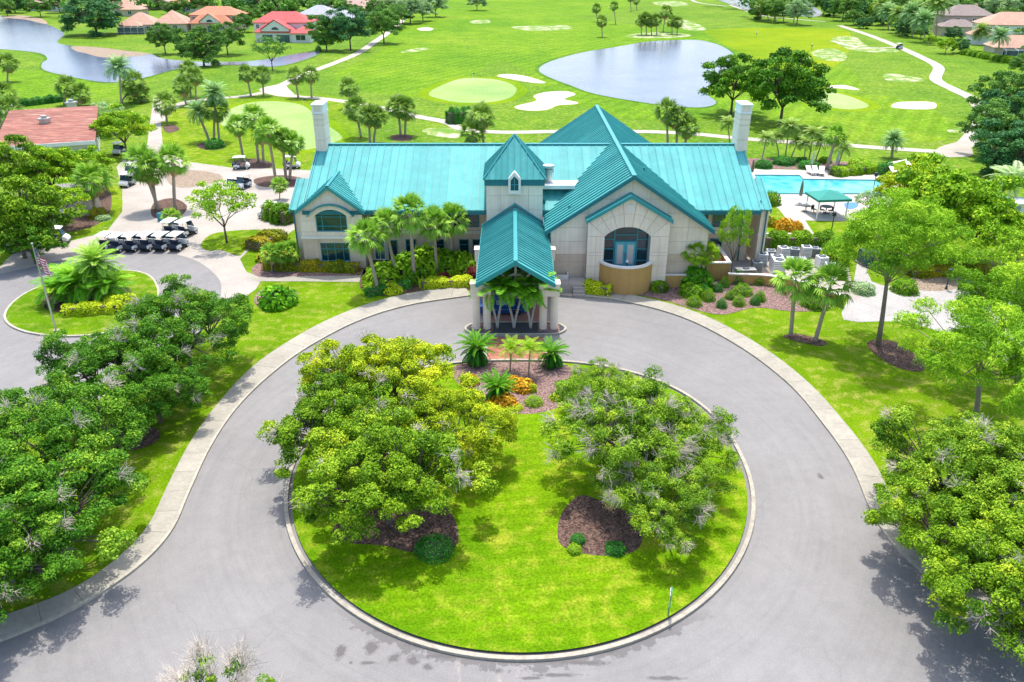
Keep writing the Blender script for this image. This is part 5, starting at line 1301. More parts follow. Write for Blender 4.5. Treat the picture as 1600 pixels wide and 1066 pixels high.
# palms further off: base, crown centre, label
PG = 'palms of the golf course'
FAR = [((380,247),(371,198),'cabbage palm left end of the row beside the practice green',1.0),((404,253),(397,184),'tallest palm in the row beside the practice green',1.1),((412,256),(409,212),'palm half hidden behind the tallest of the practice green row',.9),
 ((431,283),(419,206),'leaning palm over the cart plaza next to the clubhouse',1.15),((447,280),(441,220),'left palm of the pair at the clubhouse corner',1.0),((453,281),(457,226),'right palm of the pair at the clubhouse corner',1.0),
 ((248,329),(223,256),'left leaning trunk of the palm pair in the cart plaza',1.25),((245,327),(236,268),'right trunk of the crossed palm pair in the cart plaza',1.1),((274,327),(269,252),'straight palm right of the leaning pair in the cart plaza',1.15),
 ((343,221),(338,174),'cabbage palm in the dark-ringed clump left of the practice green',1.2),((261,192),(258,163),'stout cabbage palm beside the left cart lane',1.3),((291,165),(285,136),'palm left of a pair over the path near the left lake',1.2),((307,158),(304,120),'taller palm of the pair over the path near the left lake',1.2),
 ((392,150),(385,116),'left palm of the pair at the path fork',1.15),((412,150),(410,118),'right palm of the pair at the path fork',1.15),((466,153),(461,120),'left palm of the pair right of the path fork',1.15),((487,153),(485,118),'right palm of the pair right of the path fork',1.15),
 ((546,170),(545,138),'single palm behind the left chimney fairway',1.2),((564,215),(556,172),'curved palm behind the left wing ridge, left of three',1.25),((578,224),(576,182),'middle palm behind the left wing ridge',1.15),((584,224),(588,184),'right palm behind the left wing ridge, left of three',1.15),
 ((626,212),(622,168),'left palm on the mulch ring behind the left wing',1.2),((633,212),(634,172),'right palm on the mulch ring behind the left wing',1.2),((756,228),(752,184),'shaggy palm behind the ridge left of the tower',1.35),((738,230),(738,208),'low palm at the foot of the shaggy palm left of the tower',1.2),
 ((1043,228),(1042,175),'tall palm behind the ridge right of the cross wing peak',1.2),((1057,228),(1058,186),'middle palm behind the ridge right of the cross wing peak',1.15),((1070,230),(1074,200),'shortest palm behind the ridge right of the cross wing peak',1.15),
 ((12,128),(12,100),'single palm on the left fairway edge',1.4),((100,164),(105,137),'bushy palm behind the rusty roof, left of two',1.35),((118,166),(125,148),'bushy palm behind the rusty roof, right of two',1.25),((190,160),(208,132),'shaggy palm at the barn end of the left lake',1.6),((216,160),(215,148),'low palm beside the shaggy lake palm',1.4),
 ((298,152),(296,110),'slim palm behind the lake pair',1.2),((941,58),(940,34),'lone palm on the far fairway left of the palm island',1.3),((933,34),(932,14),'slim far palm beside the path of the far fairway',1.3),((962,38),(959,10),'slim far palm right of the first far one',1.2),
 ((1002,55),(1002,33),'leftmost palm of the sandy palm island',1.4),((1010,55),(1009,30),'second palm of the sandy palm island',1.4),((1018,55),(1017,34),'third palm of the sandy palm island',1.4),((1026,55),(1025,32),'fourth palm of the sandy palm island',1.4),((1036,50),(1040,20),'tallest palm of the sandy palm island',1.6),((1050,54),(1050,34),'fifth palm of the sandy palm island, right part',1.3),((1058,54),(1059,36),'rightmost palm of the sandy palm island',1.3),
 ((995,16),(994,2),'far slim palm left of two at the top edge',1.2),((986,18),(985,-2),'far slim palm right of the fairway top',1.1),((1190,34),(1188,10),'left palm of the far pond group',1.5),((1200,34),(1199,12),'second palm of the far pond group',1.5),((1212,34),(1212,9),'third palm of the far pond group',1.5),((1224,34),(1226,12),'fourth palm of the far pond group',1.5),((1240,36),(1242,18),'last palm of the far pond group',1.4),
 ((0,190),(4,150),'palm at the left edge behind the barn',1.5),((-4,210),(14,172),'shaggy palm at the left edge by the barn machinery',1.3),
 ((147,332),(145,283),'cabbage palm right behind the small shed',1.3)]
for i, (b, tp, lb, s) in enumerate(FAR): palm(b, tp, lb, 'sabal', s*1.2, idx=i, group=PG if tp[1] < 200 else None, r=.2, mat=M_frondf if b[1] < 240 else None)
palm((327,221),(310,176),'date palm leaning left in the dark-ringed clump','date',1.0, idx=1, r=.22)
palm((335,221),(335,148),'tall date palm at the back of the dark-ringed clump','date',1.1, idx=2, r=.2)
palm((1393,247),(1396,220),'single date palm by the planter right of the pool','date',.85, idx=3, r=.2)
palm((190,165),(186,108),'silvery date palm beside the left lake','date',1.35, idx=4, r=.2)
PL = [((1190,252),(1197,218),'thin feather palm at the left end of the pool hedge',.8),((1217,246),(1213,216),'second feather palm behind the pool',.8),((1227,245),(1233,200),'tallest feather palm behind the pool',1.05),((1236,247),(1246,222),'feather palm right of the tallest behind the pool',.8),((1256,254),(1259,226),'feather palm by the pool steps',.8),((1264,250),(1271,210),'tall thin feather palm at the middle of the pool hedge',.9),((1274,252),(1284,222),'leaning feather palm by the poolside chairs',.8),((1310,258),(1318,232),'low feather palm by the dark poolside tables',.8),((1140,226),(1138,194),'small feather palm left of the right chimney',.9)]
for i, (b, tp, lb, s) in enumerate(PL): palm(b, tp, lb, 'queen', s, idx=i, r=.1, group='feather palms along the pool', mat=M_frondf)
palm((1292,264),(1306,214),'stout cabbage palm leaning over the pool chairs','sabal',1.15, idx=3, r=.24)
RP = [((1388,46),(1386,20),1.9),((1405,52),(1404,24),1.9),((1425,58),(1424,22),2.1),((1445,66),(1442,34),2.0),((1462,62),(1466,6),2.4),((1432,52),(1432,14),2.0),((1475,48),(1480,12),2.0),((1536,70),(1533,50),1.5),((1560,96),(1562,58),1.4),((1376,40),(1378,10),1.8)]
for i, (b, tp, s) in enumerate(sorted(RP, key=lambda q: q[1][0])): palm(b, tp, 'royal palm by the right houses, %s from the left of its row' % ORD[i], 'date', s, idx=i, r=.22, name='royal_palm', group='royal palms by the right houses', mat=M_frondb if i % 2 else M_frondf)
palm((1590,330),(1585,285),'pale feather palm at the right edge above the trellis','queen',1.6, idx=2, r=.12, mat=M_grey)
palm((150,466),(150,415),'feather palm with skirt of dry fronds on the flagpole island','date',1.0, idx=5, r=.26, mat=M_frond, z0=.14)
palm((112,466),(112,440),'low lush feather palm left of the tall one on the flagpole island','queen',1.2, idx=1, r=.2, mat=M_frondg, z0=.14)
palm((88,474),(88,455),'outermost low feather palm at the left of the flagpole island clump','queen',1.05, idx=6, r=.2, mat=M_frondg, z0=.14)
palm((170,470),(172,448),'low feather palm right of the tall one on the flagpole island','queen',1.1, idx=7, r=.2, mat=M_frondg, z0=.14)
palm((130,470),(128,445),'lowest feather palm in front of the tall one on the flagpole island','queen',1.3, idx=3, r=.2, mat=M_frondg, z0=.14)
palm((92,385),(85,380),'tiny feather palm sprout behind the white cart','queen',.35, idx=5, r=.05)

# double-stemmed palms between the portico columns, each frond a piece
for k, (bx, off) in enumerate(((777,(-.55,.5)), (803,(-.62,.62)), (829,(-.5,.55)))):
    x, y = G(bx, 512.5, .15); t = thing('christmas_palm', (x, y, .15), ['left twin-stemmed palm between the portico columns','middle twin-stemmed palm between the portico columns','right twin-stemmed palm between the portico columns'][k], 'palm', 'twin palms under the portico')
    for j, dx in enumerate(off):
        h = 3.3 + .35*((k+j) % 2); o = trunk_mesh(dx, -.1+.25*j, h, .11, .085, k*2+j).build('trunk', plain('pale_ringed_trunk_%d%d' % (k,j), (.42,.40,.36), .8, var=.12, scale=9), None, smooth=True, origin=(0,0,0)); o.parent = t
        add_fronds(t, 'christmas', (dx,-.1+.25*j,h), 16, -.3, 1.25, 1.2, 400+k*7+j)
# pygmy date palms on the island bed
for k, (b, tp) in enumerate((((797,578),(795,548)), ((826,585),(829,547)))):
    z = .3; x, y = G(*b, z); h = height_at(tp[1], y) - z
    t = thing('pygmy_date_palm', (x, y, z), ['left pygmy date palm on the island bed before the crosswalk','right pygmy date palm on the island bed before the crosswalk'][k], 'palm', 'pygmy palms on the island bed')
    o = trunk_mesh(.08, 0, h, .07, .06, k).build('trunk', M_palmbark, None, smooth=True, origin=(0,0,0)); o.parent = t
    add_fronds(t, 'pygmy', (.08,0,h), 28, -.3, 1.3, 1.0, 440+k, M_bright)
# sago cycads: fresh rosette over a ball of older dark fronds
for k, (cx, cy, s, lb) in enumerate(((745,548,1.2,'large dark sago cycad left of the crosswalk'),(862,552,1.0,'sago cycad right of the crosswalk'),(776,606,1.05,'sago cycad with orange heart above the croton on the island'))):
    x, y = G(cx, cy, 1.35); t = thing('sago_cycad', (x, y, .28), lb, 'cycad', 'sago cycads on the island')
    mb = MB(); mb.tube([(0,0,-.1),(0,0,.5),(0,0,1.05*s)], [.2,.24,.18], 10); mb.build('stem', M_bark, None, origin=(0,0,0)).parent = t
    add_fronds(t, 'sago', (0,0,1.05*s), 44, .0, .75, s, 460+k); add_fronds(t, 'sago_low', (0,0,.95*s), 44, -1.25, -.1, s*.92, 480+k, nm='old_frond')
    mb = MB(); mb.tube([(0,0,1.0*s),(0,0,1.2*s),(0,0,1.3*s)], [.2,.17,.05], 10); mb.build('cone', plain('sago_cone_%d' % k, (.42,.36,.2) if k < 2 else (.5,.22,.06), .9), None, origin=(0,0,0)).parent = t

# ---- shrubs and hedges
def bush_mesh(seed, n, L, W, mat, lumps=7, box=False, fl=1.0):
    """dense shrub of unit radius: leaves in shells over a lumpy body"""
    rng = np.random.default_rng(seed); D = unit(rng.normal(size=(n,3))); D[:,2] = np.abs(D[:,2])*1.05 - .1
    if box:
        D = D/np.abs(D).max(1)[:,None]**.55
    ph = rng.uniform(0,6.28,6); r = 1 + .10*np.sin(lumps*D[:,0]+ph[0])*np.sin(lumps*D[:,1]+ph[1]) + .07*np.sin(lumps*1.7*D[:,2]+ph[2])
    rad = r*np.where(rng.random(n) < .3, rng.uniform(.6,.9,n), rng.uniform(.9,1.06,n)); P = D*rad[:,None]
    P[:,2] = np.maximum(P[:,2], .02)
    Q = leaves(rng, P, D*.8+np.array([0,0,.4])+rng.normal(size=(n,3))*.5, L, W)
    tn = .42 + .12*np.sin(3*D[:,0]+ph[3])*np.sin(4*D[:,1]+ph[4]) + rng.normal(size=n)*.16
    return quad_mesh('bush', Q, tn, mat)
BUSH = [bush_mesh(1, 1500, .16, .10, M_shrub), bush_mesh(2, 1500, .17, .10, M_shrub, 5), bush_mesh(3, 2600, .10, .065, M_shrub, 9), bush_mesh(4, 700, .34, .15, M_shrub, 4), bush_mesh(5, 2400, .12, .07, M_shrub, 6, True)]
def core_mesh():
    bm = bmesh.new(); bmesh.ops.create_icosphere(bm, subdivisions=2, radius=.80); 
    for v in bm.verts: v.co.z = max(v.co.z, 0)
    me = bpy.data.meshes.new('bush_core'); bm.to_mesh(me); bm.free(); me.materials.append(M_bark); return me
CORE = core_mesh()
def bush(x, y, rx, ry, h, label, mat, i=0, name='shrub', cat='shrub', group=None, z=0.0, rz=0.0):
    t = thing(name, (x, y, z), label, cat, group); t.rotation_euler = (0,0,rz); t.scale = (rx, ry, h)
    o = mk('foliage', BUSH[i], t); setmat(o, mat); mk('stems', CORE, t, (0,0,0), (.9,.9,.85)); return t  # stems: a solid dark core put inside for the shade between leaves
def bpx(cx, cy, rx, h, label, mat, i=0, ry=None, z=0.0, **kw):
    """photographed foot of the shrub's middle"""
    x, y = G(cx, cy, z + h*.45); return bush(x, y, rx, ry or rx, h, label, mat, i, z=z, **kw)
# round clipped shrubs on the pink mulch, right
RB = [(1153,433,.8,.9),(1186,437,.7,.7),(1133,441,.55,.7),(1121,449,.6,.6),(1141,461,.55,.6),(1107,461,.75,.8),(1128,474,.55,.65),(1155,470,.65,.7),(1161,452,1.05,.7),(1180,469,.55,.65),(1188,463,.6,.7),(1085,470,.8,.7),(1100,455,.7,.9)]
RL = ['round clipped shrub against the low ochre wall, by the sapling','clipped shrub right of the sapling by the low wall','clipped shrub left of the sapling on the pink mulch','clipped shrub beside the fan palms on the pink mulch','round shrub in front of the sapling','dark round shrub at the left end of the clipped shrubs','lowest clipped shrub near the lawn edge','pair-sized clipped shrub in the middle of the pink mulch','long clipped shrub right of the sapling foot','rightmost low clipped shrub near the lawn','upper of the two rightmost clipped shrubs','shrub at the sidewalk corner of the pink mulch','leafy shrub under the fan palms']
for k, (x, y, r, h) in enumerate(RB): bpx(x, y, r*.95, h*1.45, RL[k], M_shrub if k % 3 else M_shrubd, 2, name='clipped_shrub', group='clipped shrubs on the right mulch', rz=k)
# left wing hedges
def hedge(p0, p1, w, h, label, mat, i=4, name='hedge', z=0.0, step=.8, seed=1, cat='hedge'):
    """long hedge: leaf shells along a line as one foliage mesh"""
    a = np.array(G(*p0, z)); b = np.array(G(*p1, z)); L = np.hypot(*(b-a)); n = int(max(500, 420*L*(w+h))); rng = np.random.default_rng(seed)
    t = rng.random(n)*L; th = rng.uniform(-.25, math.pi+.25, n); cs, sn = np.cos(th), np.sin(th); k = np.maximum(np.abs(cs), np.abs(sn))**.55
    lump = 1 + .12*np.sin(t*2.3+seed) + .08*np.sin(t*5.1+2*seed)
    X = t; Y = cs/k*w/2*lump*rng.uniform(.8,1.05,n); Z = np.maximum(.02, sn/k*h*lump*rng.uniform(.85,1.04,n))
    e = (t < w*.3) | (t > L-w*.3); Y = np.where(e, Y*rng.uniform(0,1,n), Y)
    d = (b-a)/L; P = np.c_[a[0]+d[0]*X-d[1]*Y, a[1]+d[1]*X+d[0]*Y, Z]
    N = np.c_[-d[1]*cs, d[0]*cs, np.maximum(sn,0)+.3] + rng.normal(size=(n,3))*.5
    c = np.array([(a[0]+b[0])/2, (a[1]+b[1])/2, 0]); Q = leaves(rng, P-c, N, .2, .12)
    tn = .45 + .15*np.sin(t*1.1+seed) + rng.normal(size=n)*.16
    r = thing(name, (c[0], c[1], z), label, cat); mk('foliage', quad_mesh('hedge', Q, tn, mat), r)
    mb = MB(); mb.bar((a[0]-c[0]+d[0]*.2,a[1]-c[1]+d[1]*.2,h*.4),(b[0]-c[0]-d[0]*.2,b[1]-c[1]-d[1]*.2,h*.4),w*.7,h*.78); mb.build('stems', M_bark, None, origin=(0,0,0)).parent = r  # stems: one solid dark bar filling the hedge as its inner shade
    return r
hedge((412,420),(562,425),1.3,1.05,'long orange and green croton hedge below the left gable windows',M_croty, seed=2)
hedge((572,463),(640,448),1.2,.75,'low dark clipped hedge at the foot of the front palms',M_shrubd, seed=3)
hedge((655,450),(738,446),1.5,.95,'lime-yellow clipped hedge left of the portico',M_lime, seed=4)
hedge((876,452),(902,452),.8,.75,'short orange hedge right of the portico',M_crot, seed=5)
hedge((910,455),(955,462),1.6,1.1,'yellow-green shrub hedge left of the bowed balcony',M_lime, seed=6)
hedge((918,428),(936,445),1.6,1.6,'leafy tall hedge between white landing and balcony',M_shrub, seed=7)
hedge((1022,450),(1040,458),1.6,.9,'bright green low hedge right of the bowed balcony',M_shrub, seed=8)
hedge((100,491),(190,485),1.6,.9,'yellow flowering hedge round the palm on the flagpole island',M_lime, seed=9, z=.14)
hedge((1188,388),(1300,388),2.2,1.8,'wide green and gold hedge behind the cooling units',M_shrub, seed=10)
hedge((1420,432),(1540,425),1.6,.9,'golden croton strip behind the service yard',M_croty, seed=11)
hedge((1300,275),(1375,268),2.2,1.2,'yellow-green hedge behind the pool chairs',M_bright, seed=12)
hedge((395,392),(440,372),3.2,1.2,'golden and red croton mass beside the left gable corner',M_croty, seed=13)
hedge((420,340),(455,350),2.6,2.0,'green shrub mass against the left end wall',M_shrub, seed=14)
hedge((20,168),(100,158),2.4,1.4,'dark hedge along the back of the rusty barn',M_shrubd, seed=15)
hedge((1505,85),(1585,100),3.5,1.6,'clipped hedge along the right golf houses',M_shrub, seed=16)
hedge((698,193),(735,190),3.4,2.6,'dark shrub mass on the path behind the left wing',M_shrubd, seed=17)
SB = [(432,462,1.7,2.0,'big-leaved green shrub on the walkway corner lawn',M_frondg,3),(418,400,1.2,1.1,'orange croton beside the young palms left of the gable',M_croty,3),(446,402,1.2,1.2,'golden croton next to the left gable corner',M_crot,3),
 (600,428,2.0,2.4,'variegated broad-leaved shrub behind the front palms',M_bright,3),(640,415,2.2,2.9,'tall green broad-leaved shrub between the palms',M_shrub,3),(665,405,2.2,3.0,'lush shrub behind the tallest palm',M_bright,3),(700,408,1.9,2.4,'green shrub right of the front palms',M_shrub,3),(725,410,1.7,2.3,'leafy shrub nearest the portico side',M_bright,3),(612,450,1.0,1.0,'pale variegated shrub at the walkway end',M_lime,3),(583,447,1.1,.9,'yellow-green low shrub at the walkway end',M_bright,1),
 (693,432,.7,.9,'maroon-leaved plant under the front palms',M_maroon,3),(722,440,.6,.9,'maroon plant in the lime hedge',M_maroon,3),(738,425,.8,1.3,'maroon plant beside the portico wall',M_maroon,3),(868,420,.6,1.9,'maroon plant right of the portico',M_maroon,3),(880,425,.55,1.7,'low green shrub in the white planter',M_shrub,1),
 (1085,430,1.7,2.4,'lush broad-leaved shrub beside the terrace wall',M_frondg,3),(1082,452,1.3,1.3,'green shrub at the foot of the broad-leaved one',M_shrub,1),(1350,450,1.1,1.1,'pale shrub left of the pine trunk',M_grey,1),(1415,447,1.3,1.3,'round green shrub right of the pine trunk',M_shrub,1),(1305,398,1.6,2.3,'yellow-green shrub right of the cooling units',M_bright,1),(1275,470,1.3,1.2,'dark spreading shrub behind the lawn palms',M_shrub,1),
 (1228,350,1.2,1.5,'orange croton by the pool steps',M_crot,3),(1245,352,.8,1.1,'small red croton by the pool path',M_crot,3),(1200,345,1.0,1.2,'yellow croton against the right end wall',M_croty,3),(1206,310,1.2,1.8,'dark green shrub at the pool corner of the roof',M_shrub,1),
 (1193,256,1.4,1.3,'dark shrub at the left end of the pool bank',M_shrubd,1),(1225,251,1.8,1.2,'dark wide shrub on the pool bank',M_shrubd,1),(1253,250,1.0,.9,'round shrub by the pool palms',M_shrubd,1),(1265,257,1.7,1.3,'dark shrub behind the pool umbrella',M_shrubd,1),(1290,250,1.1,.9,'round shrub behind the leaning palm',M_shrub,1),(1385,263,1.4,2.0,'tall dark shrub beside the raised planter',M_shrubd,1),(1345,256,2.0,1.4,'pale green bush on the pool bank',M_bright,1),
 (335,224,1.6,1.6,'dark shrub at the foot of the date palms',M_shrubd,1),(152,332,1.1,1.3,'golden clipped shrub beside the small shed',M_croty,1),(75,338,2.0,1.2,'brownish low plant under the lamp post',M_grey,1),(160,340,1.0,.6,'low shrub in the shed bed',M_grey,1),
(185,470,1.6,1.3,'yellow shrub at the right of the flagpole island palm',M_lime,1),
 (735,592,.7,.7,'small orange croton below the left sago',M_crot,3),(803,596,.8,.8,'long orange croton between the pygmy palms',M_crot,3),(817,600,.9,.85,'orange croton nearest the right pygmy palm',M_crot,3),(785,625,1.1,.9,'brownish orange croton below the third sago',M_crot,3),(834,626,.7,.65,'round yellow-green shrub on the pink bed',M_bright,2),(808,636,.45,.4,'tiny spotted shrub at the bed edge',M_lime,1),(870,620,.6,.35,'low spreading green plant on the pink bed',M_lime,1),(832,606,.35,.7,'thin spotted plant on the pink bed',M_lime,1),
 (678,852,1.05,.8,'dark clipped shrub in the left ring of mulch',M_shrubd,2),(903,842,.45,.45,'small green shrub in the right mulch bed',M_shrubd,1),(898,857,.42,.4,'small pale shrub in front of the other in the right mulch bed',M_bright,1),(962,855,.6,.4,'flat green shrub in the right mulch bed',M_shrubd,1)]
for k, (x, y, r, h, lb, m, i) in enumerate(SB):
    isl = 520 < y and 700 < x < 1000 or y > 800; bpx(x, y, r, h, lb, m, i, z=.3 if isl else (.14 if 440 < y < 480 and x < 200 else 0.0), rz=k*.7)
# small fan palms beside the terrace and the left corner
for k, (b, tp, lb) in enumerate((((1092,446),(1085,396),'left young fan palm beside the red terrace'),((1105,444),(1105,398),'right young fan palm beside the red terrace'),((425,424),(424,398),'left young palm in the bed left of the gable'),((438,424),(440,396),'middle young palm in the bed left of the gable'),((452,420),(452,394),'right young palm in the bed left of the gable'),((268,358),(268,340),'young palm on the cart plaza behind the carts'),((437,312),(437,290),'young cabbage palm at the left end wall'))):
    palm(b, tp, lb, 'sabal', .8 if k < 2 else .75, idx=k, r=.07, name='young_palm', mat=M_bright if k < 2 else None)
# ------------------------------------------------------------------ vehicles
def wheel(parent, x, y, r, w, rimmat, loc='wheel'):
    mb = MB(); mb.tube([(x-w/2,y,r),(x-w/2+.02,y,r),(x+w/2-.02,y,r),(x+w/2,y,r)], [r*.9,r,r,r*.9], 18)
    o = mb.build('wheel', M_rubber, parent); m2 = MB(); m2.tube([(x-w/2-.012,y,r),(x+w/2+.012,y,r)], r*.55, 14); m2.build('rim', rimmat, o); return o
def side_ext(mb, prof, x0, x1, mi=0): mb.ext([(x0,p[0],p[1]) for p in prof], (x1-x0,0,0), mi)
def golf_cart(body=None, seatm=None, roofm=None):
    body = body or M_white; t = thing('golf_cart', (0,0,0))
    mb = MB(); side_ext(mb, [(1.22,.32),(1.24,.55),(1.10,.78),(.78,.92),(.66,.90),(.62,.34),(.80,.30)], -.58, .58); mb.build('front_cowl', body, t, bevel=.05)
    mb = MB(); side_ext(mb, [(-1.15,.36),(-1.15,.62),(-.95,.72),(-.30,.70),(-.22,.34),(-.5,.30)], -.58, .58); mb.build('rear_body', body, t, bevel=.05)
    mb = MB(); mb.box(-.54,.54,-.2,.64,.26,.33); mb.box(-.5,.5,-1.22,1.18,.2,.27); mb.build('chassis', M_black, t)
    mb = MB(); mb.box(-.52,.52,-.62,-.1,.705,.85); mb.build('seat', seatm or M_navy, t, bevel=.03)
    mb = MB(); mb.box(-.52,.52,-.76,-.66,.86,1.26); mb.build('backrest', seatm or M_navy, t, bevel=.03)
    mb = MB(); mb.box(-.5,.5,-1.28,-.96,.42,.5); mb.box(-.48,.48,-1.30,-1.22,.52,.95); mb.box(-.46,.46,-1.2,-.8,.73,.8); mb.build('bag_rack', M_navy, t, bevel=.02)
    for s in (-1, 1):
        mb = MB(); mb.tube([(s*.52,.74,.90),(s*.50,.45,1.78)], .02, 6); mb.build('roof_post', M_black, t)
        mb = MB(); mb.tube([(s*.52,-.92,.72),(s*.50,-.86,1.78)], .02, 6); mb.build('roof_post', M_black, t)
    mb = MB(); mb.add([(-.49,.73,.95),(.49,.73,.95),(.47,.49,1.66),(-.47,.49,1.66),(-.49,.75,.95),(.49,.75,.95),(.47,.51,1.66),(-.47,.51,1.66)], [(0,1,2,3),(7,6,5,4),(0,4,5,1),(1,5,6,2),(2,6,7,3),(3,7,4,0)]); mb.build('windshield', M_glassb, t)
    mb = MB(); side_ext(mb, [(-1.12,1.78),(-1.05,1.85),(0,1.90),(.62,1.86),(.72,1.79)], -.62, .62); mb.build('roof', roofm or M_white, t, bevel=.03)
    mb = MB(); mb.tube([(-.28,.62,.88),(-.28,.36,1.05)], .02, 6); mb.tube([(-.28+.17*math.cos(a),.36+.06*math.sin(a),1.05+.17*math.sin(a)) for a in np.linspace(0,6.28,13)], .016, 5); mb.build('steering_wheel', M_black, t)
    for s in (-1, 1):
        wheel(t, s*.5, .82, .23, .18, M_white); wheel(t, s*.5, -.78, .23, .2, M_white)
    return t
CART = golf_cart(); CG = 'golf carts on the plaza'
carts = [(170,389,-10,'golf cart at the left end of the plaza row, half behind the island palm'),(188,391,-10,'second golf cart from the left in the plaza row'),(211,390,-10,'third golf cart from the left in the plaza row'),(234,389,-10,'third golf cart from the right in the front plaza row'),(257,389,-10,'second golf cart from the right in the front plaza row'),(280,389,-10,'golf cart at the right end of the front plaza row'),
 (270,367,-10,'left golf cart of the two parked behind the front row'),(293,368,-25,'right golf cart of the two parked behind the front row'),(92,380,-80,'white golf cart seen from its side beside the lamp post'),(200,291,170,'dark golf cart facing the camera at the left lane'),(207,276,175,'golf cart queued behind the one in the left lane'),(223,280,180,'golf cart under the leaning palms'),
 (187,241,180,'golf cart in deep shade under the barn tree'),(378,264,-80,'golf cart parked side-on at the practice green kerb'),(457,263,-85,'golf cart behind the palm pair at the clubhouse corner'),(366,297,165,'left golf cart of the pair in the middle of the plaza'),(381,294,160,'right golf cart of the pair in the middle of the plaza'),(420,340,90,'golf cart half hidden by shrubs at the left end wall'),(1405,77,-60,'golf cart driving on the far right cart path')]
for k, (x, y, a, lb) in enumerate(carts):
    c = CART if k == 0 else copy_tree(CART); gx, gy = G(x, y)
    c.location = (gx, gy, .02); c.rotation_euler = (0,0,math.radians(a)); tag(c, lb, 'golf cart', CG)
M_olive = plain('brown_tool_bed', (.22,.12,.07), .7)
UC = golf_cart(M_greym, M_olive, plain('pale_blue_canopy', (.45,.56,.60), .6)); gx, gy = G(38, 391); UC.location = (gx, gy, .02); UC.rotation_euler = (0,0,math.radians(-60)); UC.scale = (1.15,1.3,1.05)
UC.name = 'utility_cart'; tag(UC, 'utility cart with pale canopy in tree shade at the left edge', 'utility cart')

def car(loc, rz, label, paint):
    t = thing('parked_car', (0,0,0), label, 'car')
    # body shell lofted across the width
    prof = [(-2.2,.42),(-2.22,.62),(-2.12,.86),(-1.6,.93),(-.55,.96),(.85,.96),(1.5,.90),(2.05,.78),(2.2,.58),(2.18,.34),(1.9,.24),(-1.95,.24)]
    V = []; F = []; n = len(prof)
    for xx, k, dz in ((-.88,.985,-.03),(-.80,1.0,.0),(-.4,1.0,.035),(.4,1.0,.035),(.80,1.0,.0),(.88,.985,-.03)):
        for (y, z) in prof: V.append((xx, y*k, z + (dz if z > .5 else 0)))
    for i in range(5):
        for j in range(n): F.append((i*n+j, i*n+(j+1)%n, (i+1)*n+(j+1)%n, (i+1)*n+j))
    F.append(tuple(range(n))); F.append(tuple(5*n+j for j in range(n))[::-1])
    mb = MB(); mb.v = V; mb.f = F; mb.m = [0]*len(F); mb.build('body', paint, t, bevel=.03)
    cab = [(-1.75,.94),(-1.2,1.38),(-.1,1.46),(.45,1.40),(1.2,.95)]
    mb = MB(); bot = [(x, y, z) for x in (-.74,.74) for (y,z) in cab]
    V = []; 
    for xx, s in ((-.76,0),(.76,0)):
        for (y, z) in cab: V.append((xx*(1 if z < 1 else .80), y, z))
    mb.v = V; mb.f = [tuple(range(5)), tuple(range(9,4,-1)), (0,5,6,1),(2,7,8,3),(1,6,7,2),(3,8,9,4)]; mb.m = [0]*6
    mb.build('window_glass', M_glass, t)
    mb = MB(); mb.add([(-.61,-1.2,1.385),(.61,-1.2,1.385),(.61,-.1,1.468),(-.61,-.1,1.468),(.61,.42,1.41),(-.61,.42,1.41)], [(0,1,2,3),(3,2,4,5)]); mb.build('roof', paint, t)
    for s in (-1, 1):
        wheel(t, s*.80, 1.32, .33, .2, M_alloy); wheel(t, s*.80, -1.32, .33, .2, M_alloy)
        mb = MB(); mb.box(s*.62-.16, s*.62+.16, 2.10, 2.2, .60, .72); mb.build('headlight', M_white, t)
        mb = MB(); mb.box(s*.64-.14, s*.64+.14, -2.225, -2.16, .66, .82); mb.build('tail_light', plain('red_lens_%d' % s, (.4,.01,.01), .2), t)
        mb = MB(); mb.box(s*.9-.04, s*.9+.04, -1.9, 1.9, .50, .53) if False else mb.box(min(s*.885,s*.90), max(s*.885,s*.90), -1.7, 1.75, .56, .59); mb.build('side_moulding', M_alloy, t)
    t.location = loc; t.rotation_euler = (0,0,rz); return t
M_blue = plain('metallic_blue_paint', (.012,.10,.36), .22, .3, var=.05, spec=.6)
car((-.85, 67.1, .02), -math.pi/2, 'blue sedan parked under the portico behind the palms', M_blue)
# ------------------------------------------------------------------ barn, shed and far houses
def tileroof(name, c):
    m, t, b, o = nt(name); p = pos(t)
    k = ramp(t, noise(t, .8, 6, .7, p), [(.3, tuple(x*.78 for x in c)), (.7, tuple(min(1,x*1.15) for x in c))])
    t.links.new(k, b.inputs['Base Color']); b.inputs['Roughness'].default_value = .85; bump(t, b, noise(t, 5, 3, .7, p), .5, .1); return m
T_peach = tileroof('peach_tile', (.46,.27,.19)); T_orange = tileroof('orange_tile', (.50,.20,.11)); T_redt = tileroof('red_tile', (.47,.09,.085)); T_grey = tileroof('grey_tile', (.34,.35,.39)); T_brown = tileroof('brown_tile', (.24,.19,.165)); T_pink = tileroof('pink_tile', (.44,.28,.24))
H_white = stucco('white_house_stucco', (.72,.71,.70)); H_tan = stucco('tan_house_stucco', (.36,.26,.15)); H_peach = stucco('peach_house_stucco', (.55,.42,.33)); H_beige = stucco('beige_house_stucco', (.50,.43,.36))
M_screen = plain('dark_pool_screen', (.07,.10,.12), .5, var=.3, scale=.5); M_cage = plain('white_cage_frame', (.62,.64,.66), .5)
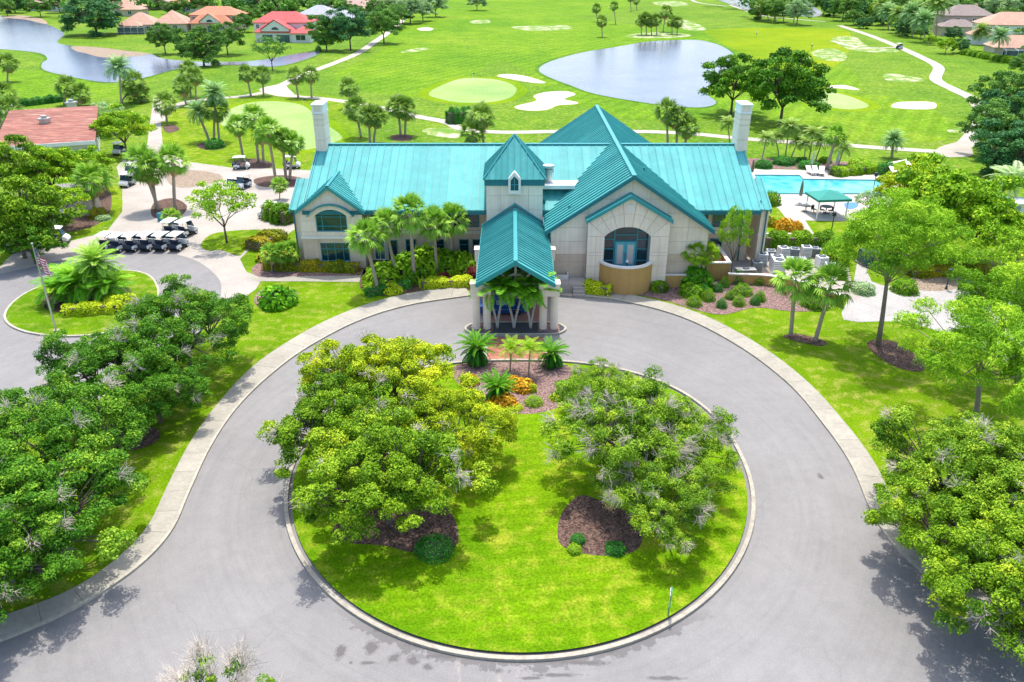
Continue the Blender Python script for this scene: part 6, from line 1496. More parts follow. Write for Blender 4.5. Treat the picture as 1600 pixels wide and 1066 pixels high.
def hip(mb, x0, x1, y0, y1, z, rise, ov=.5):
    x0 -= ov; x1 += ov; y0 -= ov; y1 += ov; w, d = x1-x0, y1-y0
    if w >= d: r0, r1 = (x0+d/2, (y0+y1)/2), (x1-d/2, (y0+y1)/2)
    else: r0, r1 = ((x0+x1)/2, y0+w/2), ((x0+x1)/2, y1-w/2)
    a, b, c, e = (x0,y0,z),(x1,y0,z),(x1,y1,z),(x0,y1,z); p, q = (*r0,z+rise), (*r1,z+rise); lo = -.18
    V = [a,b,c,e,p,q] + [(k[0],k[1],z+lo) for k in (a,b,c,e)]
    F = [(0,1,5,4),(2,3,4,5),(1,2,5),(3,0,4)] if w >= d else [(0,1,4),(1,2,5,4),(2,3,5),(3,0,4,5)]
    mb.add(V, F + [(0,6,7,1),(1,7,8,2),(2,8,9,3),(3,9,6,0),(9,8,7,6)])
def house(anchor, label, wall, roof, blocks, rz=0.0, wins=(), doors=(), gable=None, cage=None, group='houses round the golf course', name='house'):
    """blocks: (x0,x1,y0,y1,height,rise); windows on the front (y0) faces: (x,z,w,h,y)"""
    x, y = G(*anchor); t = thing(name, (0,0,0), label, 'house', group)
    for (x0,x1,y0,y1,h,r) in blocks:
        mb = MB(); mb.box(x0,x1,y0,y1,-.1,h); mb.build('wall', wall, t); mb = MB(); hip(mb, x0,x1,y0,y1,h,r); mb.build('roof', roof, t)
    for (wx, wz, ww, wh, wy) in wins:
        mb = MB(); mb.box(wx-ww/2, wx+ww/2, wy-.06, wy-.005, wz, wz+wh); o = mb.build('window', M_glass, t)
        f = MB(); f.box(wx-ww/2-.1, wx-ww/2, wy-.12, wy-.01, wz-.1, wz+wh+.1); f.box(wx+ww/2, wx+ww/2+.1, wy-.12, wy-.01, wz-.1, wz+wh+.1); f.box(wx-ww/2, wx+ww/2, wy-.12, wy-.062, wz+wh, wz+wh+.1); f.box(wx-ww/2, wx+ww/2, wy-.12, wy-.062, wz-.1, wz); f.box(wx-.04, wx+.04, wy-.1, wy-.062, wz, wz+wh); f.build('frame', M_white, o)
    for (wx, ww, wh, wy) in doors:
        mb = MB(); mb.box(wx-ww/2, wx+ww/2, wy-.07, wy-.005, .05, wh); mb.build('door', M_glassb, t)
    if gable:
        gx, gw, gy, gz, gr = gable
        mb = MB(); mb.ext([(gx-gw/2,gy,gz),(gx+gw/2,gy,gz),(gx+gw/2,gy,gz+.6),(gx,gy,gz+gr),(gx-gw/2,gy,gz+.6)], (0,3.5,0)); g = mb.build('gable', H_white, t)
        mb = MB(); mb.ext([(gx-1.3,gy-.05,gz+.5),(gx+1.3,gy-.05,gz+.5),(gx+1.1,gy-.05,gz+1.1),(gx,gy-.05,gz+1.5),(gx-1.1,gy-.05,gz+1.1)], (0,.04,0)); mb.build('window', M_glass, g)
        mb = MB()
        for s in (-1, 1): mb.ext([(gx,gy-.3,gz+gr+.12),(gx+s*(gw/2+.4),gy-.3,gz+.5),(gx+s*(gw/2+.4),gy-.3,gz+.72),(gx,gy-.3,gz+gr+.36)], (0,5.5,0))
        mb.build('gable_roof', roof, t)
    if cage:
        x0,x1,y0,y1,h = cage; mb = MB()
        for xx in np.linspace(x0,x1,5): mb.bar((xx,y0,0),(xx,y0,h),.1); mb.bar((xx,y0,h),(xx,y1,h+.3),.1)
        for zz in (.9,h): mb.bar((x0,y0,zz),(x1,y0,zz),.1)
        mb.bar((x0,y0,h),(x0,y1,h+.3),.1); mb.bar((x1,y0,h),(x1,y1,h+.3),.1); mb.bar((x0,(y0+y1)/2,h+.15),(x1,(y0+y1)/2,h+.15),.1)
        c = mb.build('screen_enclosure', M_cage, t); mb = MB(); mb.box(x0+.1,x1-.1,y0+.12,y0+.15,.1,h-.1); mb.build('screen', M_screen, c)
    t.location = (x, y, 0); t.rotation_euler = (0,0,rz); return t
house((234,53),'pale peach-roofed house with a white pool cage across the left lake',H_beige,T_peach,[(-12,2,3,16,3.2,4.2),(0,13,6,20,3.2,4.6),(-9,-3,0,5,3,1.8)],.12,[(5,1,1.6,1.6,6),(8.5,1,1.6,1.6,6),(-1,1,1.4,1.5,3)],[(-5,2.2,2.3,0)],None,(-11,-1,-3,2.9,2.7))
house((330,50),'orange-roofed two-storey house across the left lake',H_peach,T_orange,[(-10,10,5,16,6.0,3.0),(-8,8,0,6,3.2,3.0)],-.05,[(-8.3,4.0,1.2,1.3,5),(8.2,4.0,1.2,1.3,5),(-5,1,1.4,1.4,0),(5,1,1.4,1.4,0)],[(0,2.4,2.3,0)],(0,8,-.2,3.2,3.4))
house((437,67),'white house with bright red tile roof and arched gable window',H_white,T_redt,[(-11,9,7,18,6.2,3.4),(-9,5,1.5,8,3.4,2.6),(4.5,11,0,8,3.2,2.0)],-.04,[(7.8,.9,3.4,1.7,0),(-9.6,4.2,1.0,1.3,7),(7.8,4.2,1.0,1.3,7)],[(-4.6,3.6,2.5,1.5),(1,4.6,2.5,1.5)],(-1.5,10,1.2,3.7,3.6))
house((500,47),'tan house with blue-grey roof right of the red-roofed one',H_tan,T_grey,[(-11,4,3,15,5.6,3.4),(1,11,0,14,4.4,3.8)],-.25,[(-8,1,1.3,1.4,3),(-4,1,1.3,1.4,3),(-6,3.8,1.2,1.2,3),(5,1,1.4,1.4,0)],[(-1,2,2.3,3)])
house((585,24),'wide pinkish-roofed house behind the tan one',H_white,T_pink,[(-22,14,2,18,4.2,4.6),(-6,8,-3,6,3.4,2.6)],-.1,[(-16,1,1.8,1.5,2),(-11,1,1.8,1.5,2),(0,1,1.8,1.5,-3),(11,1,1.6,1.5,2)])
house((222,16),'pink-walled house behind the pale peach one',H_peach,T_pink,[(-14,14,2,16,4.2,4.2)],.1,[(-8,1,1.5,1.5,2),(0,1,1.5,1.5,2),(8,1,1.5,1.5,2)])
house((120,4),'peach-roofed house behind the huge round tree',H_beige,T_peach,[(-14,14,2,16,3.6,4.4)],.2,[(-6,1,1.5,1.5,2),(5,1,1.5,1.5,2)])
house((25,-4),'far house at the top left corner',H_white,T_pink,[(-14,16,2,16,4.2,4.4)],.2,[(-6,1,1.5,1.5,2)])
house((375,5),'white-walled far house right of the orange roof',H_white,T_peach,[(-12,12,2,14,4.0,3.6)],0,[(-5,1,2,1.5,2),(4,1,2,1.5,2)])
house((460,-2),'far house at the top edge above the red roof',H_white,T_pink,[(-18,18,2,16,4.0,4.4)],.0,[(-5,1,2,1.5,2)])
house((1520,58),'brown-roofed two-level house beyond the right cart path',H_beige,T_brown,[(-9,9,8,20,7.0,3.6),(-11,2,2,10,3.4,2.4),(1,10,4,10,3.4,2.2)],-.15,[(-4,4.8,1.4,1.3,8),(2,4.8,1.4,1.3,8),(-8,1,1.5,1.4,2)])
house((1578,72),'white two-storey house with peach tile roof on the right',H_white,T_peach,[(-8,12,5,18,6.4,3.8),(-12,-6,2,9,3.2,2.2)],-.2,[(-6,4,1.0,1.5,5),(-4,4,1.0,1.5,5),(-1,3.8,1.8,1.9,5),(3,4,1.0,1.5,5),(6,4,1.0,1.5,5),(-2,.8,1.4,1.6,5),(4,.8,1.4,1.6,5)])
house((1592,96),'low peach-roofed house with dark screened pool cage at the right edge',H_beige,T_peach,[(-6,16,4,14,3.4,3.2)],-.2,[(-3,1,1.3,1.4,4)],[],None,(-4,9,0,3.9,3.0))
house((1450,22),'grey-roofed house behind the royal palms',H_white,T_grey,[(-10,10,2,14,3.6,3.6)],-.2,[(-4,1,1.6,1.4,2),(4,1,1.6,1.4,2)])
house((1340,10),'long orange-roofed far house at the top right',H_peach,T_orange,[(-16,14,2,14,3.6,3.8)],-.1,[(-6,1,1.6,1.4,2),(4,1,1.6,1.4,2)])
house((1590,0),'orange-roofed far house in the top right corner',H_peach,T_orange,[(-18,18,2,16,4,4.2)],-.1,[(-6,1,1.6,1.4,2)])

for k_, (ax, ay, wl, rf, lb) in enumerate([(70,18,H_white,T_pink,'pinkish far house behind the tree row at the far left shore'),(185,26,H_peach,T_peach,'low peach far house right of the huge round tree'),(300,20,H_white,T_orange,'orange-roofed far house behind the lake-bank trees'),(418,22,H_white,T_peach,'pale far house just left behind the red roof'),(545,14,H_beige,T_peach,'peach far house between grey and pink roofs'),(1405,30,H_white,T_peach,'pale peach far house behind the palm row on the right'),(1500,26,H_beige,T_brown,'brown far house behind the brown-roofed one'),(1555,34,H_white,T_pink,'pinkish far house behind the white two-storey one'),(1270,4,H_white,T_peach,'far house at the top edge right of the pond')]):
    house((ax, ay), lb, wl, rf, [(-11,9,3,15,3.6+.6*(k_%3),3.6),(2,11,0,9,3.2,2.6)], .3*((k_*37) % 5 - 2)*.3, [(-7,1,1.5,1.5,3),(-2,1,1.5,1.5,3),(6,1,1.8,1.5,0)], [(-4.5,1.6,2.2,3)])

def rustroof():
    m, t, b, o = nt('rusty_red_roof'); p = pos(t)
    mp = t.nodes.new('ShaderNodeMapping'); mp.inputs['Scale'].default_value = (.22, 2.4, 1); mp.inputs['Rotation'].default_value = (0,0,-.06); t.links.new(p, mp.inputs[0])
    f = noise(t, 1.6, 7, .72, mp.outputs[0]); g = noise(t, .25, 5, .6, p)
    c = ramp(t, f, [(.36, (.15,.045,.034)), (.50, (.24,.075,.05)), (.58, (.33,.14,.085)), (.64, (.50,.36,.28))])
    c = mixc(t, .7, c, ramp(t, g, [(.3, .75), (.7, 1.25)]), 'MULTIPLY')
    t.links.new(c, b.inputs['Base Color']); b.inputs['Roughness'].default_value = .85; return m
BN = thing('cart_barn', (*G(80,232), 0), 'low white cart barn with weathered rusty red roof at the left', 'building')
c1, c2, c3, c4_ = G(-12,230,4), G(149,219,4), G(153,165,5.4), G(24,172,5.4)
c4_ = (c1[0] + c3[0]-c2[0], c1[1] + c3[1]-c2[1])
mb = MB(); mb.add([(*c1,4),(*c2,4),(*c3,5.4),(*c4_,5.4),(*c1,3.75),(*c2,3.75),(*c3,5.15),(*c4_,5.15)], [(0,1,2,3),(7,6,5,4),(0,4,5,1),(1,5,6,2),(2,6,7,3),(3,7,4,0)]); mb.build('roof', rustroof(), BN)
mb = MB(); a, b = Vector((*c1,3.75)), Vector((*c2,3.75)); mb.bar(tuple(a+Vector((0,-.1,-.05))), tuple(b+Vector((0,-.1,-.05))), .14, .55); mb.build('fascia', M_white, BN)
ins = lambda p, k=.96: ((p[0]-0)*1.0, p[1]+.9)
mb = MB(); mb.prism([(c1[0]+.6,c1[1]+.9),(c2[0]-.6,c2[1]+.9),(c3[0]-.6,c3[1]-.6),(c4_[0]+.6,c4_[1]-.6)], 0, 3.74); mb.build('wall', H_white, BN)
for fx in (.2, .42, .64, .86):
    q = a.lerp(b, fx); mb = MB(); mb.box(q.x-1.4, q.x+1.4, q.y+.78, q.y+.86, .05, 2.6); mb.build('roller_door', M_greym, BN)
for (qx, qy) in ((70,190),(112,164)):
    x, y = G(qx, qy, 5.0); mb = MB(); mb.box(x-.6,x+.6,y-.6,y+.6,4.3,5.3); mb.box(x-.8,x+.8,y-.8,y+.8,5.3,5.55); mb.cyl((x,y),.45,5.55,5.95,14); mb.build('roof_vent', M_steel, BN)
sx, sy = G(118,338)
SH = thing('garden_shed', (0,0,0), 'small grey-roofed shed under the trees beside the lamp post', 'shed')
mb = MB(); mb.box(-1.9,1.9,0,3.6,0,2.6); mb.build('wall', H_beige, SH)
mb = MB()
mb.add([(-2.2,-.4,2.55),(2.2,-.4,2.55),(2.2,1.8,3.7),(-2.2,1.8,3.7),(2.2,4,2.55),(-2.2,4,2.55),(-2.2,-.4,2.4),(2.2,-.4,2.4),(2.2,4,2.4),(-2.2,4,2.4)], [(0,1,2,3),(3,2,4,5),(0,6,7,1),(4,8,9,5),(1,7,8,4,2),(5,9,6,0,3),(9,8,7,6)]); mb.build('roof', plain('grey_shingle', (.30,.28,.255), .95, var=.25, scale=4, bmp=.6, bscale=9), SH)
mb = MB(); mb.box(.3,1.2,-.05,-.004,.05,2.1); mb.build('door', M_stucd, SH)
SH.location = (sx, sy, 0); SH.rotation_euler = (0,0,.12)

# the wooded suburb fading off behind the last houses
def far_wood():
    rng = np.random.default_rng(77); C = []; R = []
    for side, n in ((-1, 150), (1, 130)):
        for _ in range(n):
            Y = rng.uniform(400, 950); w = Y*.62; X = side*rng.uniform(.12 if side < 0 else .36, 1.05)*w + (0 if side > 0 else -10)
            r = rng.uniform(4, 7.5); h = rng.uniform(4, 7)
            for d in unit(rng.normal(size=(16,3))): C.append((X + d[0]*r, Y + d[1]*r, h + abs(d[2])*r*.7)); R.append(r*.34)
    C = np.array(C); Q, ti = clump_leaves(rng, C, np.array(R), 14, 1.5, 1.0, .4 + rng.normal(size=len(C))*.16, .8, .4)
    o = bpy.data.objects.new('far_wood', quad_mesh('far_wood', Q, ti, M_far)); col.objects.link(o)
    tag(o, 'hazy mass of treetops beyond the last houses at the top edge', 'wood', None, 'stuff')
far_wood()
# ------------------------------------------------------------------ small things
def place(t, pxy, z=0.0, rz=0.0, s=1.0):
    x, y = G(*pxy, z); t.location = (x, y, z); t.rotation_euler = (0,0,rz); t.scale = (s,s,s); return t
# cooling units behind the low wall
def ac_unit(w, d, h, fans=1, mat=None):
    t = thing('cooling_unit'); mb = MB(); mb.box(-w/2,w/2,-d/2,d/2,.08,h); mb.build('casing', mat or M_greym, t, bevel=.03)
    mb = MB(); mb.box(-w/2-.05,w/2+.05,-d/2-.05,d/2+.05,0,.08); mb.build('pad', M_conc, t)
    for i in range(fans):
        cy = 0 if fans == 1 else (-d/4 + d/2*i); mb = MB(); mb.cyl((0,cy), min(w,d/fans)*.38, h, h+.05, 18); f = mb.build('fan_grille', M_dgrey, t); m2 = MB()
        for a in np.linspace(0, math.pi, 5)[:-1]: r = min(w,d/fans)*.36; m2.bar((-r*math.cos(a),cy-r*math.sin(a),h+.055),(r*math.cos(a),cy+r*math.sin(a),h+.055),.02,.015)
        m2.build('guard', M_steel, f)
    for s in (-1, 1):
        mb = MB(); n = 7
        for k in range(n): zz = .2+(h-.35)*k/(n-1); mb.box(-w/2+.06,w/2-.06,min(s*d/2,s*(d/2+.015)),max(s*d/2,s*(d/2+.015)),zz-.02,zz+.02)
        mb.build('louvre', M_dgrey, t)
    return t
AC = [ac_unit(.95,.95,1.05), ac_unit(1.2,2.3,1.5,2,M_white), ac_unit(1.0,1.0,1.25,1,M_white), ac_unit(2.0,.9,.8,1,M_steel)]
acl = [(1203,405,0,'cooling unit at the left end of the row below the hedge'),(1222,403,2,'pale cooling unit second in the row below the hedge'),(1240,402,0,'dark cooling unit third in the row below the hedge'),(1258,402,2,'pale cooling unit fourth in the row below the hedge'),(1270,401,0,'dark cooling unit fifth in the row below the hedge'),(1286,404,0,'cooling unit at the right end of the row below the hedge'),(1213,424,1,'large white twin-fan cooling unit beside the right wing corner'),(1190,413,2,'pale cooling unit against the right wing corner'),(1181,423,0,'grey cooling unit left of the twin-fan one'),(1164,431,3,'long low machine beside the sapling'),(1282,418,2,'tall pale cooling unit near the right of the yard'),(1295,430,2,'pale cooling unit half behind the lawn palm'),(1243,414,3,'low box between the cooling units')]
done = set()
for (x, y, i, lb) in acl:
    o = AC[i] if i not in done else copy_tree(AC[i]); done.add(i); place(o, (x, y), .022, .1*((x*7) % 5 - 2)); tag(o, lb, 'cooling unit', 'cooling units in the yard')
# low ochre wall with pale coping round the yard
def low_wall(pts, h, w, label, mat=None, cop=None, name='low_wall'):
    P = resample(smooth_curve(px(*pts), 6), .8); A, B2 = offset(P, w/2), offset(P, -w/2); C1, C2 = offset(P, w/2+.06), offset(P, -w/2-.06)
    c = P.mean(0); t = thing(name, (c[0], c[1], 0), label, 'wall'); mb = MB(); m2 = MB()
    for i in range(len(P)-1):
        mb.prism([tuple(A[i]),tuple(A[i+1]),tuple(B2[i+1]),tuple(B2[i])], 0, h); m2.prism([tuple(C1[i]),tuple(C1[i+1]),tuple(C2[i+1]),tuple(C2[i])], h, h+.1)
    mb.build('wall', mat or M_brown, t); m2.build('coping', cop or M_trimw, t); return t
low_wall([(1136,443),(1200,446),(1255,457),(1290,469),(1316,480)], 1.0, .25, 'curved low ochre wall in front of the cooling units')
low_wall([(1186,378),(1262,378)], .9, .25, 'low pale wall between the pool lawn and the cooling units', M_stucd)
RP_ = thing('raised_planter', (*G(1412,272), 0), 'ochre raised planter with grass at the right end of the pool', 'planter')
q = px((1378+12,285),(1412,300),(1440,272),(1412,262)); q = [G(1392,284),G(1422,276),G(1412,264),G(1385,270)]
mb = MB(); mb.prism(q, 0, 1.3); mb.build('wall', M_brown, RP_); mb = MB(); mb.prism(grow(q, .25), 1.3, 1.42); mb.build('coping', M_trimw, RP_); mb = MB(); mb.prism(grow(q, -.7), 1.42, 1.5); mb.build('turf', M_lawn, RP_)
# pool cabana
CB = thing('pool_canopy', (0,0,0), 'green square fabric canopy on white posts beside the pool', 'canopy')
w, d, h = 3.9, 3.4, 2.5
for sx in (-1, 1):
    for sy in (-1, 1): mb = MB(); mb.box(sx*(w/2-.1)-.06, sx*(w/2-.1)+.06, sy*(d/2-.1)-.06, sy*(d/2-.1)+.06, 0, h); mb.build('post', M_white, CB)
mb = MB(); mb.add([(-w/2-.2,-d/2-.2,h),(w/2+.2,-d/2-.2,h),(w/2+.2,d/2+.2,h),(-w/2-.2,d/2+.2,h),(0,0,h+.75),(-w/2-.2,-d/2-.2,h-.28),(w/2+.2,-d/2-.2,h-.28),(w/2+.2,d/2+.2,h-.28),(-w/2-.2,d/2+.2,h-.28)], [(0,1,4),(1,2,4),(2,3,4),(3,0,4),(0,5,6,1),(1,6,7,2),(2,7,8,3),(3,8,5,0)]); mb.build('fabric', plain('green_canvas', (.03,.25,.20), .8, var=.06), CB)
place(CB, (1289,336), .03, .1)
def closed_umbrella(p, label, c, s=1.0):
    t = thing('closed_umbrella', (0,0,0), label, 'umbrella', 'closed umbrellas by the pool'); mb = MB(); mb.tube([(0,0,0),(0,0,2.9)], .03, 8); mb.build('pole', M_white, t)
    mb = MB(); mb.tube([(0,0,.95),(0,0,1.4),(0,0,2.3),(0,0,2.85)], [.17,.22,.15,.03], 10); mb.build('fabric', c, t); mb = MB(); mb.cyl((0,0),.3,0,.08,16); mb.build('base', M_greym, t); place(t, p, .03, 0, s)
U1 = plain('sage_canvas', (.16,.20,.14), .85); U2 = plain('brown_canvas', (.20,.13,.08), .85); U3 = plain('pale_canvas', (.42,.46,.36), .85)
closed_umbrella((1249,318),'closed sage umbrella on the near pool deck beside the canopy',U1,1.1); closed_umbrella((1174,279),'closed brown umbrella at the roof corner of the pool',U2); closed_umbrella((1267,266),'closed pale umbrella behind the pool chairs',U3); closed_umbrella((1306,265),'closed pale umbrella over the dark poolside table',U3)
def lounger():
    t = thing('pool_lounger'); mb = MB(); mb.box(-.3,.3,-.9,.35,.3,.37); mb.build('seat', M_white, t); mb = MB(); mb.ext([(-.3,.36,.30),(-.3,.36,.37),(-.3,.95,.80),(-.3,.98,.74)], (.6,0,0)); mb.build('backrest', M_white, t)
    for sx in (-1, 1):
        for yy in (-.8,.3): mb = MB(); mb.box(sx*.26-.03,sx*.26+.03,yy-.03,yy+.03,0,.3); mb.build('leg', M_white, t)
    return t
LG = lounger()
for k, (x, y, a, lb) in enumerate([(1266,272,.1,'white lounger at the left end of the far poolside'),(1275,272,.0,'white lounger in the middle of the far poolside'),(1283,273,-.3,'white lounger turned aside on the far poolside'),(1256,321,1.2,'white lounger on the near deck beside the sage umbrella')]):
    o = LG if k == 0 else copy_tree(LG); place(o, (x, y), .03, a, 1.25); tag(o, lb, 'lounger', 'white pool loungers')
def patio_set(p, label, s=1.0):
    t = thing('patio_table', (0,0,0), label, 'table', 'tables by the pool'); mb = MB(); mb.cyl((0,0),.6,.7,.74,18); mb.build('table_top', M_dgrey, t); mb = MB(); mb.cyl((0,0),.05,0,.7,8); mb.cyl((0,0),.3,0,.04,12); mb.build('leg', M_dgrey, t); place(t, p, .03, 0, s)
def chair(p, a, label):
    t = thing('patio_chair', (0,0,0), label, 'chair', 'dark chairs by the pool'); mb = MB(); mb.box(-.25,.25,-.25,.25,.4,.45); mb.build('seat', M_dgrey, t); mb = MB(); mb.box(-.25,.25,.22,.27,.46,.9); mb.build('backrest', M_dgrey, t)
    for sx in (-1,1):
        for sy in (-1,1): mb = MB(); mb.box(sx*.22-.02,sx*.22+.02,sy*.21-.02,sy*.21+.02,0,.4); mb.build('leg', M_dgrey, t)
    place(t, p, .03, a)
patio_set((1301,271),'dark round table behind the pool under the pale umbrella',1.2); patio_set((1290,333),'dark round table under the green canopy',1.2); patio_set((1258,330),'dark round table left of the green canopy')
for x, y, a, lb in ((1296,273,1.5,'dark chair left of the far pool table'),(1307,272,-1.5,'dark chair right of the far pool table'),(1284,333,1.5,'dark chair left of the canopy table'),(1297,334,-1.5,'dark chair right of the canopy table'),(1271,332,.5,'dark chair beside the left canopy post')): chair((x, y), a, lb)
# lamps, flag, sign, bins
def lamp(p, h, label, globe=True, z=0.0):
    t = thing('lamp_post', (0,0,0), label, 'lamp'); mb = MB(); mb.tube([(0,0,0),(0,0,.3),(0,0,.35),(0,0,h)], [.12,.11,.06,.05], 10); mb.build('pole', M_dgrey, t)
    mb = MB(); mb.tube([(0,0,h),(0,0,h+.08),(0,0,h+.34),(0,0,h+.5)], [.12,.2,.22,.08], 12); mb.build('lantern', M_white if globe else M_dgrey, t); mb = MB(); mb.tube([(0,0,h+.5),(0,0,h+.6)], [.24,.04], 12); mb.build('cap', M_dgrey, t); place(t, p, z)
lamp((108,374), 3.2, 'black lamp post with pale lantern beside the white golf cart'); lamp((1297,372), 2.6, 'thin lamp post on the small pool lawn', False); lamp((1361,313), 3.2, 'dark lamp post in the pale tree on the pool deck', False); lamp((1478,452), 1.6, 'short bollard lamp in the bare soil of the service yard', False)
t = thing('lamp_post', (11.05, 71.9, 1.9), 'short black lamp inside the bowed balcony', 'lamp'); mb = MB(); mb.tube([(11.05,71.9,1.9),(11.05,71.9,3.0)], [.09,.05], 8); mb.build('pole', M_black, t); mb = MB(); mb.tube([(11.05,71.9,3.0),(11.05,71.9,3.12),(11.05,71.9,3.3)], [.07,.14,.05], 10); mb.build('lantern', M_white, t)
def flagmat():
    m, t_, b, o = nt('stars_and_stripes_cloth'); tc = t_.nodes.new('ShaderNodeUVMap'); sp = t_.nodes.new('ShaderNodeSeparateXYZ'); t_.links.new(tc.outputs[0], sp.inputs[0])
    st = math_(t_, 'GREATER_THAN', math_(t_, 'FRACT', math_(t_, 'MULTIPLY', sp.outputs[1], 6.5)), .5)
    c = mixc(t_, st, (.55,.015,.03), (.8,.8,.8)); ct = math_(t_, 'MULTIPLY', math_(t_, 'LESS_THAN', sp.outputs[0], .4), math_(t_, 'GREATER_THAN', sp.outputs[1], .46))
    v = t_.nodes.new('ShaderNodeTexVoronoi'); v.inputs['Scale'].default_value = 14; v.inputs['Randomness'].default_value = 0.0; t_.links.new(tc.outputs[0], v.inputs['Vector'])
    cn = mixc(t_, math_(t_, 'LESS_THAN', v.outputs['Distance'], .25), (.015,.025,.16), (.8,.8,.8)); c = mixc(t_, ct, c, cn); t_.links.new(c, b.inputs['Base Color']); b.inputs['Roughness'].default_value = .8; return m
bx, by = G(88, 517, .14); hp = height_at(382, by)
FP = thing('flagpole', (bx, by, .14), 'tall silver flagpole on the palm island at the left', 'flagpole')
mb = MB(); mb.tube([(bx,by,.1),(bx,by,hp*.6),(bx,by,hp)], [.085,.07,.045], 12); mb.build('pole', M_alloy, FP); mb = MB(); mb.tube([(bx,by,hp),(bx,by,hp+.08),(bx,by,hp+.16)], [.05,.1,.03], 12); mb.build('finial', M_alloy, FP); mb = MB(); mb.cyl((bx,by),.25,.1,.22,14); mb.build('base', M_conc, FP)
FLG = bpy.data.meshes.new('flag'); bm = bmesh.new(); uvl = bm.loops.layers.uv.new('UVMap'); NU, NV = 22, 14; grid = []
for i in range(NU+1):
    for j in range(NV+1):
        u, v = i/NU, j/NV; fold = math.sin(u*15 + v*1.5)*.16*(.25+u); sag = -1.35*u*(.5+.5*u) ; grid.append((bm.verts.new((.06 + .62*u + .1*math.sin(u*9), fold, (v-1)*1.45 + sag*(.9+.1*v))), u, v))
for i in range(NU):
    for j in range(NV):
        k = [grid[i*(NV+1)+j], grid[(i+1)*(NV+1)+j], grid[(i+1)*(NV+1)+j+1], grid[i*(NV+1)+j+1]]; f = bm.faces.new([q[0] for q in k]); f.smooth = True
        for lp, q in zip(f.loops, k): lp[uvl].uv = (q[1], q[2])
bm.to_mesh(FLG); bm.free(); FLG.materials.append(flagmat()); fo = bpy.data.objects.new('flag', FLG); col.objects.link(fo); fo.location = (bx, by, hp-.35); tag(fo, 'limp red and white striped flag hanging on the flagpole', 'flag')
t = thing('road_sign', (0,0,0), 'small sign seen edge-on at the front right rim of the round island', 'sign'); mb = MB(); mb.bar((0,0,-.1),(0,0,1.5),.05); mb.build('post', M_tealf, t)
mb = MB(); mb.box(-.02,.0,-.3,.3,.75,1.5); mb.build('panel', M_white, t); mb = MB(); mb.box(.045,.065,-.3,.3,.75,1.5); mb.build('panel', M_tealt, t); place(t, (1044,960), .2, math.radians(-14))
t = thing('waste_bin', (0,0,0), 'round blue barrel beside the young palm behind the golf carts', 'bin'); mb = MB(); mb.tube([(0,0,0),(0,0,.1),(0,0,.9),(0,0,.95)], [.3,.33,.33,.28], 16); mb.build('barrel', plain('blue_plastic', (.02,.20,.30), .5), t); mb = MB(); mb.tube([(0,0,.95),(0,0,1.02)], [.3,.2], 16); mb.build('lid', M_tealf, t); place(t, (251,345), .02)
t = thing('transformer_box', (0,0,0), 'green transformer cabinet behind the pine', 'cabinet'); mb = MB(); mb.box(-.9,.9,-.8,.8,.1,1.5); mb.build('cabinet', plain('utility_green', (.05,.12,.10), .5), t, bevel=.04); mb = MB(); mb.box(-1.1,1.1,-1,1,0,.1); mb.build('pad', M_conc, t); mb = MB(); mb.box(-.03,.03,-.83,-.802,.3,1.4); mb.build('door_seam', M_dgrey, t); place(t, (1356,412), .02, .1)
t = thing('flagstick', (0,0,0), 'flagstick on the putting green left of the big bunker', 'flagstick'); mb = MB(); mb.tube([(0,0,0),(0,0,2.2)], .03, 6); mb.build('pole', M_white, t); mb = MB(); mb.add([(0.02,0,2.2),(.5,0,2.05),(.02,0,1.85),(0.02,.02,2.2),(.5,.02,2.05),(.02,.02,1.85)],[(0,1,2),(5,4,3),(0,3,4,1),(1,4,5,2)]); mb.build('flag', M_black, t); place(t, (739,128), .03)
t = thing('flagstick', (0,0,0), 'dark-flagged stick at the edge of the practice green', 'flagstick'); mb = MB(); mb.tube([(0,0,0),(0,0,2.0)], .03, 6); mb.build('pole', M_white, t); mb = MB(); mb.add([(0.02,0,2.0),(.5,0,1.85),(.02,0,1.5),(0.02,.02,2.0),(.5,.02,1.85),(.02,.02,1.5)],[(0,1,2),(5,4,3),(0,3,4,1),(1,4,5,2)]); mb.build('flag', M_black, t); place(t, (475,170), .03)
t = thing('utility_cabinet', (0,0,0), 'white flat-topped hut right of the wide poolside tree', 'hut'); mb = MB(); mb.box(-1.6,1.6,-1.2,1.2,0,2.2); mb.build('wall', H_white, t); mb = MB(); mb.box(-1.9,1.9,-1.5,1.5,2.2,2.4); mb.build('roof', M_white, t); mb = MB(); mb.box(-.5,.4,-1.23,-1.204,.05,1.95); mb.build('door', M_greym, t); place(t, (1578,342), 0, -.2)
t = thing('pipe_rack', (0,0,0), 'white pipe rack behind the left end of the barn', 'rack'); mb = MB()
for xx in (-1.5,0,1.5): mb.bar((xx,0,0),(xx,0,2.0),.08); mb.bar((xx,1.2,0),(xx,1.2,2.0),.08); mb.bar((xx,0,2),(xx,1.2,2),.08)
for zz in (.8,1.95): mb.bar((-1.5,0,zz),(1.5,0,zz),.08); mb.bar((-1.5,1.2,zz),(1.5,1.2,zz),.08)
mb.build('frame', M_white, t); place(t, (8,182), 0, .3)
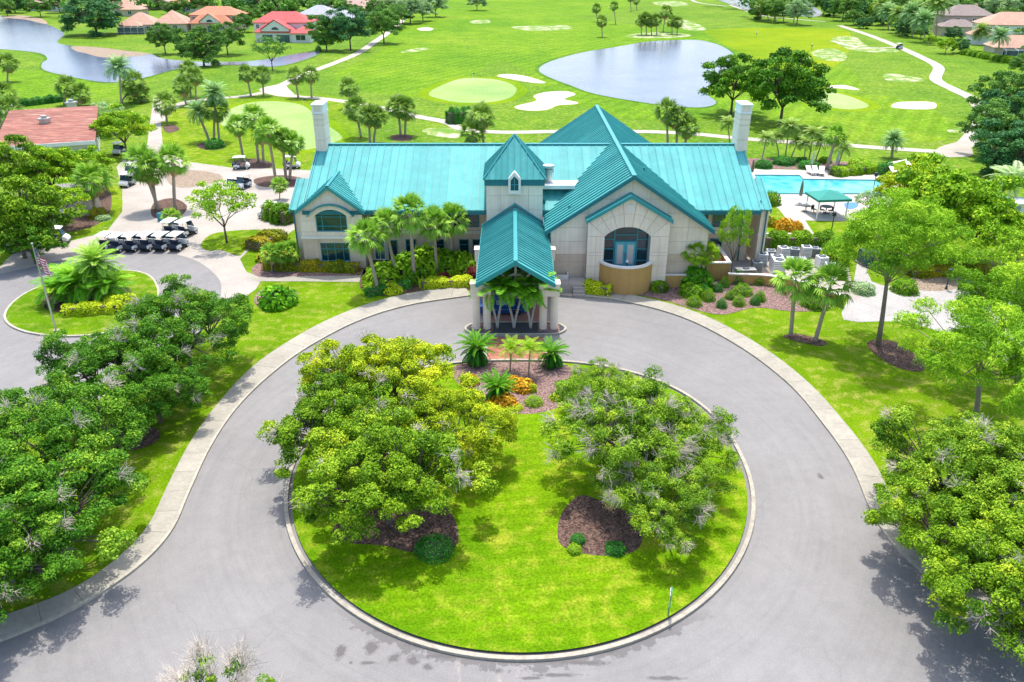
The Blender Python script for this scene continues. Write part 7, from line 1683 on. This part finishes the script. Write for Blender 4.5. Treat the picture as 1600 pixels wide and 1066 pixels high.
# two distant golfers
def person(p, label, shirt, legs, rz):
    J = [(0,0,.95),(0,0,1.15),(0,0,1.38),(0,0,1.50),(0,.02,1.64),(0,.02,1.76),(.10,0,.90),(.11,.02,.50),(.11,0,.06),(.12,.14,.03),(-.10,0,.90),(-.12,-.03,.50),(-.13,-.05,.06),(-.14,.09,.03),(.19,0,1.40),(.25,.06,1.14),(.16,.26,.98),(-.19,0,1.40),(-.25,.05,1.14),(-.10,.27,.97)]
    E_ = [(0,1),(1,2),(2,3),(3,4),(4,5),(0,6),(6,7),(7,8),(8,9),(0,10),(10,11),(11,12),(12,13),(2,14),(14,15),(15,16),(2,17),(17,18),(18,19)]
    R = [.15,.14,.15,.06,.10,.08,.10,.07,.045,.04,.10,.07,.045,.04,.07,.05,.04,.07,.05,.04]
    me = bpy.data.meshes.new('person'); me.from_pydata(J, E_, []); o = bpy.data.objects.new('person', me); col.objects.link(o)
    sk = o.modifiers.new('skin', 'SKIN'); o.modifiers.new('sub', 'SUBSURF').levels = 1
    if not me.skin_vertices:
        me.attributes  # the modifier needs its data layer
        bm = bmesh.new(); bm.from_mesh(me); bm.verts.layers.skin.verify(); bm.to_mesh(me); bm.free()
    for i, r in enumerate(R): me.skin_vertices[0].data[i].radius = (r, r*.85); me.skin_vertices[0].data[i].use_root = (i == 0)
    m, t_, b, out = nt('clothes_' + label[:6].strip().replace(' ', '_')); tcn = t_.nodes.new('ShaderNodeTexCoord'); sp = t_.nodes.new('ShaderNodeSeparateXYZ'); t_.links.new(tcn.outputs['Object'], sp.inputs[0])
    rr = t_.nodes.new('ShaderNodeValToRGB'); rr.color_ramp.interpolation = 'CONSTANT'; e = rr.color_ramp.elements
    while len(e) < 5: e.new(.5)
    for k, (q, c) in enumerate([(0,(.05,.05,.05)),(.05,(.42,.26,.18)),(.24,legs),(.5,shirt),(.745,(.42,.26,.18))]): e[k].position = q; e[k].color = (*c,1)
    t_.links.new(math_(t_, 'DIVIDE', sp.outputs[2], 2.0), rr.inputs[0]); t_.links.new(rr.outputs[0], b.inputs['Base Color']); b.inputs['Roughness'].default_value = .8; me.materials.append(m)
    tag(o, label, 'person', 'golfers far off'); x, y = G(*p); o.location = (x, y, .02); o.rotation_euler = (0,0,rz)
    mb = MB(); mb.tube([(.03,.28,.97),(.1,.75,.12)], .015, 5); cl = mb.build('golf_club', M_steel, None, origin=(0,0,0)); tag(cl, 'golf club held by the golfer ' + ('in white' if shirt[0] > .5 else 'in dark clothes'), 'golf club'); cl.location = o.location; cl.rotation_euler = o.rotation_euler
    mb = MB(); mb.tube([(0,.02,1.70),(0,.02,1.76),(0,.02,1.85)], [.115,.12,.05], 10); mb.ext([(-.1,.1,1.72),(.1,.1,1.72),(.08,.24,1.71),(-.08,.24,1.71)], (0,0,.015)); hb = mb.build('cap', M_white, None, origin=(0,0,0)); hb.parent = o
person((1182,56), 'golfer in white shirt and dark shorts on the far tee', (.75,.75,.74), (.04,.05,.08), 2.6)
person((1268,78), 'golfer in dark shirt near the bare sandy patch', (.05,.06,.07), (.5,.48,.42), .6)
